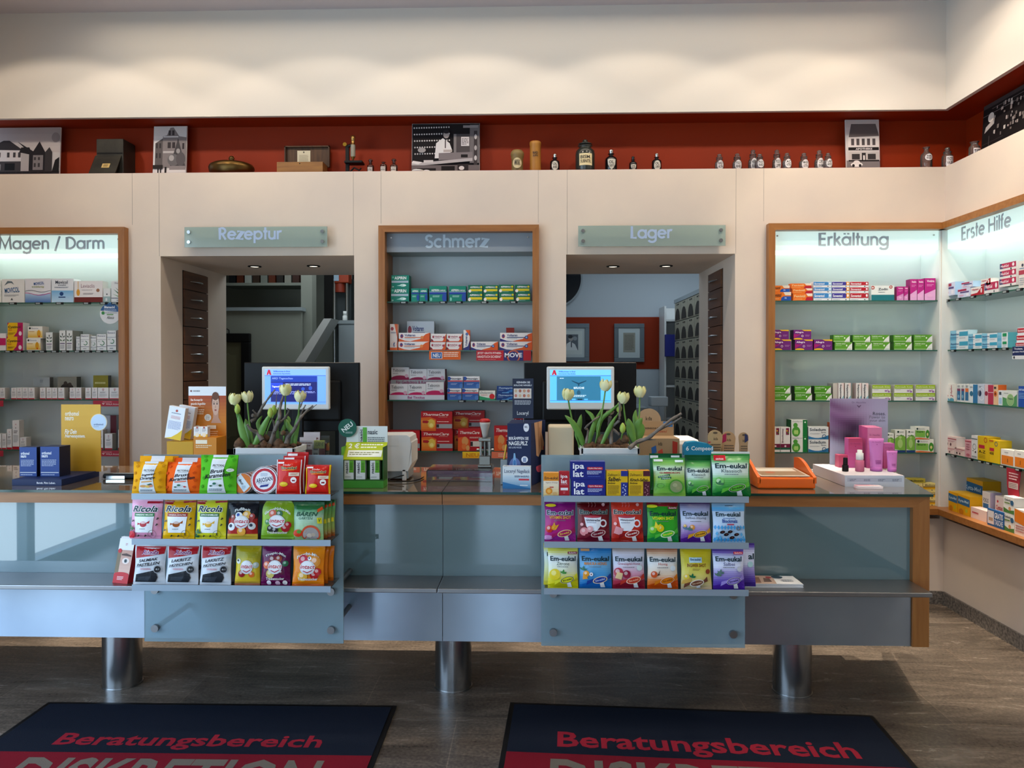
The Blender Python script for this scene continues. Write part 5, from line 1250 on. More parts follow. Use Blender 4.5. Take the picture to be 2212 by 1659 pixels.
bag('front green bag with a round window and orange arch', 636, 703, 1083, 1, [(0, '90b46c'), (.6, 'a0c0a8'), (.8, '5a9a68'), (1, '14502c')], BG, -.006, t=.02)
for i in range(3):
    bag(('second', 'third', 'rear')[i] + ' green bag behind the round window bag', 655 + 6 * i, 711 + 8 * i, 1082 - 2 * i, 1, [(0, 'b04a24'), (.25, '98b058'), (.8, '5a9a50'), (1, '14502c')], [('p', [(.8, .8), (.98, .84), (.96, .92), (.8, .88)], 'd8501c'), ('p', [(.82, .38), (.98, .38), (.97, .5), (.82, .5)], 'd8d020')], .03 + .022 * i, t=.009)

# --- lower tray, lozenge side
def rheila(l1, l2): return [('p', [(.05, .66), (.95, .78), (.97, .97), (.05, .97)], 'a81420'), ('t', 'Rheila', .26, .76, .8, .87, '7a2060', 'bi', 'e8dce8'), ('t', l1, .16, .585, .8, .66, '20202c', 'bi r7'), ('t', l2, .09, .47, .86, .55, '20202c', 'bi r7'), ('p', [(.08, .42), (.6, .47), (.6, .476), (.08, .426)], '707888'), ('l', .24, .36, .6, .41, 2, 'c87080'), ('p', [(.08, .04), (.72, .04), (.8, .16), (.74, .36), (.1, .24)], '22262c'), ('p', [(.14, .08), (.5, .06), (.6, .2), (.2, .18)], '343a42'), ('o', .8, .38, .13, None, 'a0a4ac', 0, .84), ('e', .8, .38, .1, None, '15161c'), ('t', '8:1', .75, .36, .85, .4, 'd0d4d8')]
RW = [(0, 'c9d0d8'), (1, 'ccd4dc')]
bag('white and red bag reading Salmiak Pastillen', 296, 364, 1176, 2, RW, rheila('SALMIAK', 'PASTILLEN'), -.004)
bag('first white and red bag reading Lakritz Hütchen, beside Salmiak Pastillen', 365, 435, 1176, 2, RW, rheila('LAKRITZ', 'HÜTCHEN'), -.004)
bag('second white and red bag reading Lakritz Hütchen, beside the yellow bag', 438, 505, 1176, 2, RW, rheila('LAKRITZ', 'HÜTCHEN'), -.004)
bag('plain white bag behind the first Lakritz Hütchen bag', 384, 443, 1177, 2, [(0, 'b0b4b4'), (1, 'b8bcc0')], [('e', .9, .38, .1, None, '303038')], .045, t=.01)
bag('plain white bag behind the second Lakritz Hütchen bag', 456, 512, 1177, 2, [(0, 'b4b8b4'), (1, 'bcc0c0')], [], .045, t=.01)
bag('yellow bag with dark fruit print reading intact', 513, 567, 1177, 2, [(0, '8a2c4c'), (.1, 'c8a828'), (.5, 'c8b428'), (.75, '9a9420'), (1, 'a09010')], intact('Früchte', 0, ball(.14, .6, .1, 'c8d0c8', '202020') + ball(.3, .28, .14, '901820') + ball(.7, .26, .12, 'c86020') + ball(.86, .5, .12, 'a8b8b0'))[1:], -.004)
bag('purple bag reading Tropic Mix', 569, 632, 1176, 2, [(0, '5c0c44'), (1, '601048')], intact('Tropic-Mix', 0, ball(.2, .5, .13, 'c86038') + ball(.4, .64, .14, '701830') + ball(.62, .66, .12, '8a3420') + ball(.86, .54, .1, '2c6a4c', '8ab8a0') + ball(.34, .28, .15, 'c0b060') + ball(.72, .32, .08, '601838'), 'Traubenzucker') + [('e', .3, .05, .08, None, 'd8d0d8'), ('e', .6, .04, .08, None, 'd8b0c8'), ('e', .84, .05, .08, None, 'd8d0d0')], -.004)
FM = intact('Frucht-Mix', 0, ball(.36, .64, .16, 'b81c38') + ball(.74, .6, .17, 'd89038') + ball(.56, .68, .06, 'e8e8ec', '2c4450') + ball(.34, .22, .16, 'd8a838') + ball(.72, .26, .14, 'a8181c') + ball(.82, .34, .12, 'b01c20'), 'Traubenzucker')
bag('front orange bag reading Frucht Mix', 636, 704, 1177, 2, [(0, 'b03c14'), (.08, 'd87810'), (1, 'd8820c')], FM, -.006)
for i in range(2): bag(('second', 'rear')[i] + ' orange bag in the Frucht Mix row', 656 + 8 * i, 712 + 12 * i, 1177, 2, [(0, 'b05010'), (.1, 'd07410'), (1, 'd87c0c')], [], .032 + .04 * i, t=.012)


# --- sweets side, upper tray: boxes first
def tray_box(label, x0, x1, yt, d_, face, bg, yy=0, side=None, top=None, z=None, group=None):
    Y = YT + .012 + yy; a, b2 = atY(x0, yt, Y), atY(x1, yt, Y); ww = b2.x - a.x; z0 = (TZ[0] + .0186) if z is None else z
    cb = carton('', None, -ww / 2, 0, 0, ww, d_, a.z - z0, face, bg, side, top)
    tag(cb.build('carton', 'paper', None, ((a.x + b2.x) / 2, Y, z0)), label, 'carton', group); return a.z
tray_box('orange and white lozenge carton at the end of the upper tray', 1174, 1207, 1021, .03, [('g', 0, 0, 1, .65, 'd8b868', 'ece4d4', 6), ('r', 0, .66, 1, 1, 'e08c1c'), ('t', 'Em-eukal', .08, .72, .94, .84, '3a2c18', 'b'), ('t', 'Ingwer-Orange', .16, .55, .94, .62, '8a5a30'), ('e', .36, .24, .22, None, 'd88820'), ('e', .36, .24, .12, None, 'e8b050'), ('e', .74, .14, .16, .06, 'd0a870'), ('r', .4, .38, .66, .42, 'c03838')], 'e8e0d0', 0, 'd0a860', 'e0a860')
tray_box('slim red carton with white lettering beside the orange and white carton', 1208, 1230, 1019, .03, [('t', 'ipa', .14, .72, .82, .88, 'f4e8ec', 'b'), ('t', 'lat', .18, .53, .78, .7, 'f4e8ec', 'b'), ('l', .14, .47, .86, .5, 1, 'e0b0b8'), ('r', .14, .26, .86, .36, 'eceaf0'), ('l', .4, .12, .6, .22, 2, 'e08090')], 'ac1424', .002, '8a101c', 'b42030')
IP = [('t', 'ipa', .07, .5, .4, .9, 'f0f2fa', 'b'), ('t', 'lat', .08, .14, .38, .5, 'f0f2fa', 'b'), ('p', [(.48, .58), (.5, .54), (.92, .54), (.94, .62), (.92, .7), (.5, .7), (.48, .66)], 'c02438'), ('t', 'Hydro Med akut', .52, .57, .9, .67, 'f4dce0', 'b'), ('l', .48, .28, .92, .5, 3, 'c8d0f0'), ('l', .5, .14, .9, .2, 1, '5068c0')]
z = tray_box('lower of two stacked deep blue cartons with white lettering', 1234, 1308, 1036, .05, IP, '0f1c7c', 0, '0a1460', '2c3a8c', group='blue throat pastille cartons')
tray_box('upper of two stacked deep blue cartons with white lettering', 1232, 1307, 997, .05, IP, '0f1c7c', .001, '0a1460', '5a64a4', z=z + .0006, group='blue throat pastille cartons')
def dall(l1, sc, pc): return [('t', 'Dallmann’s', .06, .8, .62, .9, '2c2408', 'i'), ('t', l1, .06, .6, .7 if len(l1) < 9 else .95, .77 if len(l1) < 9 else .72, '1c1808', 'bi'), ('t', 'Bonbons', .06, .5, .42, .57, '2c2408', 'bi'), ('l', .06, .1, .6, .46, 8, '8a6c10'), ('r', .68, 0, 1, .56 if len(l1) < 9 else .6, sc), ('r', .68, .8, 1, 1, sc)] + [('e', .84 + .07 * sin(i * 2.3), .08 + .055 * i, .035, .02, pc, 40 * i) for i in range(8)]
tray_box('yellow carton with blue stripe reading Salbei Bonbons', 1310, 1356, 1017, .04, dall('Salbei-', '1c2c88', 'c8d0e8'), 'd8b010', 0, 'b08c10', 'c8880c')
tray_box('yellow carton with maroon stripe reading Kirsch Salbei Bonbons', 1358, 1404, 1017, .04, dall('Kirsch-Salbei-', '4a1024', 'a8707c'), 'd8b010', 0, 'b08c10', 'c8880c')
GR = [(0, '0c5a24'), (.2, '2c8c34'), (.42, '6cbc60'), (.55, 'cfe4dc'), (.72, 'dcecea'), (.84, '6cb464'), (1, '1c7430')]
bag('light green bag with round window reading Gummidrops', 1409, 1478, 988, 0, [(0, '8cc050'), (.3, '5ca838'), (.5, 'a0cc60'), (.72, 'd0e8d8'), (.84, '80bc58'), (1, '3c8c44')], [('t', 'Em-eukal', .1, .66, .9, .77, NAVY, 'b'), ('t', 'GUMMIDROPS', .17, .58, .84, .625, 'a83040', 'b'), ('p', [(.12, .46), (.5, .52), (.5, .57), (.12, .51)], '1c5a3c'), ('p', [(.22, .42), (.54, .45), (.54, .5), (.22, .47)], '1c5a3c'), ('t', 'Eukalyptus', .15, .485, .47, .54, 'd0e8d8', 'r7'), ('t', 'Menthol', .26, .435, .5, .48, 'd0e8d8', 'r4'), ('e', .7, .24, .25, .19, '4c9a34'), ('e', .7, .24, .2, .155, '88986c'), ('e', .66, .28, .08, .05, 'a4ac84'), ('e', .75, .2, .07, .05, '949c70'), ('o', .2, .26, .12, .06, '3c6a34', 0, .9), ('r', .02, .9, .3, .96, 'e4e8ea'), ('r', .68, .88, .94, .94, 'd0e8ec')], -.008, mt='foil')
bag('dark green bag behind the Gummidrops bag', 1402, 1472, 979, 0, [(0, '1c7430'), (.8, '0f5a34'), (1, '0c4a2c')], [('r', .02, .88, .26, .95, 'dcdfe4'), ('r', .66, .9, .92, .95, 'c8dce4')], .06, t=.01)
EMK = em('Klassisch', '3a5458', '5cb43c', '1c4a20', '1c3418', ball(.16, .34, .12, '6cb858') + leafs(.16, .26, '2c6a3c'), low='0f6428')
bag('narrower green bag reading Klassisch', 1478, 1533, 994, 0, GR, EMK, .004)
bag('larger green bag reading Klassisch with a red corner flash', 1535, 1616, 980, 0, GR, EMK + [('r', .05, .84, .36, .97, 'c42430'), ('t', 'VORRATS-', .08, .91, .33, .95, 'f4e4e4', 'b'), ('t', 'GRÖSSE', .1, .86, .3, .9, 'f4e4e4', 'b')], -.008, t=.022)
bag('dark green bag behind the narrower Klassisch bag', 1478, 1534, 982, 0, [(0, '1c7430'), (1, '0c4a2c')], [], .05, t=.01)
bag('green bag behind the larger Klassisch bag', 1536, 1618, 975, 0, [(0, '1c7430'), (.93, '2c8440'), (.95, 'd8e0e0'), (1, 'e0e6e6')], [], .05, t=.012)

# --- sweets side, middle tray
MUG = lambda txt, tagc: [('p', [(.2, .6), (.74, .62), (.7, .36), (.6, .26), (.36, .26), (.26, .38)], 'dfe6f2'), ('o', .8, .45, .12, .1, 'dfe6f2', 0, .62), ('t', txt, .25, .5, .7, .56, '2c3048', 'b'), ('l', .28, .45, .66, .48, 1, '707c98'), ('e', .46, .615, .27, .03, 'b03848')] + [('b', [(.34 + .1 * k + .03 * sin(3 * q), .85 + .11 * q, .87 + .11 * q) for q in (0, .5, 1)], 'd89098') for k in range(3)]
bag('magenta bag reading Vitamin Shot', 1176, 1243, 1082, 1, [(0, 'b0287c'), (.5, 'a41c78'), (1, '6c1468')], em('VITAMIN SHOT', 'd8a830', 'a01c5c', 'd8a848', 'e8b848', ball(.14, .3, .12, 'c02c1c') + ball(.3, .34, .09, 'd88c28') + [('p', [(.2, .3), (.3, .48), (.34, .38), (.46, .42), (.36, .28)], 'd89a24'), ('e', .2, .9, .17, .04, 'd8c428'), ('e', .1, .08, .16, .06, 'c890c8')], 'd8dcf0', low='8c2080', fb='b'), -.004)
bag('dark red bag with a white mug reading Glühkirsche', 1246, 1316, 1082, 1, [(0, '6c0c28'), (.6, '70101c'), (1, '4c080c')], [('t', 'Em-eukal', .07, .68, .93, .79, '14242c', 'b', '9aa8a0')] + MUG('Glühkirsche', 0) + ball(.2, .24, .13, 'd88890', 'e8b8bc') + ball(.38, .3, .1, 'd898a0') + candy('6c1024', 'c08890', 'd8c0c4') + [('e', .12, .42, .05, None, 'e0a8b0'), ('e', .8, .92, .05, None, 'c08c90')], -.004)
bag('coral red bag with a white mug reading Winterpunsch', 1319, 1388, 1082, 1, [(0, 'a82018'), (.5, 'c43020'), (1, 'c43424')], [('t', 'Em-eukal', .07, .68, .93, .79, '14242c', 'b', 'e0d8d0')] + MUG('Winterpunsch', 0) + [('p', [(.06, .2), (.3, .14), (.36, .32), (.12, .38)], 'd8949c')] + candy('8a1418', 'e0a8a8', 'f0dcd8') + [('e', .1, .44, .05, None, 'e8b0b0'), ('e', .82, .92, .05, None, 'e0a8a8')], -.004)
bag('bright green bag reading Vitamin Shot', 1396, 1463, 1084, 1, [(0, '2c9c2c'), (.6, '30a024'), (.9, '1c7c1c'), (.92, '7c1420'), (1, '6c1018')], em('VITAMIN SHOT', 'd8dc30', '4cb83c', 'c8e8b0', 'e0e838', ball(.16, .3, .12, '74c02c') + ball(.4, .34, .12, 'd8c018') + [('p', [(.2, .36), (.24, .52), (.32, .42), (.42, .46), (.36, .3)], 'e0d020'), ('e', .14, .9, .2, .04, 'c8d028')], None, '7c1838', low='148040', fb='b'), -.004)
bag('purple and white bag reading Salbei Honig', 1467, 1532, 1084, 1, [(0, '50208c'), (.2, '8058a8'), (.38, 'b4a0d0'), (.6, 'ccd8ec'), (.76, 'a8b4dc'), (1, '3c1050')], em('Salbei-Honig', '44506c', 'd09828', '5a3c10', '4a3010', ball(.36, .36, .09, 'd89440') + leafs(.14, .3, '4a6a8c') + ball(.12, .4, .05, 'd0a838') + leafs(.26, .28, '44707c'), None, None, '4c1c84'), .0)
bag('pale blue lozenge patterned bag reading Blockmalz', 1536, 1606, 1086, 1, [(0, '98c4e4'), (.4, 'b0cce8'), (.8, 'b8cce4'), (.83, '3c94d0'), (.88, '58a4d8'), (1, '90acc4')], [('t', 'Em-eukal', .09, .66, .86, .775, NAVY, 'b'), ('t', 'Blockmalz', .27, .5, .76, .59, '1c4494', 'b'), ('l', .3, .6, .76, .63, 1, '3c5ca4'), ('r', .42, .44, .64, .475, 'b84860')] + [('p', [(u, v - .06), (u + .045, v), (u, v + .06), (u - .045, v)], '3c98d8') for i in range(10) for u, v in (((i + .5) / 10, .38), ((i + .5) / 10, .06)) ] + [('p', [(u, v - .06), (u + .045, v), (u, v + .06), (u - .045, v)], '58a8dc') for u, v in ((.1, .22), (.2, .12), (.86, .2), (.92, .12), (.1, .1))] + [e for u, v in ((.26, .26), (.5, .27), (.38, .2), (.7, .2), (.56, .12)) for e in (('e', u, v, .08, .04, '1c1416', 12), ('e', u + .01, v + .005, .03, .012, '6a3c40', 12))] + [('o', .76, .36, .07, None, '6a7480', 0, .5), ('r', .38, .93, .62, .945, '303c48')], -.008)

# --- sweets side, lower tray
bag('yellow and white bag reading Zitrone', 1183, 1248, 1180, 2, [(0, 'd0c818'), (.25, 'd8d030'), (.42, 'dce4c8'), (.75, 'dce6ec'), (.9, 'c8cc60'), (1, 'a8a81c')], em('Zitrone', '44564c', 'd8d830', '2c3818', '2c3818', ball(.22, .32, .19, 'dcc828', 'e8e080') + leafs(.5, .34), None, '7c1830', 'b8b410'), -.006)
bag('second lemon bag peeking out beside the Zitrone bag', 1174, 1240, 1172, 2, [(0, 'd0c818'), (.3, 'd0d48c'), (.75, 'c0d4d8'), (.9, 'c8cc60'), (1, 'a8a81c')], [('t', 'E', .1, .68, .2, .78, NAVY, 'b')], .04, t=.012)
bag('blue bag reading Manuka Honig', 1250, 1320, 1180, 2, [(0, '1468b0'), (.4, '4c98d0'), (.6, '70b0dc'), (.9, '2c7cc0'), (1, '1c64ac')], em('MANUKA HONIG', 'c88438', '1c3c94', 'c8a878', 'b0c0e0', ball(.2, .34, .1, 'd89420') + leafs(.1, .42, '2c6a58') + [('e', .36, .33, .06, None, 'e8e8f0'), ('e', .36, .33, .02, None, '5c2030'), ('p', [(.1, .2), (.26, .22), (.2, .3), (.1, .3)], 'd89838'), ('r', .05, .9, .32, .96, 'c89868')], None, None, '1460b0', 'b'), -.004)
bag('pink bag reading Granatapfel Honig', 1322, 1391, 1181, 2, [(0, '8c1c34'), (.2, 'a83048'), (.4, 'd0a0bc'), (.6, 'd0d4e4'), (.85, 'c4c8dc'), (1, 'a88c70')], em('Granatapfel-Honig', 'a8506c', 'b83428', 'e09870', 'f0b090', ball(.16, .38, .15, 'a8243c') + ball(.42, .34, .13, '8c1c38') + [('p', [(.06, .24), (.26, .2), (.3, .36), (.12, .4)], 'd8bc8c'), ('e', .84, .5, .09, None, 'c8dce0')], None, None, '7c1428'), -.004)
bag('orange and white bag reading Honig', 1396, 1462, 1182, 2, [(0, 'c8500c'), (.22, 'd07c3c'), (.36, 'dcc8b0'), (.7, 'dce2e6'), (.86, 'd0b49c'), (1, 'b0581c')], em('Honig', 'b05048', 'd07414', 'b85c10', '7c3c10', ball(.2, .34, .11, 'c04c1c') + [('p', [(.3, .3), (.4, .46), (.36, .32), (.44, .36)], '4c2c1c'), ('e', .84, .5, .09, None, 'd0dce4')], None, None, 'b8440c'), -.004)
bag('mustard yellow bag reading Ingwer Shot', 1468, 1534, 1182, 2, [(0, 'c8b090'), (.14, 'ccbc80'), (.4, 'd0c860'), (.65, 'c8bc2c'), (1, 'b8a81c')], [('r', .26, .64, .68, .77, 'b4d4e4'), ('t', 'Em-eukal', .3, .69, .64, .745, '1c4a6c', 'b'), ('t', 'INGWER SHOT', .18, .53, .82, .615, '7c4018', 'b'), ('l', .36, .44, .64, .5, 2, '8c7c40'), ('e', .88, .42, .08, None, '8c3c1c')] + ball(.16, .28, .1, 'd8c040') + leafs(.34, .26, '1c6a44') + [('p', [(.0, .1), (.3, .14), (.3, .26), (.04, .2)], 'c8a04c')] + candy('6c4030', 'd8cfc0', 'c8a888', .5, .13), -.004)
SAL = em('Salbei', '44447c', '9484d0', '241c5c', '241c5c', leafs(.12, .3, '4a6a5c') + leafs(.2, .36, '50706c') + [('e', .84, .48, .09, None, 'c0c8d8')], None, 'c02444', '44208c')
bag('front purple bag reading Salbei', 1537, 1604, 1180, 2, [(0, '34188c'), (.2, '5c44a8'), (.42, '9c94d0'), (.55, 'd0d8f0'), (.76, 'c8d0ec'), (.88, '6c58b0'), (1, '3c2084')], SAL, -.008)
bag('rear purple bag peeking out beside the Salbei bag', 1556, 1628, 1172, 2, [(0, '2c1474'), (.2, '5c44a8'), (.42, '9c94d0'), (.55, 'd0d8f0'), (.8, 'c8d0ec'), (.92, '6c58b0'), (1, '3c2084')], [('t', 'al', .8, .62, .98, .76, NAVY, 'b'), ('e', .86, .5, .09, None, 'a8d4dc')], .04, t=.012)
# ---------------------------------------------------------------- cartons on the niche shelves
NICHE = {}
PLACED = []


def lines(c='9aa0a6', a=.3, b=.45, n=2): return [('l', .12, a, .85, b, n, c)]


K = {}
def kind(k, desc, face, bg, d=.06, side=None, top=None, cat='carton', name='carton'):
    K[k] = (desc, face, bg, d, side, top, cat, name)


kind('edge_green', 'white and green carton', [('r', 0, .1, .7, .3, '7ab83c'), ('r', 0, .55, .7, .7, '7ab83c')], 'e4e6e2')
kind('dolphin', 'white carton with grey dolphin print', [('p', [(.1, .72), (.25, .92), (.45, .9), (.55, .76), (.42, .84), (.28, .82)], '5c6a74'), ('t', 'MOVICOL', .12, .42, .78, .64, '1c5c94', 'b r6'), ('t', 'Junior', .5, .4, .8, .48, '6c7078', 'i'), ('l', .1, .26, .78, .34, 2, '8a8e94'), ('p', [(.38, .1), (.44, .2), (.5, .1)], '4a4e54')], 'e6e4e2', .09)
kind('wave', 'white and blue carton with wave print', [('g', 0, 0, 1, .36, '4a74b4', 'a8c4e0', 6), ('b', [(i / 8, .36 + .06 * sin(i * .8 + 2), .44 + .06 * sin(i * .8 + 2)) for i in range(9)], 'dfe2ea'), ('b', [(i / 8, .34 + .05 * cos(i * .7), .37 + .05 * cos(i * .7)) for i in range(9)], 'a83c84'), ('b', [(i / 8, .46 + .04 * sin(i * .9), .48 + .04 * sin(i * .9)) for i in range(9)], '38424c'), ('t', 'MOVICOL', .34, .74, .74, .86, '2c5c9c', 'b r6'), ('t', 'trinkfertig', .26, .6, .74, .7, 'a8ac78', 'b')], 'e4e2e6', .09)
kind('bluebadge', 'white and light blue carton with round badge', [('g', 0, 0, 1, .5, 'c0dcf0', '74b0dc', 6), ('t', 'Movicol', .18, .78, .74, .92, '2c3444', 'b'), ('t', 'aromafrei', .3, .7, .66, .76, '4c5464', 'b'), ('l', .14, .6, .8, .66, 2, '70788a'), ('e', .46, .36, .09, None, '14407c'), ('r', .32, .2, .64, .24, '14306c')], 'e4e6ea', .09)
kind('brownbase', 'white carton with brown base stripe', [('r', 0, 0, 1, .24, '6c1c14'), ('t', 'Leviaclis', .24, .68, .72, .86, 'a07880'), ('e', .14, .46, .06, .16, 'd89a30'), ('r', .13, .55, .15, .98, 'd8a848'), ('l', .32, .36, .68, .44, 2, '70686c'), ('e', .84, .56, .06, None, '9a6a4c'), ('l', .28, .56, .66, .6, 1, 'a0989c')], 'e8e2e0', .07)
kind('smallgrey', 'small white and grey carton', [('r', 0, 0, 1, .42, '9cb4b4'), ('r', .3, .1, .55, .3, 'd8dcdc'), ('e', .5, .58, .1, None, '404850')], 'e2e4e2', .04)
kind('herb', 'white carton with green leaf print', [('p', [(.15, .62), (.6, .42), (.55, .36)], '2c6a48'), ('p', [(.3, .7), (.75, .45), (.7, .4)], '3c5a40'), ('p', [(.1, .4), (.7, .24), (.66, .2)], '4c9a48'), ('p', [(1, .6), (.75, .3), (.72, .36)], '2c6a48'), ('t', 'Herbanica', .26, .86, .98, .95, '6c7074'), ('r', 0, .18, 1, .21, '4a4a60'), ('l', .4, .06, .7, .12, 1, '505860')], 'e4e6e4', .07)
kind('pinkbit', 'white and pink carton', [('r', 0, .3, 1, .72, 'c01860')], 'e4dfe0', .07)
kind('yellowmagenta', 'yellow and magenta carton', [('p', [(.66, 0), (1, 0), (1, 1), (.66, 1), (.66, .6), (.6, .3), (.46, .1), (.4, 0)], 'b40c58'), ('p', [(0, .8), (.1, 1), (0, 1)], 'b40c58'), ('t', 'Cystinol', .04, .55, .84, .78, '3c2c10', 'b'), ('t', 'akut', .06, .42, .3, .52, 'd06018', 'b'), ('l', .06, .14, .5, .3, 2, '8a6c10'), ('e', .83, .22, .1, .16, 'eadfe4')], 'eab80c', .07, 'e0dcd8')
kind('yellowbody', 'white and yellow carton with torso print', [('g', 0, .06, 1, .62, 'e0b030', 'f0e0b0', 5), ('e', .14, .84, .07, None, '20302c'), ('t', 'Bionorica', .26, .78, .72, .9, '70809c'), ('l', .08, .52, .56, .6, 1, 'b06018'), ('e', .76, .4, .13, .3, 'd89c14'), ('e', .78, .16, .05, None, 'c03018')], 'ebe8e0', .07, 'c8c4bc')
kind('leafnarrow', 'narrow white carton with leaf emblem', [('p', [(.5, .66), (.1, .76), (.16, .66)], '243c30'), ('p', [(.5, .66), (.9, .76), (.84, .66)], '243c30'), ('p', [(.5, .66), (.42, .86), (.58, .86)], '243c30'), ('p', [(.5, .48), (.1, .58), (.16, .48)], '2c5c38'), ('p', [(.5, .48), (.9, .58), (.84, .48)], '2c5c38'), ('r', .1, .33, .9, .37, '5c4470'), ('l', .14, .08, .86, .28, 5, '90949c')], 'e0e2e0', .12, '8a8c86')
kind('stomach', 'white carton with green stomach print', [('t', 'Bianacid', .08, .84, .9, .95, '505c78'), ('r', 0, .66, 1, .675, '5a6078'), ('o', .56, .45, .26, None, '3c7a58', 0, .68), ('e', .42, .5, .16, .12, 'e4e6e6'), ('l', .1, .52, .4, .6, 2, 'a0a4a8'), ('r', 0, .22, 1, .245, '505870'), ('l', .3, .08, .7, .14, 1, '404858')], 'e4e6e6', .07, 'c8cac8')
kind('brownpack', 'taupe brown carton', [('e', .4, .7, .16, None, '5c3428')], '7a685c', .09, '7a685c')
kind('wala', 'white remedy carton', [('e', .5, .86, .1, None, 'c8a0a8'), ('p', [(.44, .76), (.5, .7), (.56, .76)], '3c3c44'), ('l', .2, .55, .8, .66, 2, '5c6068'), ('l', .14, .24, .86, .5, 6, 'a8acb0'), ('r', 0, 0, 1, .1, 'a80c24')], 'e2e1e2', .05, 'b8b4b0')
kind('leafletgrey', 'grey leaflet box', [('r', 0, .55, 1, 1, 'a8b0b4'), ('l', .4, .75, .6, .9, 2, '788088')], 'a09a94', .04, '706a64')
kind('brownflower', 'taupe box with dark flower print', [('e', .5, .5, .34, .2, '2c2420'), ('e', .42, .7, .1, .1, '3c302a'), ('e', .64, .66, .1, .08, '3c302a'), ('r', 0, 0, 1, .25, '7c705c')], '8c887c', .05, '585448')
kind('olivebox', 'olive green box', [('r', 0, 0, 1, .16, '2c6c88'), ('r', 0, .16, 1, .2, 'c8d0c8'), ('l', .12, .6, .86, .76, 1, 'c8c080')], '8a8020', .04, '6c6860')
kind('redwhitepanel', 'grey box with dark red edges', [('r', 0, 0, .13, 1, 'a00c1c'), ('r', .72, 0, .76, 1, 'a4a8b0'), ('r', .76, 0, 1, 1, '5c1020'), ('l', .4, .8, .6, .92, 2, '686c78'), ('l', .3, .1, .7, .16, 1, '7c3040')], 'b4b8c0', .05)
kind('teal', 'teal painkiller carton', [('t', 'ASPIRIN', .18, .66, .84, .9, 'f0f6f4', 'b'), ('e', .1, .82, .06, None, '5cb098'), ('p', [(.02, .4), (.96, .4), (.96, .56), (.02, .56)], 'a4b8c4'), ('e', .66, .2, .18, .1, 'd8eee8'), ('p', [(.3, .16), (.66, .12), (.66, .28)], 'a8d8cc'), ('t', '20', .04, .04, .14, .14, 'e8f4f0')], '0c7a68', .09, '0a5a4c', '0a6656')
kind('tealsmall', 'small teal and blue carton', [('r', 0, .56, 1, .68, '1c3c90'), ('t', 'ASPIRIN', .14, .72, .86, .86, 'e8f4f0', 'b'), ('e', .84, .3, .16, .24, '20489c'), ('l', .14, .32, .6, .46, 2, 'a0d8cc')], '108470', .06, '0a6454')
kind('tealblue', 'teal carton with blue stripe', [('r', 0, .46, 1, .6, '1c3c98'), ('r', 0, .6, 1, .63, 'a8c0c8'), ('t', 'ASPIRIN', .12, .66, .56, .8, 'f0f6f4', 'b'), ('t', 'COMPLEX', .58, .67, .94, .76, 'd0e4e0', 'b'), ('e', .88, .24, .14, .26, '20489c'), ('l', .2, .26, .62, .4, 2, 'a0d8cc'), ('e', .1, .14, .06, .12, '7cc4b4')], '0c7e6a', .07, '0a5c4c')
kind('tealyellow', 'green and yellow tablet carton', [('r', .12, .2, .96, .48, 'd8c41c'), ('t', 'ASPIRIN', .14, .62, .62, .84, 'f0f6f4', 'b'), ('t', 'PLUS C', .64, .62, .82, .82, 'f0f6f4', 'b'), ('e', .9, .74, .07, None, 'd8c41c'), ('e', .12, .22, .1, .2, 'ece4dc'), ('l', .24, .06, .7, .14, 1, 'a8d8c8')], '0c6a4c', .07, '0a4c38')
VB = lambda c: [('p', [(.4, 0), (1, 0), (1, 1), (.88, .85), (.7, .3), (.4, .06)], c), ('p', [(0, 0), (.5, 0), (.2, .1), (.0, .36)], '2c2c74' if c != 'd85a20' else c), ('e', .1, .62, .05, .24, 'a03c4c'), ('e', .1, .66, .03, .14, '34407c')]
kind('gelorange', 'long white and orange gel carton', VB('d85a20') + [('t', 'Voltaren', .19, .6, .54, .86, '2c3874', 'b'), ('r', .19, .44, .72, .52, 'd06020'), ('e', .76, .48, .05, None, 'e08848'), ('l', .2, .28, .6, .36, 1, '9498a0')], 'e6e2e0', .05, 'd85a20', 'ddd8d4')
kind('gelblue', 'long white, orange and blue gel carton', VB('d8581c') + [('t', 'Voltaren', .21, .6, .54, .86, '2c3874', 'b'), ('r', .21, .44, .78, .52, '2c3874'), ('e', .82, .48, .055, None, '34407c'), ('e', .82, .48, .03, None, '8cb0d8'), ('l', .22, .28, .6, .36, 1, '9498a0')], 'e6e2e0', .05, 'd85a20', 'ddd8d4')
kind('geltall', 'tall white gel carton with runner emblem', [('p', [(.6, 1), (1, 1), (1, 0), (.9, 0), (.95, .5)], 'd86a40'), ('e', .3, .82, .2, .07, 'a84c58'), ('l', .1, .64, .85, .7, 2, '4c5484'), ('e', .55, .24, .3, None, 'e0a890'), ('e', .55, .24, .26, None, 'e8e4e2'), ('p', [(.5, .14), (.46, .24), (.58, .32), (.64, .28), (.58, .2), (.62, .14)], '24306c'), ('r', 0, 0, 1, .1, 'd86020')], 'e6e2e0', .05, 'd0b0a8')
kind('gelbig', 'large silver white carton behind gel packs', [('e', .1, .7, .07, .14, 'a03c4c'), ('t', 'Voltaren', .2, .66, .62, .84, '2c3874', 'b'), ('r', .22, .5, .66, .62, '3c4880'), ('e', .82, .3, .07, None, '24407c'), ('l', .22, .38, .6, .44, 1, 'a0a4a8')], 'c8ced4', .04)
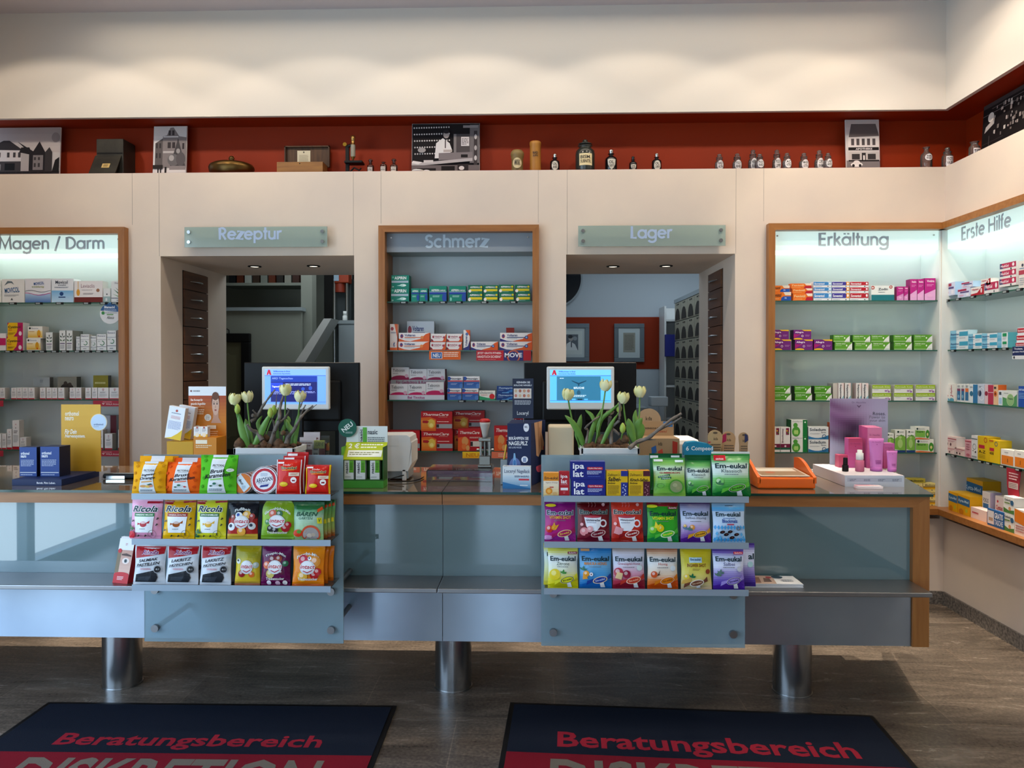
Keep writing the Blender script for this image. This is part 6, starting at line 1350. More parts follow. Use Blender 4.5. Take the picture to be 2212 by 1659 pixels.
kind('dolo', 'small white and orange tablet carton', [('p', [(0, 0), (.2, 0), (.1, .3), (0, .4)], '7c2030'), ('p', [(.7, 0), (1, 0), (1, 1), (.9, .6), (.8, .2)], 'd85a20'), ('t', 'VoltaDolo', .22, .56, .72, .76, '9c3050', 'b'), ('e', .14, .62, .06, .16, 'a03c4c'), ('e', .86, .56, .08, None, 'a83c4c'), ('l', .22, .4, .74, .48, 1, 'a84458'), ('r', 0, 0, 1, .1, 'c84820')], 'e8e2e0', .05)
kind('gelside', 'upright white and blue gel carton', [('p', [(0, 0), (1, 0), (1, .5), (.7, .2), (0, .1)], '2c3474'), ('p', [(.3, 1), (1, 1), (1, .7)], 'd85a20'), ('t', 'Voltaren', .25, .2, .62, .7, '2c3874', 'bv'), ('e', .55, .8, .24, None, '5c74a8')], 'e4e2e0', .05, 'd85a20')
kind('darkbox', 'small maroon and navy carton', [('p', [(0, 0), (.5, 0), (0, .8)], '20244c'), ('p', [(.6, .1), (1, .3), (1, .6)], 'c04c20')], '8c2418', .05, '701c14')
kind('nerve', 'white and blue tablet carton', [('g', 0, .0, 1, .54, '3c6cb4', '24509c', 4), ('r', 0, .56, 1, .66, 'b81c38'), ('t', 'Neuralgin', .2, .7, .9, .88, '2c3850', 'b'), ('e', .08, .82, .12, .16, '2c50a0'), ('l', .2, .28, .64, .44, 2, 'a0b8e0'), ('e', .9, .2, .12, .2, '4c7cc0')], 'e4e6ea', .06)
kind('dolor', 'white and green carton with red disc', [('p', [(0, 0), (1, 0), (1, .14), (.5, .24), (0, .44)], '2c9c68'), ('t', 'Dolormin', .06, .66, .86, .9, '3c3c40', 'i'), ('e', .8, .38, .17, None, 'c82028'), ('l', .1, .48, .52, .58, 1, 'c03838')], 'e8e8e0', .05)
kind('thoma', 'navy blue tablet carton', [('t', 'Thomapyrin', .06, .56, .92, .86, 'b8d4f0', 'bi'), ('l', .08, .4, .4, .5, 1, 'a0c0e8'), ('p', [(.5, .1), (.9, .2), (.94, .6), (.7, .4)], '2c74c0'), ('r', .3, .04, .7, .14, '6ca8e0')], '143c80', .05)
kind('thermo', 'red heat wrap carton', [('p', [(0, 0), (.48, 0), (.48, .6), (.3, .72), (0, .68)], 'd8641c'), ('g', .02, .1, .46, .56, 'd87020', 'e8a040', 4), ('e', .33, .38, .11, .24, 'e0c050'), ('e', .33, .3, .06, .1, 'f0e088'), ('t', 'ThermaCare', .04, .78, .9, .92, 'f4dcd8', 'bi'), ('l', .56, .7, .92, .75, 1, 'd89890'), ('r', .5, .14, 1, .36, '9aa0a4'), ('r', .5, .18, .58, .34, '302828'), ('l', .52, .44, .96, .52, 1, 'f0c8c0'), ('p', [(.05, .42), (.2, .4), (.26, .47), (.2, .54), (.05, .54)], 'a81420')], 'b0141c', .08, '7c0c14', '8c1018')
kind('thermo2', 'red heat wrap carton with back print', [('p', [(0, 0), (.5, 0), (.5, .5), (.3, .64), (0, .6)], 'd8541c'), ('e', .3, .44, .14, .2, 'd89858'), ('e', .26, .2, .1, .14, 'e07838'), ('e', .42, .14, .08, .12, 'd8a060'), ('t', 'ThermaCare', .06, .76, .94, .9, 'f4dcd8', 'bi'), ('l', .5, .56, .96, .64, 2, 'f0c8c0'), ('r', .54, .2, 1, .44, 'd0ccc4'), ('r', .54, .22, .64, .42, '302828')], 'b0141c', .06, '7c0c14', '8c1018')
kind('fenistil', 'orange and blue gel carton', [('p', [(.48, 0), (1, 0), (1, .5), (.6, .5), (.5, .3)], '1450b0'), ('p', [(.6, 1), (1, 1), (1, .62), (.7, .62)], 'e8dccc'), ('t', 'Fenistil', .06, .44, .5, .84, '40240c', 'bi'), ('t', 'GEL', .66, .22, .78, .38, 'c8dcf4', 'b'), ('l', .06, .14, .4, .26, 1, 'f4c880')], 'e8781c', .05)
kind('fenired', 'orange and red gel carton', [('p', [(.62, 0), (1, 0), (1, .5), (.7, .5)], 'b01430'), ('p', [(.66, 1), (1, 1), (1, .62), (.76, .62)], 'ecdccc'), ('t', 'Fenistil', .06, .44, .62, .8, 'f0c890', 'b'), ('l', .06, .14, .5, .26, 1, 'f4c880')], 'e4701c', .05)
SO = lambda c, c2: [('r', 0, .3, .78, .92, c), ('e', .78, .6, .06, .3, c), ('r', .82, .3, 1, .92, c2), ('t', 'Soventol', .05, .42, .6, .76, 'eef2f8', 'b'), ('e', .91, .62, .05, .18, 'f0f0f4'), ('e', .8, .12, .03, None, '30343c'), ('l', .05, .06, .6, .16, 1, '9098a4')]
kind('sobl', 'flat white and sky blue carton', SO('3c84c4', '90bce0'), 'e4e6ea', .06)
kind('sopu', 'flat white, violet and orange carton', SO('3c3494', 'e8941c'), 'e4e6ea', .06)
kind('sore', 'flat white and red carton', SO('b0182c', 'b0182c'), 'e4e6ea', .06)
kind('tealwhite', 'white and dark teal carton', [('r', 0, 0, 1, .38, '14707c'), ('t', 'Zodin', .3, .68, .72, .84, '3c4450', 'b'), ('o', .06, .86, .08, None, 'b03c2c', 0, .5), ('o', .85, .9, .07, None, 'b03c2c', 0, .5), ('l', .3, .52, .7, .58, 1, '606a74')], 'e2e6e4', .06)
PK = [('p', [(0, .28), (1, .5), (1, 1), (0, 1)], 'b4147c'), ('t', 'Vividrin', .2, .82, .88, .92, 'f4dcec', 'b'), ('l', .2, .62, .86, .74, 2, 'd880b8'), ('e', .5, .2, .22, .08, 'e4a8d0')]
kind('pinksmall', 'small pink nasal spray carton', PK, 'd48cc0', .05, '8c0c5c')
kind('pinktall', 'tall pink nasal spray carton', PK, 'e0a4d0', .06, '8c0c5c')
kind('pinkbig', 'widest pink nasal spray carton', PK, 'e0a4d0', .07, '7c0a50')
kind('allegra', 'purple and yellow allergy carton', [('e', .26, .04, .26, .12, 'e8b41c'), ('p', [(.46, 1), (1, 1), (1, .86), (.6, .88)], 'e8b41c'), ('t', 'Allegra', .08, .62, .56, .84, 'f0e0f0', 'b'), ('l', .08, .46, .44, .54, 1, 'e070a8'), ('o', .5, .36, .06, None, 'f0e4f0', 0, .7), ('l', .66, .3, .92, .5, 2, 'b078b0'), ('p', [(0, .12), (.36, .5), (0, .56)], 'a4146c')], '6c1c74', .07, '3c0c40')
GN = lambda t_: [('p', [(.66, 0), (1, 0), (1, .9), (.8, .5)], 'e4e8e0'), ('t', t_, .06, .72, .62, .88, 'e4f0dc', 'b'), ('l', .06, .5, .44, .62, 1, 'b8d8a0'), ('e', .68, .56, .04, .12, 'e8f0e0'), ('r', 0, .04, .66, .14, 'a8cc90'), ('l', .74, .08, .96, .16, 1, '70746c')]
kind('ceti', 'light green tablet carton', GN('Cetirizin axicur'), '5c9c2c', .06, '3c7820')
kind('lora', 'mid green tablet carton', GN('Loratadin axicur'), '4c941c', .07, '1c4010')
kind('momet', 'upright white nasal spray carton', [('t', 'MometAllerg', .2, .1, .62, .92, '3c3c44', 'bv'), ('p', [(.5, 1), (1, 1), (1, .5)], 'e8d4d0'), ('p', [(.3, 0), (1, 0), (1, .3)], '8cbcc8')], 'e6e4e2', .06, 'c8b4b0')
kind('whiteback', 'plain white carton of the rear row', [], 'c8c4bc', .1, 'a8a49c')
kind('deslo', 'white and lime tablet carton', [('r', 0, .54, 1, 1, '94b818'), ('t', 'Desloratadin Aristo', .04, .66, .96, .84, 'e8f0c0', 'b'), ('l', .06, .36, .44, .44, 1, '8a9088'), ('e', .74, .26, .07, .12, 'a884b4'), ('e', .9, .18, .06, .12, '9c6cac'), ('e', .84, .36, .03, .1, 'b890c0')], 'e4e6e0', .06, 'c8c8bc')
kind('broncho', 'white, maroon and green syrup carton', [('r', 0, .18, 1, .33, '70143c'), ('r', 0, .1, 1, .18, '1c5c40'), ('e', .5, .24, .1, None, 'e4d4dc'), ('t', 'Bronchostop', .12, .38, .34, .94, '5c2c3c', 'bv'), ('r', .56, .7, .88, .97, '7c1440'), ('e', .66, .86, .08, None, 'd8b020'), ('e', .78, .78, .08, None, '4c8c2c')], 'e6e4e0', .06)
kind('gelo', 'white and green carton with lung print', [('r', .72, 0, 1, 1, '0c7434'), ('e', .26, .68, .14, .14, '4c9834'), ('e', .3, .3, .26, .3, '4c9834'), ('e', .24, .26, .08, .14, 'a8d070'), ('e', .36, .26, .08, .14, 'a8d070'), ('t', 'GeloMyrtol', .06, .85, .68, .94, '707c70'), ('e', .86, .86, .05, None, 'd8ecd8')], 'e4e6e0', .1, '0c5c28')
kind('sole', 'white and blue capsule carton', [('b', [(i / 6, 0, .26 - .16 * sin(i * .6)) for i in range(7)], '2c74a8'), ('t', 'Soledum', .06, .66, .86, .9, '3c4c5c', 'b'), ('t', 'forte', .62, .5, .88, .6, '4c5c6c', 'bi'), ('l', .08, .42, .6, .5, 2, 'a0a8b0'), ('o', .78, .22, .11, None, '1c5c84', 0, .7)], 'e2e6e6', .06)
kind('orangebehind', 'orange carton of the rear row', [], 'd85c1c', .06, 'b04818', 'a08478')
kind('greenbody', 'upright white and green syrup carton', [('p', [(0, .15), (1, .05), (1, .7), (.6, .8), (0, .62)], '78b044'), ('e', .5, .68, .14, .07, 'a8cc7c'), ('e', .5, .4, .24, .2, 'a8cc7c'), ('e', .3, .92, .1, None, '183830'), ('l', .45, .88, .9, .94, 1, '708078'), ('l', .14, .72, .86, .78, 1, '2c6a24'), ('r', 0, 0, 1, .1, '1c3c74')], 'e4e8e0', .06, 'b8bca8')
kind('greenhead', 'white and green carton with head profile', [('p', [(0, .2), (.7, .15), (.7, .68), (0, .72)], '7cb84c'), ('e', .86, .42, .14, .34, '3c8c2c'), ('e', .86, .4, .06, .12, 'd8d088'), ('e', .14, .84, .07, None, '183838'), ('t', 'Bionorica', .26, .78, .66, .9, '6c8478'), ('t', 'Sinupret', .08, .5, .56, .68, '2c6424', 'b'), ('p', [(0, 0), (1, 0), (1, .04), (.3, .14), (0, .12)], 'd8743c')], 'e4e8e0', .07)
kind('medi', 'pale yellow drops carton', [('r', 0, .18, .76, .46, 'd8a818'), ('r', 0, .46, .76, .56, '5c3818'), ('t', 'Meditonsin', .1, .64, .8, .84, '4c3c20', 'b'), ('o', .88, .4, .08, None, '8c3820', 0, .6), ('e', .5, .08, .03, None, '402c18')], 'e4d488', .06)
kind('mediflat', 'olive yellow drops carton', [('t', 'Meditonsin', .2, .3, .9, .75, '2c2810', 'b')], 'b0a43c', .06)

NAMES = ('top shelf', 'second shelf', 'third shelf', 'fourth shelf', 'sill')
ORD = ('first', 'second', 'third', 'fourth', 'fifth', 'sixth', 'seventh', 'eighth', 'ninth', 'tenth', 'eleventh', 'twelfth', 'thirteenth', 'fourteenth', 'fifteenth', 'sixteenth', 'seventeenth', 'eighteenth')


def put(niche_name, shelf, rows, Y=None, X=None, note=''):
    """rows: (kind, x0, x1, y_top, y_bottom[, extra depth]) in photo pixels on the plane of the pack fronts"""
    zs = (SZ + (.66,))[shelf] + .0004
    Yf = (SHELF_Y + .004 if shelf < 4 else SHELF_Y + .0) if Y is None else Y
    here = []
    for r in rows:
        k, x0, x1, y0, y1 = r[:5]; back = r[5] if len(r) > 5 else 0
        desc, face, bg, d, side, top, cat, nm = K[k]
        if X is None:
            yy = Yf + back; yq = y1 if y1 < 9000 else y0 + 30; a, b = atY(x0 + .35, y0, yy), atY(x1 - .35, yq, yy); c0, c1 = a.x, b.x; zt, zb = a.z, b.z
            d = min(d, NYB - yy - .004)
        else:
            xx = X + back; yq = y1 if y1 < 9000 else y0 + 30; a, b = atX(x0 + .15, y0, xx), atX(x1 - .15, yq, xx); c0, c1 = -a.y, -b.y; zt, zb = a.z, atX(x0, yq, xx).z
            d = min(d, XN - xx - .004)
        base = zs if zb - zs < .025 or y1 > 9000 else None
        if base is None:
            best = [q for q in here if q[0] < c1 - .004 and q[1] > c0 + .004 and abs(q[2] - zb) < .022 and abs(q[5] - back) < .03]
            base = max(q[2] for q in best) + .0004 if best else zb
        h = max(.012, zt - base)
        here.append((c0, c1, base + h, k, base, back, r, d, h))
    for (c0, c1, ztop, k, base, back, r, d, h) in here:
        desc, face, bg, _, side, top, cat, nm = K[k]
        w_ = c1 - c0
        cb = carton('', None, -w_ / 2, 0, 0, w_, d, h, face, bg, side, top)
        same = sorted({round(q[0] + q[1], 2) for q in here if q[3] == k})
        cols = []
        for s_ in same:
            if not cols or s_ - cols[-1] > .035: cols.append(s_)
        ci = max(i for i, s_ in enumerate(cols) if c0 + c1 > s_ - .006)
        mine = sorted(q[4] for q in here if q[3] == k and abs((q[0] + q[1]) - (c0 + c1)) < .035)
        lv = mine.index(base); n = len(mine)
        pos = []
        if n > 1: pos.append({2: ('lower', 'upper'), 3: ('bottom', 'middle', 'topmost')}.get(n, ORD[:n])[lv])
        if len(cols) > 1: pos.append(ORD[ci] + ' from left')
        lab = ', '.join([note + desc, NAMES[shelf] + ' of ' + niche_name] + pos)
        if X is None: loc = ((c0 + c1) / 2, Yf + back, base); rz = 0
        else: loc = (X + back, -(c0 + c1) / 2, base); rz = -pi / 2
        o = cb.build(nm, 'paper', None, loc, rz)
        tag(o, lab, cat, desc + 's, ' + niche_name if len(cols) * n > 1 else None)
        PLACED.append(lab)


L, MI, RI, SI = 'Magen niche', 'Schmerz niche', 'Erkältung niche', 'Erste Hilfe niche'
put(L, 0, [('edge_green', -14, 3, 604, 647), ('dolphin', 4, 53, 603, 647), ('wave', 54, 110, 602, 647), ('bluebadge', 111, 159, 602, 647), ('brownbase', 160, 222, 607, 647), ('smallgrey', 223, 239, 623, 647), ('herb', 240, 270.5, 607, 647)])
put(L, 1, [('pinkbit', -14, 13, 720, 757), ('yellowmagenta', 14, 50, 727, 757), ('yellowmagenta', 16, 50, 697, 727), ('yellowbody', 57, 88, 731, 757), ('yellowbody', 60, 92, 705, 731), ('leafnarrow', 99, 114, 718, 757), ('leafnarrow', 128, 142, 714, 757), ('leafnarrow', 143, 157, 714, 757), ('stomach', 164, 173, 727, 757, .02), ('stomach', 174, 193, 722, 757), ('stomach', 195, 208.5, 726, 757, .02), ('stomach', 209, 230, 722, 757), ('stomach', 231, 251, 714, 757), ('brownpack', 252, 262, 713, 757)])
wx = [(0, 11), (24, 36), (36, 48), (48, 61), (61, 75), (86, 99), (100, 112), (112, 124), (125, 139.5), (150, 163), (163, 176), (184, 197), (198, 210.5), (211, 235), (236, 260), (261, 272)]
put(L, 2, [('wala', a, b, 837.5, 864) for a, b in wx] + [('leafletgrey', 72, 108, 815, 9999, .1), ('brownflower', 124, 166, 814, 9999, .1), ('olivebox', 201, 234, 811, 9999, .1)])
put(L, 3, [('wala', -8, 3.5, 937, 970), ('wala', 4, 14, 937, 970), ('wala', 14.5, 26, 927, 970), ('wala', 26.5, 42, 908, 970), ('wala', 42.5, 57, 945, 970), ('wala', 163, 180, 928, 970), ('wala', 180, 197, 928, 970), ('wala', 198, 210, 928, 970), ('wala', 210, 223, 928, 970), ('wala', 226, 243, 937, 970), ('wala', 255, 272, 928, 970), ('redwhitepanel', 197, 252, 897, 9999, .09)])
put(MI, 0, [('teal', 844, 884, 622, 649), ('teal', 845, 884, 594.5, 622), ('tealsmall', 888, 906, 623, 649), ('tealsmall', 906, 924, 623, 649), ('tealblue', 927, 965, 618, 649), ('tealblue', 970, 1007, 618, 649)] +
    [('tealyellow', a, b, y0, y1) for a, b, y0, y1 in ((1010, 1043, 632.5, 649), (1044, 1076, 632.5, 649), (1078, 1111, 632, 649), (1114, 1146, 632, 649), (1011, 1043, 616, 632.5), (1044, 1076, 616, 632.5), (1077, 1110, 615, 632), (1112, 1145, 615, 632))])
put(MI, 1, [('geltall', 842, 859, 700, 757), ('gelorange', 860, 927, 738, 757), ('gelorange', 861, 928, 719, 738), ('dolo', 929, 963, 739, 757), ('dolo', 964, 998, 739, 757), ('dolo', 931, 964, 721, 739), ('dolo', 965, 999, 721, 739), ('gelside', 1001, 1015, 713, 757), ('gelblue', 1017, 1076, 738, 757), ('gelblue', 1079, 1150, 738, 757), ('gelblue', 1080, 1150, 719, 738), ('gelbig', 879, 938, 694, 9999, .1), ('darkbox', 1093, 1111, 708, 9999, .1)])
put(MI, 2, [('nerve', 966, 997, 839, 865), ('nerve', 998, 1033.5, 839, 865), ('nerve', 967, 1000, 813, 839), ('nerve', 1001, 1036, 813, 839), ('dolor', 1035, 1070, 844, 865), ('thoma', 1072, 1111, 850, 865), ('thoma', 1073, 1111, 834, 850)])
put(MI, 3, [('thermo', 838, 907, 930, 975), ('thermo', 910, 978, 931, 975), ('thermo', 909, 977, 889, 931), ('thermo2', 989, 1040, 926, 975), ('thermo2', 1067, 1118, 920, 975), ('thermo', 981, 1046, 927, 975, .1), ('thermo', 979, 1047, 887, 927, .1), ('thermo2', 1110, 1132, 898, 9999, .1)])
put(RI, 0, [('fenistil', 1667, 1709, 631, 645), ('fenistil', 1665.5, 1706, 617, 631), ('fenired', 1713, 1755.5, 634, 645), ('fenired', 1711, 1755, 623, 634), ('fenired', 1708, 1753, 612.5, 623)] + [(k, a, b, y, y + 12) for y in (632, 620, 608) for k, a, b in (('sobl', 1757, 1796.5), ('sopu', 1797, 1835), ('sore', 1836, 1876))] +
    [('tealwhite', 1882, 1932, 617, 643), ('pinksmall', 1937, 1952, 619, 643), ('pinksmall', 1952.5, 1962, 619, 643), ('pinktall', 1966, 1981, 603, 643), ('pinktall', 1981.5, 1996, 603, 643), ('pinkbig', 1997, 2021, 601, 643)])
put(RI, 1, [('allegra', 1669, 1709, 733.5, 756), ('allegra', 1717, 1756, 733.5, 756), ('allegra', 1758, 1798, 733.5, 756), ('allegra', 1666, 1704, 712.5, 733.5), ('allegra', 1714, 1752.5, 712.5, 733.5)] +
    [('ceti', a, b, y0, y1) for a, b, y0, y1 in ((1803, 1841, 739, 756), (1846, 1883.5, 739, 756), (1884, 1922, 739, 756), (1931, 1970, 739, 756), (1974, 2014, 739, 756), (1800, 1836, 723.5, 739), (1842, 1880, 723.5, 739), (1881, 1921, 723.5, 739), (1930, 1969, 723.5, 739), (1974, 2014, 723, 739))])
put(RI, 2, [('lora', a, b, y0, y1) for a, b, y0, y1 in ((1672, 1709, 850, 867), (1717, 1754, 850, 867), (1761, 1797, 850, 867), (1671, 1707, 834, 850), (1716, 1752, 834, 850), (1759, 1795, 834, 850))] + [('momet', 1811, 1823, 827.5, 867), ('momet', 1825, 1838, 827.5, 867), ('momet', 1849, 1861, 827.5, 867), ('momet', 1862, 1876, 827.5, 867)] +
    [('deslo', a, b, y0, y1) for a, b, y0, y1 in ((1884, 1925, 849, 867), (1931, 1972, 849, 867), (1978, 2020, 849, 867), (1884, 1924, 831.5, 849), (1932, 1972, 831.5, 849), (1978, 2020, 831.5, 849))] + [('whiteback', 1799, 1809, 828, 867, .02)])
put(RI, 3, [('broncho', 1665, 1685.5, 923, 977), ('broncho', 1686, 1707, 923, 977), ('gelo', 1709, 1744, 943, 977), ('gelo', 1709, 1744, 907, 943), ('sole', 1746, 1790, 949, 977), ('sole', 1746, 1790, 922, 949), ('greenbody', 1914, 1931, 936, 977), ('greenbody', 1933, 1956, 929, 977), ('greenbody', 1958, 1976.5, 929, 977), ('greenhead', 1978, 2017, 949, 977), ('greenhead', 1977, 2008, 922, 949), ('orangebehind', 1794, 1830, 913, 977)])
put(RI, 4, [('medi', 1955, 1993, 1077, 1094), ('medi', 1994, 2032, 1077, 1094), ('medi', 1955, 1993, 1060, 1077), ('medi', 1994, 2032, 1060, 1077), ('medi', 1955, 1993, 1043.5, 1060), ('medi', 1994, 2032, 1043.5, 1060), ('mediflat', 1956, 1999, 1034, 1043.5)], Y=5.14)

# side wall niche: fronts face the room
kind('plum', 'white and plum plaster carton', [('r', 0, .7, .7, .92, '9c1c44'), ('r', .2, .5, .9, .64, '4c3c74'), ('e', .3, .24, .2, .1, 'd0a8c0'), ('r', .7, .1, .9, .4, 'e0e0e8')], 'ccd0e4', .06, 'a8c4e0')
kind('redwhite', 'white and dark red carton', [('p', [(0, 0), (1, 0), (1, 1), (.8, .9), (.5, .3), (0, .2)], 'a80c20'), ('t', 'Hysan', .1, .56, .6, .84, 'b01830', 'b'), ('e', .8, .5, .06, .28, 'ecdcdc')], 'e4e0dc', .05)
kind('crimson', 'flat white and crimson gel carton', [('r', 0, .32, 1, 1, 'b41c4c'), ('p', [(0, .32), (.22, .32), (.1, 1), (0, 1)], '3c2c64'), ('t', 'MediGel', .06, .46, .56, .8, 'f0dce4', 'b'), ('e', .84, .66, .07, .24, 'f0e4e8'), ('e', .7, .14, .04, None, '303038')], 'e2dcda', .06)
kind('stripebox', 'white carton with red stripes', [('r', 0, .5, 1, .66, 'a83048'), ('e', .5, .84, .14, None, '303850'), ('l', .1, .7, .9, .76, 1, '7088b0'), ('l', .1, .1, .9, .4, 4, 'a0a4ac')], 'e4dcd4', .06)
kind('bepa', 'white and turquoise ointment carton', [('g', 0, 0, .35, 1, '4c9cc0', '8cc4dc', 3), ('r', .52, .4, 1, .84, '3c9cbc'), ('t', 'Bepanthen', .04, .46, .5, .72, '244c7c', 'b'), ('r', 0, .26, .46, .3, '244c7c'), ('l', .54, .12, .9, .28, 2, 'a0a8b0')], 'dfe6ea', .06, 'b8d8e4')
kind('bepagreen', 'white, turquoise and green ointment carton', [('g', 0, 0, .4, 1, '4c9cc0', '8cc4dc', 3), ('r', .5, .5, .9, .9, '1c8c58'), ('l', .5, .14, .9, .4, 2, 'a0a8b0')], 'e2e8ea', .06, '5cb0bc')
kind('sored', 'white and red insect gel carton', [('r', 0, .3, 1, .9, 'b0182c'), ('t', 'Soventol', .06, .44, .9, .74, 'f0e0e0', 'b')], 'e4e6ea', .06)
kind('eyedrop', 'upright white and teal eye drops carton', [('t', 'Hylo', .2, .3, .6, .92, 'b03c50', 'bv'), ('e', .5, .04, .6, .14, '4c9cb4'), ('e', .7, .3, .1, None, 'b02c3c')], 'e4e2dc', .05)
kind('bluebottle', 'narrow white and blue carton', [('r', .1, .1, .9, .72, '2c6c9c'), ('r', .1, .6, .9, .74, '7c3c60'), ('l', .2, .8, .8, .92, 2, '5c6068'), ('e', .5, .3, .24, .1, '7cb0d0')], 'e0e2e0', .05)
kind('bluebottle2', 'narrow white, orange and blue carton', [('r', .1, .1, .9, .72, '2c6c9c'), ('r', .1, .56, .9, .76, 'e07038'), ('l', .2, .8, .8, .92, 2, '5c6068')], 'e0e2e0', .05)
kind('eyeblue', 'blue and white carton with eye dot', [('r', .45, 0, 1, 1, '2c74a8'), ('e', .26, .5, .2, .14, '2c6c8c'), ('l', .1, .8, .4, .9, 2, '606870')], 'dce4e8', .05)
kind('eyenavy', 'white carton with large navy dot', [('e', .28, .52, .3, None, '1c2c4c'), ('o', .6, .5, .46, .34, 'e8ecf2', 0, .9), ('l', .2, .8, .6, .9, 2, '606870')], 'c4ccdc', .05)
kind('eyepink', 'crimson and pink carton with eye dot', [('r', .4, 0, 1, 1, 'b02c4c'), ('e', .2, .55, .18, .12, '8c1c3c'), ('r', .4, .6, 1, .63, 'e8c8d0')], 'dcc0c4', .05)
kind('eyeorange', 'orange and cream carton with eye dot', [('e', .4, .55, .34, .14, 'c85c1c'), ('e', .4, .55, .14, .06, '40241c'), ('r', .1, .8, .6, .9, '303038')], 'e0b890', .05, 'c85c1c')
kind('smallblue', 'small white and pale blue carton', [('r', .2, .7, .8, .9, '404850'), ('r', .2, .1, .9, .5, 'a0c0dc')], 'dfe4ea', .05)
kind('greenoval', 'white and green carton with oval emblem', [('p', [(0, 0), (1, 0), (1, .8), (.6, .4), (0, .56)], '4c8c58'), ('e', .55, .42, .24, .36, '88b078'), ('o', .55, .42, .26, .4, 'd0d8b0', 0, .94), ('t', 'Tears', .38, .42, .72, .54, '204030', 'b'), ('l', .1, .78, .5, .86, 1, '708078')], 'd4d8d4', .06)
kind('bluecart', 'upright royal blue carton', [('t', 'HYAL', .1, .78, .9, .88, 'd0e0f4', 'b'), ('l', .1, .4, .9, .7, 4, '7ca8dc')], '1c4ca0', .05)
kind('rosewhite', 'pale pink capsule carton', [('r', 0, .76, 1, .84, 'b03c50'), ('e', .2, .3, .07, .14, '302024'), ('e', .5, .28, .07, .14, '603038'), ('l', .1, .5, .9, .66, 2, 'c08890')], 'e4ccc8', .06, 'd8d0cc')
kind('rosepink', 'upright pink capsule carton', [('r', 0, .88, 1, .94, 'b03c50'), ('e', .5, .14, .3, .08, 'c06878'), ('l', .2, .4, .8, .8, 3, 'b06878')], 'd8a0ac', .06)
kind('heartwhite', 'upright white carton with heart emblem', [('o', .5, .52, .3, None, '808890', 0, .8), ('r', 0, .84, 1, .88, '606870'), ('e', .3, .34, .06, None, '202028'), ('e', .7, .3, .1, None, '202028'), ('r', .1, .06, .9, .12, 'a0a4a8')], 'e2e2e4', .05)
kind('yelloww', 'yellow vitamin carton with red tag', [('r', .1, .5, .62, .64, 'b8203c'), ('t', 'A-Z', .1, .3, .7, .42, '403008', 'b'), ('o', .7, .86, .14, None, 'b84820', 0, .7), ('l', .1, .08, .7, .26, 3, 'a88c10')], 'dcb814', .07, 'c8a810')
kind('yelloww4', 'yellow vitamin carton reading 400', [('r', .04, .5, .46, .64, 'b8203c'), ('t', '400', .04, .34, .44, .46, '403008', 'b'), ('o', .66, .84, .14, None, '486070', 0, .7), ('r', 0, .92, .4, .98, 'c06018')], 'dcb814', .07, 'c8a810')
kind('orangewhite', 'white and orange hair capsule carton', [('r', .06, .06, .96, .62, 'd87820'), ('r', .52, .2, .56, .44, '302018'), ('l', .3, .78, .7, .86, 1, '808488')], 'e4e2dc', .06)
kind('greybox', 'grey and pink carton lying on top', [('r', 0, 0, .36, 1, 'c896a4'), ('l', .5, .2, .6, .9, 5, '80848c')], 'a8a4b0', .07)
kind('throat', 'yellow and blue lozenge carton', [('p', [(0, .5), (1, .46), (1, .84), (0, .9)], '1c6498'), ('t', 'Kytta-Med', .08, .58, .9, .76, 'c8e4f0', 'b'), ('e', .3, .12, .2, .16, 'c87c14'), ('e', .74, .24, .1, .1, 'b8c040')], 'e0a80c', .12, 'd8a408', 'c89c18')
kind('focus', 'white carton with blue text panel', [('t', 'FOKUS', .12, .6, .8, .76, '5c6470', 'b'), ('r', .12, .36, .8, .56, '2c6ca4'), ('e', .74, .24, .18, None, '6cacc4')], 'e0dcdc', .07, 'c4b8d4')
kind('flatpink', 'flat pale pink carton', [('l', .1, .4, .6, .7, 1, 'c04c5c')], 'e6d0cc', .06)
kind('dotred', 'white carton with red dots', [('e', .3, .8, .1, None, 'c02038'), ('e', .6, .3, .12, None, 'b81c34'), ('t', 'Cystus', .1, .44, .9, .66, 'b02c44', 'b'), ('e', .2, .16, .1, None, 'c84058')], 'e2d6d8', .07)
kind('baldri', 'white and green drops carton', [('p', [(0, 0), (1, 0), (1, .24), (.5, .16), (0, .3)], '4c7c3c'), ('t', 'Gelenk', .1, .72, .7, .86, '384048', 'b'), ('e', .8, .66, .16, None, '2c5c84'), ('r', .1, .56, .6, .64, '6c8c50'), ('e', .6, .28, .12, None, 'd09060')], 'e2e4e0', .06)
kind('orangetip', 'white and orange tonic carton', [('p', [(0, .5), (1, .4), (1, .9), (0, 1)], 'd8781c'), ('l', .1, .1, .9, .4, 3, 'b87878')], 'e6d8d0', .06)
XS = SHELF_Y - YB + XR + .005
put(SI, 0, [('plum', 2038, 2063, 613, 641), ('plum', 2069, 2096, 625, 640), ('plum', 2077, 2102, 611, 625), ('redwhite', 2097, 2126, 622, 636), ('redwhite', 2119, 2140, 604, 618), ('crimson', 2127, 2157, 612, 627), ('crimson', 2159, 2195, 604, 621), ('crimson', 2160, 2195, 587, 604), ('crimson', 2160, 2195, 571, 587), ('stripebox', 2201, 2217, 565, 615)], X=XS)
put(SI, 1, [('bepa', 2053, 2091, 736, 756), ('bepa', 2053, 2091, 715, 736), ('bepa', 2092, 2121, 739, 756), ('bepa', 2092, 2121, 722, 739), ('bepa', 2121.5, 2154, 738, 756), ('bepa', 2121.5, 2154, 721, 738), ('bepagreen', 2155, 2177, 737, 756), ('bepagreen', 2155, 2177, 719, 737), ('sored', 2194, 2214, 740, 757), ('sored', 2196, 2216, 724, 740), ('sored', 2198, 2218, 708, 724)], X=XS)
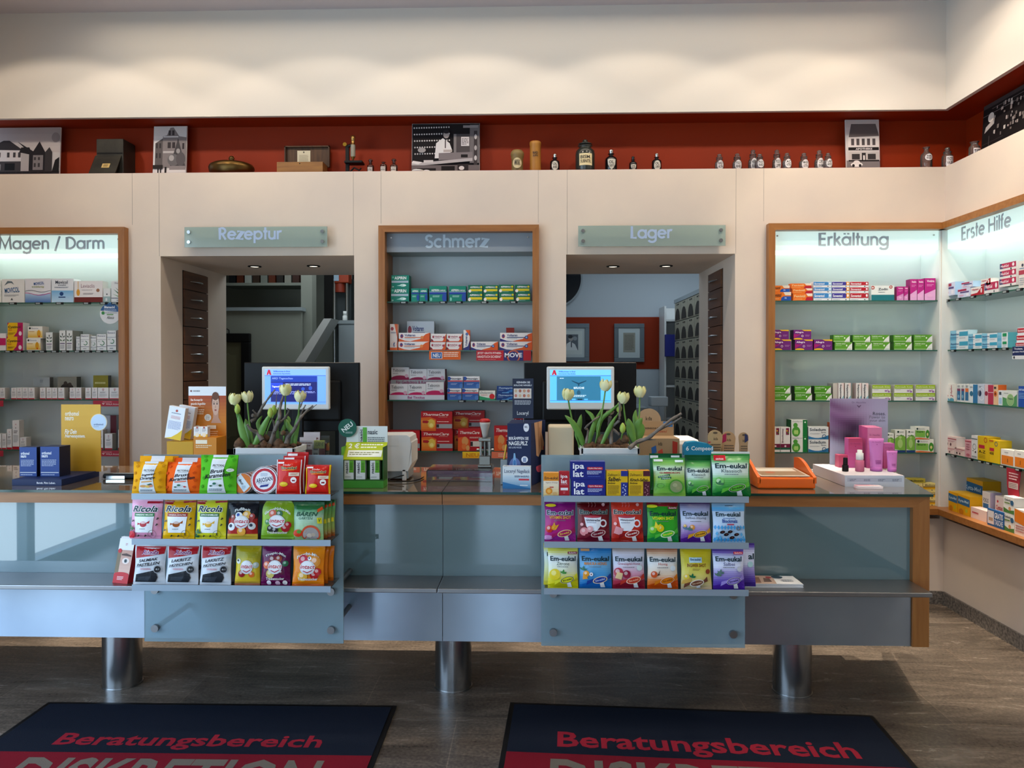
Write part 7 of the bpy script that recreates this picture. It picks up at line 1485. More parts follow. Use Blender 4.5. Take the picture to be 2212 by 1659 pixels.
put(SI, 2, [('eyedrop', 2041, 2051, 829, 867), ('eyedrop', 2051.5, 2061, 829, 868), ('bluebottle', 2067, 2075.5, 829, 869), ('bluebottle', 2076, 2084, 829, 870), ('bluebottle2', 2084.5, 2093, 829, 871), ('eyeblue', 2094, 2112, 830, 872), ('eyenavy', 2112.5, 2126, 829, 874), ('eyepink', 2127, 2146, 831, 876), ('eyeorange', 2146.5, 2156, 831, 877), ('smallblue', 2156.5, 2165, 843, 878), ('greenoval', 2166, 2197, 843, 881), ('bluecart', 2200, 2216, 834, 884)], X=XS)
put(SI, 3, [('rosewhite', 2041, 2062, 964, 983), ('rosewhite', 2042, 2066, 941, 964), ('rosewhite', 2063, 2084, 966, 987), ('rosepink', 2084.5, 2098, 949, 990), ('heartwhite', 2098.5, 2111.5, 940, 993), ('yelloww', 2112, 2136.5, 941, 998), ('yelloww4', 2137, 2160, 949, 1003), ('orangewhite', 2162, 2190, 969, 1009), ('orangewhite', 2191, 2216, 972, 1014)], X=XS)
put(SI, 4, [('throat', 2049, 2068, 1060, 1104), ('throat', 2069, 2095, 1066, 1106), ('flatpink', 2097, 2131, 1094, 1120)], X=XR - .02)
put(SI, 4, [('focus', 2122, 2139, 1060, 9999), ('dotred', 2150, 2168, 1070, 9999)], X=XR + .055)
put(SI, 4, [('throat', 2083, 2123, 1030, 9999)], X=XR + .15, note='rearmost ')
put(SI, 4, [('baldri', 2168, 2191, 1105, 1150), ('baldri', 2168, 2191, 1070, 1105), ('orangetip', 2192, 2216, 1098, 1155)], X=XR - .04)
# ---------------------------------------------------------------- small signs and holders on the shelves
def tag_card(name, label, cat, face, bg, x0, y0, x1, y1, yy, group=None, shape=None):
    a, b = atY(x0, y0, yy), atY(x1, y1, yy); w_, h = b.x - a.x, a.z - b.z
    mb = MB().box(0, 0, 0, w_, .002, h, bg); draw(mb, face, flatS(0, 0, w_, h, 0), w_, h)
    return tag(mb.build(name, 'paper', None, (a.x, yy, b.z)), label, cat, group)


FT = SHELF_Y - .006
WAL = [('l', .3, .66, .7, .8, 1, 'e8c8cc'), ('p', [(.28, .5), (.32, .3), (.36, .5), (.34, .56), (.32, .46), (.3, .56)], 'f0dcdc'), ('t', 'WALA Arzneimittel', .4, .26, .96, .52, 'f0dcdc')]
for yt, where in ((865, 'third'), (973, 'fourth')):
    tag_card('shelf_sign', f'red strip sign beside the beech frame under the {where} shelf of the Magen niche', 'shelf sign', WAL, 'a8283c', 201, yt, 271, yt + 13, FT, 'red shelf signs')
    tag_card('shelf_sign', f'red strip sign at the far left end of the {where} shelf, Magen niche', 'shelf sign', [], 'a8283c', -70, yt, 7, yt + 13, FT, 'red shelf signs')
c = atY(238, 677, FT); r = 23 * FT / FPX
t = thing('hanging_tag', 'round white and blue tag hanging from the top shelf of the Magen niche', 'shelf sign', (c.x, FT, c.z))
disc_card('round_card', [('p', [(.5 + .49 * cos(radians(q)), .5 + .49 * sin(radians(q))) for q in range(8, 176, 12)], '2c5c90'), ('t', 'Bianacid', .22, .74, .72, .86, 'e8eef4', 'b'), ('l', .2, .62, .84, .7, 2, 'c0d0e4'), ('e', .16, .52, .08, None, '3c8c4c'), ('l', .26, .5, .92, .55, 1, '5c6470'), ('r', .34, .42, .66, .47, '6c9c60'), ('t', 'Aboca', .34, .24, .7, .38, '303840', 'i')], r, 'e0e2e4', t, (0, 0, 0))
MB().box(-.008, .0, r - .003, .008, .002, SZ[0] - .0005 - c.z).build('stem', 'paper_blue', t) if 'paper_blue' in M else MB().box(-.008, .0, r - .003, .008, .002, SZ[0] - .0005 - c.z, '6c98b8').build('stem', 'paper', t)
tag_card('shelf_sign', 'orange sign reading NEU under the second shelf of the Schmerz niche', 'shelf sign', [('r', .06, .12, .42, .86, 'e0e6ee'), ('r', .08, .16, .4, .82, '14549c'), ('t', 'NEU', .12, .26, .36, .7, 'f0f4f8', 'b'), ('l', .46, .3, .96, .9, 3, 'f4dcc8')], 'd86018', 927, 758, 995, 777, FT, None)
tag_card('shelf_sign', 'red and navy sign reading MOVE under the second shelf of the Schmerz niche', 'shelf sign', [('t', 'JETZT GRATIS FITNESS-', .02, .58, .46, .84, 'f4dcdc', 'b'), ('t', 'HANDTUCH SICHERN!*', .02, .26, .46, .52, 'f4dcdc', 'b'), ('r', .5, 0, .86, 1, '2c2c6c'), ('o', .68, .4, .12, None, 'c86040', 0, .8), ('t', 'MOVE', .52, .32, .84, .76, 'f4f4f8', 'b'), ('l', .03, .08, .36, .16, 1, 'd89090')], 'b81828', 1029, 757, 1147, 779, FT, None)
tag_card('shelf_sign', 'yellow sign reading NEU under the fourth shelf of the Schmerz niche', 'shelf sign', [('g', 0, 0, 1, 1, 'e8a81c', 'f0d02c', 4), ('t', 'NEU', .2, .2, .9, .8, 'd08010', 'b')], 'f0c828', 999, 976, 1038, 990, FT, None)
tag_card('shelf_sign', 'salmon pink sign under the fourth shelf of the Schmerz niche', 'shelf sign', [('l', .3, .2, .9, .8, 2, 'f4d0b8')], 'e07858', 1062, 976, 1110, 990, FT, None)

# card display of six memory tablet packs
x0, x1 = 841, 962
a, b = atY(x0, 796, SHELF_Y + .03), atY(x1, 864, SHELF_Y + .03)
w_ = b.x - a.x; zt = a.z; zb = SZ[2] + .0004; cx = (a.x + b.x) / 2
t = thing('shelf_display', 'maroon and grey card display holding two rows of tablet packs', 'shelf display', (cx, SHELF_Y + .006, zb))
H_ = zt - zb
MB().box(-w_ / 2, .1, 0, w_ / 2, .104, H_ * .98, '4c1430').box(-w_ / 2, .0, 0, -w_ / 2 + .004, .1, H_ * .6, '5c1838').box(w_ / 2 - .004, .0, 0, w_ / 2, .1, H_ * .6, '5c1838').box(-w_ / 2 + .004, .002, 0, w_ / 2 - .004, .1, .002, '5c1838').build('card_back', 'paper', t)
mb = MB().box(-w_ / 2, 0, 0, w_ / 2, .003, .034, 'c4ccd8'); draw(mb, [('t', 'Bei Tinnitus', .34, .24, .64, .76, 'a04880', 'b')], flatS(-w_ / 2, 0, w_, .034, 0), w_, .034); mb.build('front_band', 'paper', t)
mb = MB().box(-w_ / 2 + .004, .052, .002, w_ / 2 - .004, .055, .138, '8c9298'); draw(mb, [('r', 0, .76, 1, 1, '8c9298'), ('t', 'Für Gedächtnis & Konzentration', .1, .8, .93, .96, '7c2050', 'b')], flatS(-w_ / 2 + .004, .002, w_ - .008, .136, .052), w_ - .008, .136); mb.build('middle_band', 'paper', t)
TEB = lambda c: [('e', .5, .04, .6, .36, c), ('r', 0, 0, 1, .16, c), ('t', 'Tebonin', .08, .66, .76, .88, '3c4048'), ('l', .08, .5, .5, .58, 1, '80848c'), ('e', .86, .36, .1, None, 'c8a0b4')]
for row, (yy, z0, h, c) in enumerate(((.006, .0025, .108, 'b41458'), (.058, .0025, H_ - .006, '8c1448'))):
    for k in range(3):
        pw = (w_ - .014) / 3; hh = h + (.012 if (row == 0 and k == 2) or (row == 1 and k == 0) else 0)
        cb = MB().box(-pw / 2 + .001, 0, 0, pw / 2 - .001, .04, hh, 'd2d4d8')
        draw(cb, TEB(c), flatS(-pw / 2 + .001, hh - .095, pw - .002, .095, 0), pw, .095)
        tag(cb.build('carton', 'paper', None, (cx - w_ / 2 + .007 + pw * (k + .5), SHELF_Y + .006 + yy, zb + z0)), ('front', 'rear')[row] + ' row tablet pack of the maroon display, ' + ORD[k] + ' from left', 'carton', 'grey and pink tablet packs')

# dark price clips on the shelf edges
CLIP = thing('price_clip', '', 'price clip', (0, 0, 0), 0, 'price clips')
MB().box(-.026, -.004, -.015, .026, .003, .0003, '14181a').build('holder', 'black', CLIP)
MB().box(-.02, -.0048, -.0125, .01, -.004, -.003, '9aa4a4').build('price_label', 'paper', CLIP)
N_CLIP = [0]
def clip_at(loc, label, rz=0):
    if N_CLIP[0] == 0: CLIP.location = loc; CLIP.rotation_euler[2] = rz; CLIP['label'] = label
    else: dup(CLIP, loc, label, rz=rz)
    N_CLIP[0] += 1
def clips(pxs, shelf, niche_name):
    for i, px in enumerate(pxs):
        p = atY(px, 650, FT - .002)
        clip_at((p.x, FT - .002, SZ[shelf]), f'dark price clip, {ORD[i]} from left along the {NAMES[shelf]} of {niche_name}')
clips((28, 84, 129, 188, 224, 249), 0, L)
clips((18, 42, 66, 92, 118, 140, 168, 190, 214, 240, 262), 1, L)
clips((873, 911, 958, 992, 1047, 1110), 0, MI)
clips((998, 1038, 1088), 2, MI)
FX = XS - .011
for i, (px, sh) in enumerate(((2046, 0), (2070, 0), (2102, 0), (2135, 0), (2172, 0), (2202, 0), (2060, 1), (2098, 1), (2128, 1), (2150, 1), (2172, 1), (2042, 3), (2062, 3), (2098, 3), (2120, 3), (2138, 3), (2168, 3), (2202, 3))):
    p = atX(px, 700, FX)
    same = [q for q, s_ in ((2046, 0), (2070, 0), (2102, 0), (2135, 0), (2172, 0), (2202, 0), (2060, 1), (2098, 1), (2128, 1), (2150, 1), (2172, 1), (2042, 3), (2062, 3), (2098, 3), (2120, 3), (2138, 3), (2168, 3), (2202, 3)) if s_ == sh]
    clip_at((FX, p.y, SZ[sh]), f'dark price clip, {ORD[same.index(px)]} from the corner along the {NAMES[sh]} of {SI}', -pi / 2)

# signs of the side wall niche
def side_card(name, label, face, bg, x0, y0, x1, y1, X, th=.002, zb=None):
    a, b = atX(x0, y0, X), atX(x1, y0, X); w_ = a.y - b.y; z1 = a.z; z0 = atX(x0, y1, X).z if zb is None else zb
    mb = MB().box(0, 0, 0, w_, th, z1 - z0, bg); draw(mb, face, flatS(0, 0, w_, z1 - z0, 0), w_, z1 - z0)
    return tag(mb.build(name, 'paper', None, (X, a.y, z0), -pi / 2), label, 'shelf sign')
side_card('shelf_sign', 'navy sign reading Trockene gereizte Haut below the second shelf by the corner', [('t', 'Trockene,', .16, .72, .84, .9, 'd8dce8', 'b'), ('t', 'gereizte Haut?', .04, .5, .96, .66, 'd8dce8', 'b'), ('r', 0, 0, 1, .28, 'd8dadc'), ('e', .16, .14, .07, None, '303438')], '1c2858', 2187, 749, 2214, 776, XS - .008)
side_card('counter_sign', 'blue sign reading GRATIS TASCHE standing on the corner sill', [('r', .03, .12, .42, .9, 'd8d4d8'), ('r', .1, .3, .36, .5, 'b89880'), ('t', 'GRATIS', .46, .52, .97, .86, 'f0f4f8', 'b'), ('t', 'TASCHE', .46, .14, .97, .46, 'd0dcec', 'b')], '2060a0', 2133, 1097, 2168, 1128, XR - .045, .012, .6605)
a = atX(2190, 1012, XS - .008); 
t = thing('hanging_tag', 'dark red tube shaped tag hanging under the fourth shelf of the side niche', 'shelf sign', (XS - .006, a.y, SZ[3] - .009))
mb = MB().prism([(-.07, 0), (.06, 0), (.04, -.12), (.055, -.2), (-.045, -.2), (-.065, -.1)], 0, .003, '9c2034'); draw(mb, [('r', .1, .42, .8, .6, 'c8b8b4'), ('l', .12, .66, .85, .9, 3, 'e0b8bc'), ('l', .14, .44, .76, .58, 3, '806058')], flatS(-.06, -.2, .12, .2, 0), .12, .2); mb.build('card', 'paper', t, rz=-pi / 2)
MB().prism([(.06, 0), (.1, 0), (.085, -.1), (.1, -.2), (.055, -.2), (.04, -.12)], .004, .007, '6c5c50').build('rear_card', 'paper', t, rz=-pi / 2)

# ---------------------------------------------------------------- antiques on the red ledge
ZG = ZL + .0017
def photo(label, x0, y0, x1, face, bg='c0bcbc', yy=5.27):
    a, b = atY(x0, y0, yy), atY(x1, y0, yy); w_ = b.x - a.x; h = min(a.z, ZBK - .014) - ZG
    t = thing('photo_panel', label, 'photograph', ((a.x + b.x) / 2, yy, ZG + .0012), 0, 'old photographs on the red ledge')
    MB().box(-w_ / 2, .001, 0, w_ / 2, .012, h, 'd8d4d4').build('board', 'paper', t, rx=-.06)
    mb = MB(); v0 = .05; draw(mb, [('r', 0, 0, 1, 1, bg)] + face, flatS(-w_ / 2 + .002, h * v0, w_ - .004, h * (1 - v0) - .002, 0), w_, h); mb.build('print', 'soft', t, rx=-.06)
def wins(us, v, du, dv, c='3c383a'): return [('r', u, v, u + du, v + dv, c) for u in us]
photo('wide old photograph of a street of gabled houses', -92, 273, 127, [('g', 0, .5, 1, 1, 'b8b0b0', 'a8a0a2', 4), ('r', 0, 0, 1, .12, '2c282a'), ('p', [(.3, .14), (.62, .14), (.62, .54), (.3, .56)], 'c8c2c2'), ('p', [(.26, .56), (.44, .74), (.5, .74), (.64, .54)], '2c282c'), ('r', .3, .12, .62, .32, '3c383a'), ('r', .33, .14, .42, .26, '8c8686'), ('r', .46, .14, .56, .28, '0c0c0e')] + wins((.39, .48, .54, .59), .4, .025, .1) +
      [('p', [(.62, .12), (.7, .12), (.7, .5), (.62, .5)], 'a8a2a2'), ('p', [(.6, .5), (.62, .6), (.7, .6), (.74, .44)], '1c181c'), ('p', [(.58, .72), (.74, .52), (.8, .72), (.86, .5), (.86, .12), (.7, .12), (.7, .5)], '201c20'), ('r', .74, .14, .84, .44, '7c7678')] + wins((.75, .79), .2, .02, .08) + wins((.75, .79), .34, .02, .06) + [('p', [(.86, .12), (.86, .5), (.9, .6), (.93, .5), (.93, .12)], '343032'), ('p', [(.93, .1), (1, .1), (1, .4), (.96, .34)], '181618'), ('e', .96, .8, .04, .1, '8c8486'), ('l', .4, .02, .96, .1, 3, '181618')])
photo('old photograph of a brick villa with a snowy fir tree', 329, 268, 401, [('g', 0, .4, 1, 1, 'e0dcdc', 'd0cccc', 3), ('p', [(.05, .2), (.05, .66), (.28, .76), (.28, .16)], '605a5a'), ('p', [(.28, .16), (.28, .8), (.4, .82), (.5, .97), (.6, .98), (.78, .8), (1, .78), (1, .16)], '847c7c'), ('p', [(.3, .78), (.75, .78), (.75, .8), (.3, .8)], 'e4e0e0'), ('r', .45, .82, .52, .92, '403a3c'), ('r', .56, .82, .63, .92, '403a3c'), ('r', .43, .56, .53, .68, '3c3638'), ('r', .57, .56, .66, .68, '3c3638'), ('r', .88, .54, .94, .66, '3c3638')] + wins((.08, .18), .56, .05, .1) + wins((.08, .18), .36, .05, .1) + [('r', .3, .46, .7, .5, 'b8b2b2'), ('p', [(.5, .16), (.75, .76), (1, .16)], '4c484a'), ('e', .62, .32, .18, .12, '6c686a'), ('e', .84, .34, .14, .14, '5c585a'), ('e', .56, .36, .08, .06, 'a8a4a4'), ('e', .76, .5, .06, .05, '9c9898'), ('r', .5, .12, 1, .2, '8c8484'), ('r', 0, 0, 1, .12, 'e0dcdc'), ('r', .14, .06, .18, .18, '201c1e'), ('r', .22, .06, .26, .18, '201c1e'), ('r', .36, .03, .42, .18, '201c1e'), ('r', 0, .14, .3, .22, '2c2828')], 'dcd8d8')
photo('old photograph of a chemist in a white coat behind his counter', 889, 261, 1036, [('r', 0, .3, 1, 1, '1c181a')] + [('e', .03 + .037 * i + .004 * j, .92 - .13 * j, .011, .016, 'c8c2c2') for i in range(15) for j in range(5)] + [('p', [(.34, .3), (.36, .6), (.46, .7), (.56, .6), (.6, .45), (.5, .3)], 'dcd8d8'), ('e', .51, .77, .045, .075, 'a89c98'), ('e', .51, .83, .046, .04, '282426'), ('r', .49, .5, .505, .66, '3c383a'), ('r', .47, .42, .6, .47, 'b4a8a4'), ('r', .62, .4, .88, .78, '4c4648'), ('r', .62, .4, .66, .78, '7c7676'), ('r', .73, .54, .85, .72, 'd0cacc'), ('l', .74, .56, .84, .7, 5, '605a5c'), ('r', .86, .2, 1, .96, '6c6668'), ('r', .76, .9, .98, .95, '8c8688'), ('r', .92, .1, .97, .84, '3c3638'), ('e', .945, .72, .02, .05, 'b8b2b2'), ('e', .945, .5, .02, .05, 'a8a2a2'), ('e', .945, .3, .02, .05, 'c0baba'), ('p', [(.4, .26), (.9, .28), (.9, .42), (.4, .4)], '7c7476'), ('r', .73, .31, .83, .37, '201c1e'), ('p', [(0, .2), (.9, .3), (.9, .24), (0, .14)], 'b0aaac'), ('r', 0, 0, 1, .16, '686062'), ('r', .08, .0, .36, .1, '1c181a'), ('r', .44, .0, .64, .14, '181416'), ('r', .68, .0, .84, .18, '2c2628'), ('e', .22, .03, .06, .04, 'd8d2d2'), ('e', .74, .1, .04, .04, 'd0caca'), ('p', [(0, .2), (.1, .18), (.16, .22), (.02, .25)], 'd8d4d4'), ('r', .18, .21, .32, .26, 'c8c2c2'), ('e', .15, .46, .06, .05, 'a09a9a')], '1c181a')
photo('old photograph of a tall roofed house with APOTHEKE on its front', 1829, 255, 1902, [('g', 0, .7, 1, 1, 'c4bebe', 'b8b4b4', 2), ('p', [(.08, .66), (.16, .92), (.9, .92), (1, .68)], '5c5658'), ('r', .06, .2, .98, .66, 'd0caca')] + wins((.15, .31, .47, .63, .79), .5, .09, .13, '4c4648') + [('r', .06, .4, .98, .46, '181416'), ('t', 'APOTHEKE', .28, .41, .78, .445, 'e8e4e4', 'b'), ('r', .06, .2, .98, .38, 'b8b2b2'), ('r', .16, .22, .4, .33, '343032'), ('r', .46, .2, .58, .35, '282426'), ('r', .64, .22, .88, .33, '343032'), ('r', .5, .2, .55, .3, 'd8d4d4'), ('r', 0, .0, 1, .2, '787274'), ('r', .06, .18, .98, .21, '1c181a'), ('e', .3, .12, .18, .045, 'e4e2e2'), ('e', .3, .16, .1, .04, 'dcd8d8'), ('e', .2, .1, .04, .03, '201c1e'), ('e', .4, .1, .04, .03, '201c1e')], 'c0bcbc')
# side wall photograph
a, b = atX(2118, 250, XR + .19), atX(2260, 250, XR + .19); w_ = a.y - b.y; h = .375
t = thing('photo_panel', 'large dark photograph of an old shop interior on the side ledge', 'photograph', (XR + .19, a.y - w_ / 2, ZG + .0012), -pi / 2, 'old photographs on the red ledge')
MB().box(-w_ / 2, .001, 0, w_ / 2, .012, h, '282424').build('board', 'paper', t, rx=-.06)
rr = random.Random(5)
mb = MB(); draw(mb, [('r', 0, 0, 1, 1, '141012'), ('r', 0, .93, 1, 1, '3c3638'), ('r', 0, .8, 1, .81, '6c6668'), ('r', .15, .88, 1, .885, '8c8688'), ('e', .14, .74, .05, None, 'd8d2cc'), ('p', [(.04, .5), (.2, .6), (.2, .7), (.06, .6)], 'b8b0ac'), ('r', .12, .0, .13, .42, '4c4648'), ('r', .0, .3, .36, .305, '4c4648')] + [('r', u, v, u + .012 + .02 * rr.random(), v + .03 + .04 * rr.random(), ('a8a09c', 'c8c2bc', '78706c')[i % 3]) for i in range(70) for u, v in ((.2 + .78 * rr.random(), .34 + .07 * int(8 * rr.random())),)], flatS(-w_ / 2 + .002, .002, w_ - .004, h - .004, 0), w_, h); mb.build('print', 'soft', t, rx=-.06)

# black metal box with slanted front lid
YG = 5.2
a, b = atY(208, 300, YG), atY(266, 300, YG); w_ = b.x - a.x; h = a.z - ZG; cx = (a.x + b.x) / 2
t = thing('metal_box', 'worn black metal coin box with slanted front flap', 'box', (cx, YG, ZG))
M['worn_metal'] = mat('worn_black_metal', '1e1d1a', .5, .3, noise=(9, '35332c', 6))
MB().box(-w_ / 2, 0, .001, w_ / 2, .16, h, bev=.004).build('body', 'worn_metal', t)
MB().prism([(-.004, h * .55), (-.0, h * .56), (-.085, .004), (-.09, .001), (-.075, .001)], -w_ / 2 - .006, w_ / 2 - .012, ax='x').build('flap', 'worn_metal', t, recalc=True)
MB().box(-w_ / 2 + .006, -.003, h * .6, w_ / 2 - .006, 0, h * .64).build('slot', 'black', t)
mb = MB(); draw(mb, [('r', 0, 0, 1, 1, 'c0a468'), ('l', .2, .2, .8, .85, 3, '4c3c1c')], lambda u, v, d: (-.028 + .056 * u, -.058 + .02 * v - d - .002, h * .18 + .035 * v), .056, .035); mb.build('plate', 'paper', t)

# brass dish lid
c = atY(500, 340, 5.235); rr_ = 49 * 5.235 / FPX
t = thing('brass_lid', 'round dark brass warming pan lid with small knob', 'lid', (c.x, 5.237, ZG)); t.scale = (1, .8, 1)
M['brass'] = mat('dark_brass', '4a3820', .34, .9, noise=(8, '6a5028', 4))
hz = c.z - ZG
MB().lathe([(rr_ * .9, 0), (rr_ * .97, hz * .3), (rr_, hz * .42), (rr_ * .985, hz * .5), (rr_ * .93, hz * .6), (rr_ * .78, hz * .68), (rr_ * .4, hz * .72), (.02, hz * .73)], 40).build('dome', 'brass', t)
MB().lathe([(.024, hz * .72), (.018, hz * .78), (.018, hz * .9), (.022, hz * .94), (.012, hz * 1.06), (.001, hz * 1.08)], 14).build('knob', 'brass', t)

# wooden case with raised lid
a, b = atY(598, 350, YG), atY(697, 350, YG); w_ = b.x - a.x; h = a.z - ZG; cx = (a.x + b.x) / 2; hl = atY(620, 317, YG + .12).z - ZG
t = thing('wooden_case', 'open wooden case with a paper slip in its lid', 'case', (cx, YG, ZG))
M['oldwood'] = mat('old_wood', '7a5228', .55, noise=(5, '94682f', 5, (1, 1, 9))); M['oldwood2'] = mat('old_dark_wood', '3c2412', .6, noise=(5, '5a3a1c', 5, (9, 1, 1)))
MB().box(-w_ / 2, 0, .001, w_ / 2, .006, h).box(-w_ / 2, .006, .001, -w_ / 2 + .006, .12, h).box(w_ / 2 - .006, .006, .001, w_ / 2, .12, h).box(-w_ / 2, .006, .001, w_ / 2, .12, .006).build('case_body', 'oldwood', t)
MB().box(-w_ / 2 + .02, .122, h * .9, w_ / 2 + .02, .127, hl).box(-w_ / 2 + .02, .1, h * .9, -w_ / 2 + .028, .122, hl).box(w_ / 2 + .012, .1, h * .9, w_ / 2 + .02, .122, hl).box(-w_ / 2 + .02, .1, hl - .008, w_ / 2 + .02, .122, hl).build('lid', 'oldwood2', t)
mb = MB().box(-.055, .118, h * .95, .04, .1205, hl - .03, 'd8ccb0'); draw(mb, [('e', .5, .9, .05, None, '30281c'), ('l', .15, .2, .85, .75, 7, 'a89c80')], flatS(-.055, h * .95, .095, hl - .03 - h * .95, .118), .095, .09); mb.build('paper_slip', 'paper', t)
MB().cyl((0, -.002, h - .012), (0, .001, h - .012), .004, 10).build('lock', 'black', t)

# brass microscope
a = atY(761, 292, YG); h = a.z - ZG; x0 = a.x
t = thing('microscope', 'old black and brass microscope', 'microscope', (x0, YG + .02, ZG))
k = h / .262
def Z(v): return v * k
MB().prism([(-.06, .0), (-.03, -.05), (.0, -.055), (.02, -.02), (.05, -.05), (.07, -.03), (.05, .02), (0, .05), (-.05, .04)], .001, .012, ax='z').box(-.052, -.008, .01, -.028, .016, Z(.2)).box(-.052, -.045, Z(.075), .075, .035, Z(.09), bev=.003).tube([(-.04, 0, Z(.19)), (-.02, 0, Z(.2)), (0, 0, Z(.19))], .012, 10).tube([(-.03, 0, .02), (.01, -.01, Z(.05)), (.05, -.02, Z(.03)), (.062, -.02, Z(.045))], .006, 8).build('stand', 'black', t)
MB().lathe([(.004, Z(.098)), (.008, Z(.11)), (.012, Z(.118)), (.0165, Z(.122)), (.0165, Z(.205)), (.013, Z(.208)), (.0135, Z(.24)), (.016, Z(.243)), (.016, Z(.262)), (.001, Z(.2622))], 18).build('tube', mat('aged_brass', 'a8844a', .3, .9), t)
MB().lathe([(.0168, Z(.124)), (.0172, Z(.126)), (.0172, Z(.2)), (.0168, Z(.203))], 18).build('sleeve', mat('grey_lacquer', '8a8678', .45), t)
MB().cyl((-.056, -.012, Z(.205)), (-.056, .012, Z(.205)), .014, 16).build('focus_knob', 'brass_bright' if 'brass_bright' in M else mat('bright_brass', 'b08830', .25, 1), t)

# apothecary jars and bottles
def jar(name, label, px0, px1, ytop, prof, material, text, yy=YG, stopper=None, group=None, lab=(.22, .62), lab_col='d8ceb8', shape='r', smat=None, fill=None, X=None, cat='bottle'):
    if X is None: a, b = atY(px0, ytop, yy), atY(px1, ytop, yy); cx, cy = (a.x + b.x) / 2, yy; r = (b.x - a.x) / 2
    else: a = atX((px0 + px1) / 2, ytop, X); cx, cy = X, a.y; r = (px1 - px0) / 2 * a.y / FPX
    h = a.z - ZG
    t = thing(name, label, cat, (cx, cy, ZG), 0, group)
    hs = h * (stopper[0] if stopper else 1)
    MB().lathe([(p[0] * r, p[1] * hs + .0005) for p in prof], 24).build('body', material, t)
    if stopper:
        s0 = hs; s1 = h
        MB().lathe([(q[0] * r, s0 + q[1] * (s1 - s0) + .0006) for q in stopper[1]], 16).build('stopper', smat or material, t)
    if fill: MB().lathe([(.001, .006), (r * .86, .006), (r * .86, hs * fill[0] * .9), (r * .8, hs * fill[0]), (.001, hs * fill[0])], 18).build('contents', mat('jar_contents', fill[1], .8, noise=(70, 'c8b8c0', 3)), t)
    if text:
        l0, l1 = lab; lw = 1.25 * r; lh = (l1 - l0) * hs
        S = lambda u, v, d: ((r + .0012 + d) * sin((u - .5) * 1.35), -(r + .0012 + d) * cos((u - .5) * 1.35), l0 * hs + v * lh)
        mb = MB()
        if shape == 'r': draw(mb, [('r', 0, 0, 1, 1, lab_col)], S, lw, lh)
        elif shape == 'e': draw(mb, [('e', .5, .5, .5, .5, lab_col)], S, lw, lh)
        elif shape == 's': draw(mb, [('p', [(u, v) for u, v in ((.5, 0), (.75, .2), (.95, .5), (1, .95), (.5, 1), (0, .95), (.05, .5), (.25, .2))], lab_col)], S, lw, lh, curved=True)
        n = len(text)
        for i, tx in enumerate(text):
            m_ = .18 if shape != 'r' else .1; v1 = 1 - .16 - (.72 / n) * i; draw(mb, [('t', tx, m_, v1 - .72 / n * .78, 1 - m_, v1, '2c2420', 'b')], S, lw, lh, d0=.0012)
        mb.build('label', 'paper', t)
    return t


DARK = mat('dark_bottle', '0b0c10', .12); AMBER = mat('amber_bottle', '3a120a', .12); GREYJ = mat('dark_green_jar', '2c302c', .2); WOODJ = mat('turned_wood', '6e5a34', .55, noise=(6, '86703f', 4, (1, 1, 6))); WOODC = mat('turned_orange_wood', '9a6420', .5, noise=(6, 'b07a2c', 4, (6, 6, 1)))
BP = [(.94, 0), (1, .03), (1, .66), (.93, .76), (.6, .84), (.36, .88), (.36, .97), (.55, .985), (.55, 1), (.3, 1)]
ST = [(.28, 0), (.3, .1), (.34, .4), (.42, .55), (.36, .85), (.1, 1)]
for i, (a_, b_, y_) in enumerate(((793, 808, 344), (821, 836, 351), (843, 859, 343))):
    jar('medicine_bottle', ('first', 'second', 'third')[i] + ' small brown bottle beside the microscope' + (', without ball stopper' if i == 1 else ''), a_, b_, y_, BP if i != 1 else BP[:-3] + [(.7, 1), (.4, 1)], AMBER, ['TCT', 'MYRRH'], stopper=(.7, [(.4, 0), (.4, .1), (.3, .25), (.62, .5), (.66, .7), (.4, .95), (.05, 1)]) if i != 1 else None, group='small brown bottles', lab=(.1, .55), lab_col='d0c8c0', yy=5.16)
tag(MB().lathe([(.034, 0), (.04, .006), (.041, .012), (.03, .012)], 20).build('small_dish', 'white', None, (atY(902, 370, 5.13).x, 5.145, ZG)), 'small white dish at the foot of the chemist photograph', 'dish')
jar('wooden_jar', 'turned wooden jar with domed lid and round label', 1103, 1132, 324, [(.9, 0), (.92, .04), (.86, .1), (.86, .62), (.95, .66), (.95, .74), (1, .76), (1, .84), (.92, .9), (.7, .97), (.1, 1)], WOODJ, ['AMMONIAC'], lab=(.16, .6), shape='e', lab_col='c8b890', cat='jar')
jar('wooden_jar', 'tall orange wooden cylinder jar lettered in black', 1144, 1169, 307, [(.94, 0), (.96, .02), (.94, .88), (1, .9), (1, .98), (.9, 1)], WOODC, ['RAD', 'JALAPPAE'], lab=(.42, .7), shape='n', cat='jar')
jar('medicine_bottle', 'small black bottle between the wooden jar and the big green jar', 1188, 1209, 332, BP, DARK, ['OL', 'ANISI'], stopper=(.78, ST), lab=(.14, .72), shape='e', lab_col='c8c4b8', smat='chrome')
jar('apothecary_jar', 'big dark green jar with flared lid and cream label', 1243, 1285, 302, [(.94, 0), (.98, .02), (1, .5), (1, .66), (.93, .78), (.7, .85), (.6, .87), (.62, .92), (.76, .95), (.3, .955)], GREYJ, ['BISM.', 'SUBNITR.'], stopper=(.84, [(.3, .0), (.74, .02), (.74, .14), (.32, .24), (.34, .5), (.24, .6), (.28, .8), (.1, 1)]), lab=(.2, .62), lab_col='d8c89c', cat='jar')
jar('medicine_bottle', 'larger black bottle with a shield label beside the green jar', 1307, 1333, 323, BP, DARK, ['OL.', 'CAJEPUTI'], stopper=(.8, ST), lab=(.1, .68), shape='s', lab_col='c8c4b8', smat='chrome')
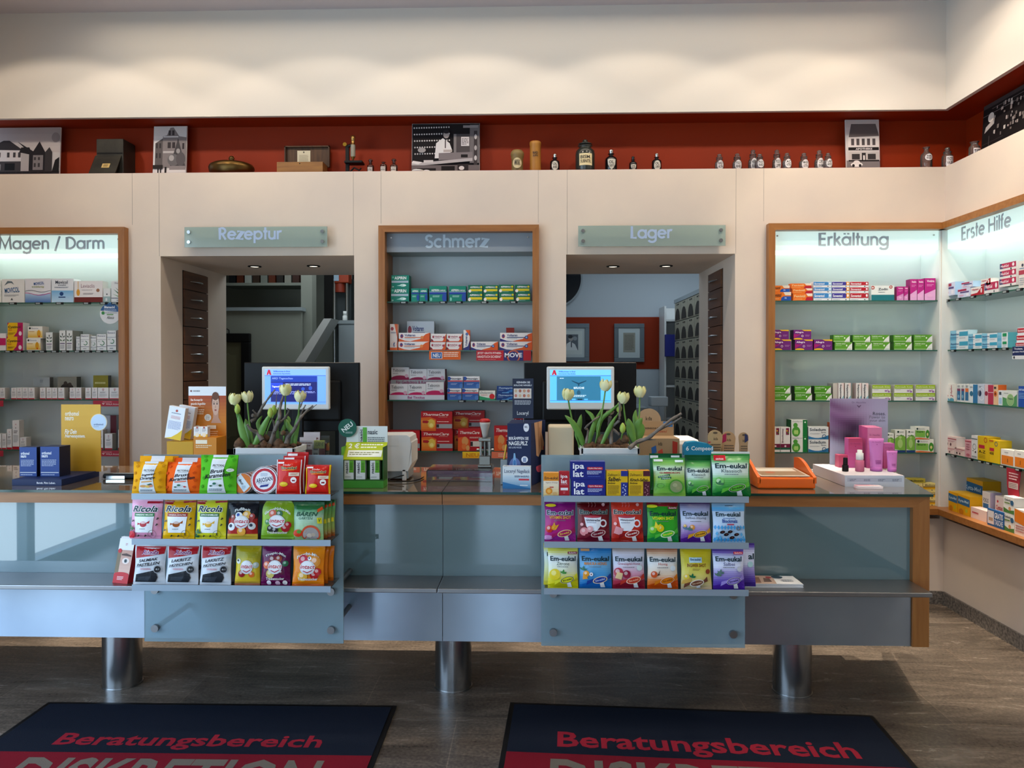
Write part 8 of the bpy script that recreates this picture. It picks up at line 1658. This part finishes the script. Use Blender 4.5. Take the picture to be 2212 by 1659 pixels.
jar('medicine_bottle', 'smallest black bottle in the middle of the black row', 1359, 1376, 338, BP, DARK, ['OL', 'MENTH'], stopper=(.78, ST), lab=(.12, .6), shape='s', lab_col='c0bcb0')
jar('medicine_bottle', 'last black bottle with an oval label, standing alone', 1408, 1429, 331, BP, DARK, ['OL.', 'CARVI'], stopper=(.78, ST), lab=(.1, .72), shape='e', lab_col='c8c4b8', smat='chrome')
CP = [(.9, 0), (.96, .02), (.96, .6), (.86, .72), (.6, .8), (.56, .86), (.72, .9), (.72, .95), (.4, .955)]
CS = [(.4, 0), (.7, .02), (.7, .18), (.3, .26), (.4, .45), (.5, .7), (.3, .95), (.05, 1)]
for i, (a_, b_, y_, tx, yy) in enumerate(((1544, 1564, 333, 'RAD ALTH', 5.2), (1582, 1603, 332, 'PULV RHEI', 5.2), (1616, 1637, 324, 'HERB BURS', 5.23), (1631, 1651, 333, 'PULV RAD', 5.15), (1668, 1688, 324, 'PULV LIPPI', 5.22), (1690, 1710, 331, 'AC VITRI', 5.16), (1726, 1747, 331, 'MAGN USTA', 5.2), (1759, 1780, 325, 'CORT RHAM', 5.22), (1779, 1798, 331, 'LAP MORTIS', 5.15))):
    jar('clear_jar', f'small clear jar of dark contents, {ORD[i]} of nine beside the APOTHEKE photograph', a_, b_, y_, CP, 'bottle', tx.split(), yy=yy, stopper=(.76, CS), lab=(.1, .78), shape='e', lab_col='d8d4d4', fill=(.68, '33243c'), group='clear jars on the red ledge', cat='jar')
jar('clear_bottle', 'empty clear bottle with flared neck and oval label by the corner', 1989, 2013, 319, [(.94, 0), (1, .02), (1, .58), (.9, .68), (.5, .78), (.36, .84), (.34, .92), (.6, .98), (.62, 1), (.4, 1)], 'bottle', ['Sol.', 'Morph.'], lab=(.36, .66), shape='e', lab_col='e4e0e0', yy=5.18, cat='bottle')
jar('clear_bottle', 'clear bottle with ball stopper and square label at the corner', 2035, 2058, 319, [(.94, 0), (1, .02), (1, .7), (.9, .8), (.66, .86), (.62, .92), (.8, .97), (.5, 1)], 'bottle', ['TCT.', 'VALER.'], stopper=(.76, CS), lab=(.1, .72), lab_col='e0dcdc', yy=5.16, cat='bottle')
jar('clear_bottle', 'clear bottle with wide flared neck beside the dark photograph', 2094, 2116, 307, [(.94, 0), (1, .02), (1, .66), (.9, .74), (.66, .8), (.6, .92), (.8, .98), (.82, 1), (.6, 1)], 'bottle', ['TCT'], lab=(.1, .6), lab_col='d8d4d4', X=XR + .1, cat='bottle')

# ---------------------------------------------------------------- what the passages show
YR = 8.2
def px(x, y, Y): return atY(x, y, Y)
# dispensing room
a, b = px(470, 672, 7.5), px(650, 678, 7.5)
mb = MB(); mb.box(-4.1, 7.5, 0, b.x, 7.56, a.z, m=0).box(-4.1, 7.46, a.z, b.x + .02, 7.6, a.z + .035, m=1)
struct(mb.build('partition', ['sage', 'grey']), 'grey green stair parapet')
c0 = px(487, 611, 7.9); c1 = px(645, 611, 7.9)
t = thing('wall_shelf', 'high shelf of binders seen through the Rezeptur passage', 'shelf', ((c0.x + c1.x) / 2, 8.1, c0.z - .03)); hw = (c1.x - c0.x) / 2 + .05
MB().box(-hw, -.2, 0, hw, .2, .03).build('board', 'sage', t)
for i in range(9):
    c = ('14161a', '5c2a18', 'a8aca4', '3a2a20', '7c8078', '5c2a18', '24201e', '8c8a80', '3a1c14')[i]
    b = MB().box(-.035, 0, 0, .035, .2, .28, c); draw(b, [('r', .2, .3, .8, .6, 'a8a498')], flatS(-.035, 0, .07, .28, 0), .07, .28)
    tag(b.build('binder', 'paper', None, (c0.x + .06 + i * (c1.x - c0.x - .1) / 8, 7.93, c0.z + .0005)), 'office binder on the high shelf, ' + ORD[i] + ' from left', 'binder', 'binders on the high shelf')
a = px(650, 600, 7.6); b = px(674, 600, 7.6)
struct(MB().box(a.x, 7.6, 0, b.x, 7.75, 2.96).build('pillar', 'sage'), 'slim grey green pillar')
p0, p1 = px(644, 782, 7.2), px(706, 688, 7.2)
o = MB().prism([(p0.x - .03, p0.z), (p0.x + .07, p0.z), (p1.x + .045, p1.z), (p1.x - .03, p1.z)], 7.2, 7.5); tag(o.build('stair_rail', 'white', recalc=True), 'slanted white stair handrail seen through the Rezeptur passage', 'handrail')
q0 = px(676, 690, 7.35); q1 = px(713, 690, 7.35)
t = thing('picking_machine', 'orange and grey machine with two steel rods in the back room', 'machine', ((q0.x + q1.x) / 2 - .03, 8.2, 0)); hw = (q1.x - q0.x) / 2 * 1.08; zt = px(690, 612, 8.2).z
MB().box(-hw, .1, .3, hw, .25, 2.6, bev=.01).build('column', mat('machine_grey', '3c4446', .5), t)
MB().box(-hw * .6, -.05, zt, hw * 1.1, .1, zt + .4, bev=.01).build('head', mat('machine_orange', 'a83a14', .5), t)
MB().box(-hw * .65, -.06, zt + .02, -hw * .05, -.045, zt + .2).build('panel', mat('machine_panel', '9cb4c8', .4), t)
MB().cyl((-.01, .02, zt - .1), (-.01, .02, zt), .055, 18).build('drum', 'orange_dark' if 'orange_dark' in M else mat('drum_orange', '8c2c10', .5), t)
for s_ in (-1, 1): MB().cyl((s_ * hw * .75, 0, 1.3), (s_ * hw * .75, 0, zt + .05), .018, 10).build('rod', 'chrome', t)
MB().box(-hw * .95, -.03, zt - .5, hw * .95, .02, zt - .42).build('cross_bar', 'black', t)
a, b = px(716, 690, 7.4), px(766, 690, 7.4)
t = thing('grey_cabinet', 'tall grey cabinet at the edge of the Rezeptur passage', 'cabinet', ((a.x + b.x) / 2 + .13, 7.56, 0)); hw = (b.x - a.x) / 2 + .1
MB().box(-hw, 0, .02, hw, .5, a.z - .035).box(-hw - .01, -.02, a.z - .035, hw + .01, .5, a.z).build('body', 'grey', t); MB().box(-hw + .01, -.018, .06, hw * .55, -.001, a.z - .05).build('door', 'grey', t)
o = MB().lathe([(.022, 0), (.024, .004), (.024, .05), (.015, .06), (.018, .062), (.018, .1), (.001, .101)], 14).build('spray_bottle', 'white', None, (px(745, 690, 7.66).x, 7.66, a.z + .0006)); tag(o, 'tiny white bottle standing on the grey cabinet', 'bottle')
for (x0, y0, x1, y1), lab in (((723, 590, 761, 625), 'upper sheet of print pinned in the back room'), ((725, 635, 765, 689), 'lower sheet of print pinned in the back room')):
    tag_card('pinned_sheet', lab, 'paper', [('l', .1, .1, .9, .9, 9, '70787c')], 'b8c0c0', x0, y0, x1, y1, 8.55, 'pinned sheets')
tag_card('pin_board', 'dark pin board behind the printed sheets', 'board', [], '1c1a18', 700, 560, 790, 700, 8.57)
a, b = px(440, 720, 7.42), px(540, 990, 7.42)
t = thing('framed_picture', 'large dark framed picture in the Rezeptur passage', 'picture', ((a.x + b.x) / 2, 7.42, (a.z + b.z) / 2)); hw, hh = (b.x - a.x) / 2, (a.z - b.z) / 2
for q in ((-hw, -hh, hw, -hh + .09), (-hw, hh - .09, hw, hh), (-hw, -hh + .09, -hw + .09, hh - .09), (hw - .09, -hh + .09, hw, hh - .09)): MB().box(q[0], 0, q[1], q[2], .05, q[3], bev=.008).build('frame', 'black', t)
mb = MB().box(-hw + .09, .03, -hh + .09, hw - .09, .04, hh - .09, '5c5a44'); draw(mb, [('o', .5, .5, .3, .4, '6c6a54', 0, .97), ('r', .2, .12, .8, .88, '66644c')], flatS(-hw + .09, -hh + .09, 2 * hw - .18, 2 * hh - .18, .03), hw, hh); mb.build('print', 'paper', t)
MB().tube([(-.02, .01, hh), (-.02, .01, hh + .03), (0, .01, hh + .045), (.02, .01, hh + .03), (.02, .01, hh)], .006, 8).build('hook', 'black', t)
# store room
for (x0, y0, x1, y1), art, lab, bg in (((1198, 699, 1273, 781), [('r', .1, .1, .9, .9, 'c4ccc8'), ('r', .26, .24, .74, .78, '5c646c'), ('p', [(.26, .24), (.3, .46), (.44, .54), (.62, .44), (.72, .24)], 'd0d4d4'), ('e', .46, .64, .09, .09, 'a09c98'), ('e', .44, .7, .09, .06, '30343a'), ('r', .46, .34, .5, .52, '3c4450'), ('e', .62, .64, .08, .07, '8c9498')], 'framed black and white portrait of a seated man in the store room', '6c7880'), ((1327, 699, 1392, 782), [('r', .07, .05, .93, .95, 'b4c0c0'), ('r', .22, .18, .78, .84, '8c8c80'), ('l', .28, .26, .72, .78, 11, '605c50')], 'framed handwritten letter in the store room', '5c686e')):
    a, b = px(x0, y0, YS - .04), px(x1, y1, YS - .04); hw, hh = (b.x - a.x) / 2, (a.z - b.z) / 2
    t = thing('framed_picture', lab, 'picture', ((a.x + b.x) / 2, YS - .04, (a.z + b.z) / 2))
    for q in ((-hw, -hh, hw, -hh + .05), (-hw, hh - .05, hw, hh), (-hw, -hh + .05, -hw + .05, hh - .05), (hw - .05, -hh + .05, hw, hh - .05)): MB().box(q[0], 0, q[1], q[2], .03, q[3], bev=.004).build('frame', 'frame_grey' if 'frame_grey' in M else mat('frame_grey', bg, .5), t)
    mb = MB().box(-hw + .05, .012, -hh + .05, hw - .05, .02, hh - .05, 'b8c2c2'); draw(mb, art, flatS(-hw + .05, -hh + .05, 2 * hw - .1, 2 * hh - .1, .012), hw, hh); mb.build('print', 'paper', t)
c = px(1196, 602, YS - .06); r = 62 * YS / FPX
t = thing('round_mirror', 'large round mirror with a grey rim in the store room', 'mirror', (c.x, YS - .06, c.z))
MB().prism([(r * cos(2 * pi * i / 48), r * sin(2 * pi * i / 48)) for i in range(48)], .0, .04).build('rim', 'grey', t, recalc=True)
MB().prism([(r * .94 * cos(2 * pi * i / 48), r * .94 * sin(2 * pi * i / 48)) for i in range(48)], -.004, -.001).build('glass', mat('dark_mirror', '101a22', .08), t)
# grey cabinet of scoop fronted drawers
Xc = atY(1457, 648, 8.05).x
yA, yB = 8.05, atX(1516, 640, Xc).y; zt = atX(1457, 648, Xc).z
t = thing('drawer_cabinet', 'tall grey cabinet of drawers with arched openings in the store room', 'drawer cabinet', (Xc, (yA + yB) / 2, 0))
Wd = yA - yB
MB().box(.02, -Wd / 2 - .02, 0, .42, Wd / 2 + .02, zt, bev=.004).box(.0, -Wd / 2 - .03, zt - .04, .43, Wd / 2 + .03, zt).build('carcass', 'grey', t)
nr, nc = 11, 4; rh = (zt - .1) / nr; cw = Wd / nc
M['drawer_cream'] = mat('drawer_cream', 'a09c88', .5); M['hole'] = mat('drawer_opening', '2a2620', .8)
for i in range(nr):
    for j in range(nc):
        y0 = -Wd / 2 + j * cw + .004; z0 = .06 + i * rh + .004; w2 = cw - .008; h2 = rh - .008
        d = MB().box(.004, y0, z0, .0195, y0 + w2, z0 + h2).build('drawer', 'drawer_cream' if i > 3 else 'grey', t)
        n = 8; pts = [(y0 + w2 / 2 + w2 * .36 * cos(pi * k / n), z0 + .012 + h2 * .62 * sin(pi * k / n)) for k in range(n + 1)]
        MB().prism(pts, -.001, .004, ax='x').build('opening', 'hole', d)
        MB().box(.001, y0 + w2 * .34, z0 + h2 * .86, .004, y0 + w2 * .44, z0 + h2 * .93).box(.001, y0 + w2 * .56, z0 + h2 * .86, .004, y0 + w2 * .66, z0 + h2 * .93).build('label_clip', 'black', d)
a = px(1444, 657, 7.9); b = px(1456, 657, 7.9)
t = thing('open_shelf', 'narrow pale open shelf beside the drawer cabinet', 'shelf', (Xc + .07, 8.29, 0))
MB().box(-.16, -.14, 0, -.14, .2, a.z).box(.1, -.14, 0, .12, .2, a.z).box(-.16, .19, 0, .12, .2, a.z).build('sides', 'white', t)
for k in range(6): MB().box(-.139, -.14, .3 + .36 * k, .099, .19, .32 + .36 * k).build('shelf_board', 'white', t)
a, b = px(1441, 718, 7.6), px(1453, 742, 7.6)
tag(MB().box(Xc - .09, 8.09, a.z - .24, Xc + .03, 8.145, a.z, bev=.004).build('glove_box', mat('royal_blue', '16207c', .5)), 'blue dispenser box hanging on the pale open shelf', 'box')
za = px(1420, 884, 7.4).z
t = thing('work_table', 'grey work table in the store room', 'table', (.85, 7.95, 0)); MB().box(-.6, -.3, za - .04, .33, .5, za).build('table_top', 'grey', t)
for xx in (-.57, .30):
    for yy in (-.27, .45): MB().box(xx - .02, yy - .02, .001, xx + .02, yy + .02, za - .04).build('leg', 'grey', t)
tag(MB().box(-.09, 0, 0, .09, .2, .1, 'c8d0d4', bev=.006).build('small_box', 'paper', None, (px(1425, 870, 7.9).x, 7.9, za + .0006)), 'small pale box on the store room table', 'box')
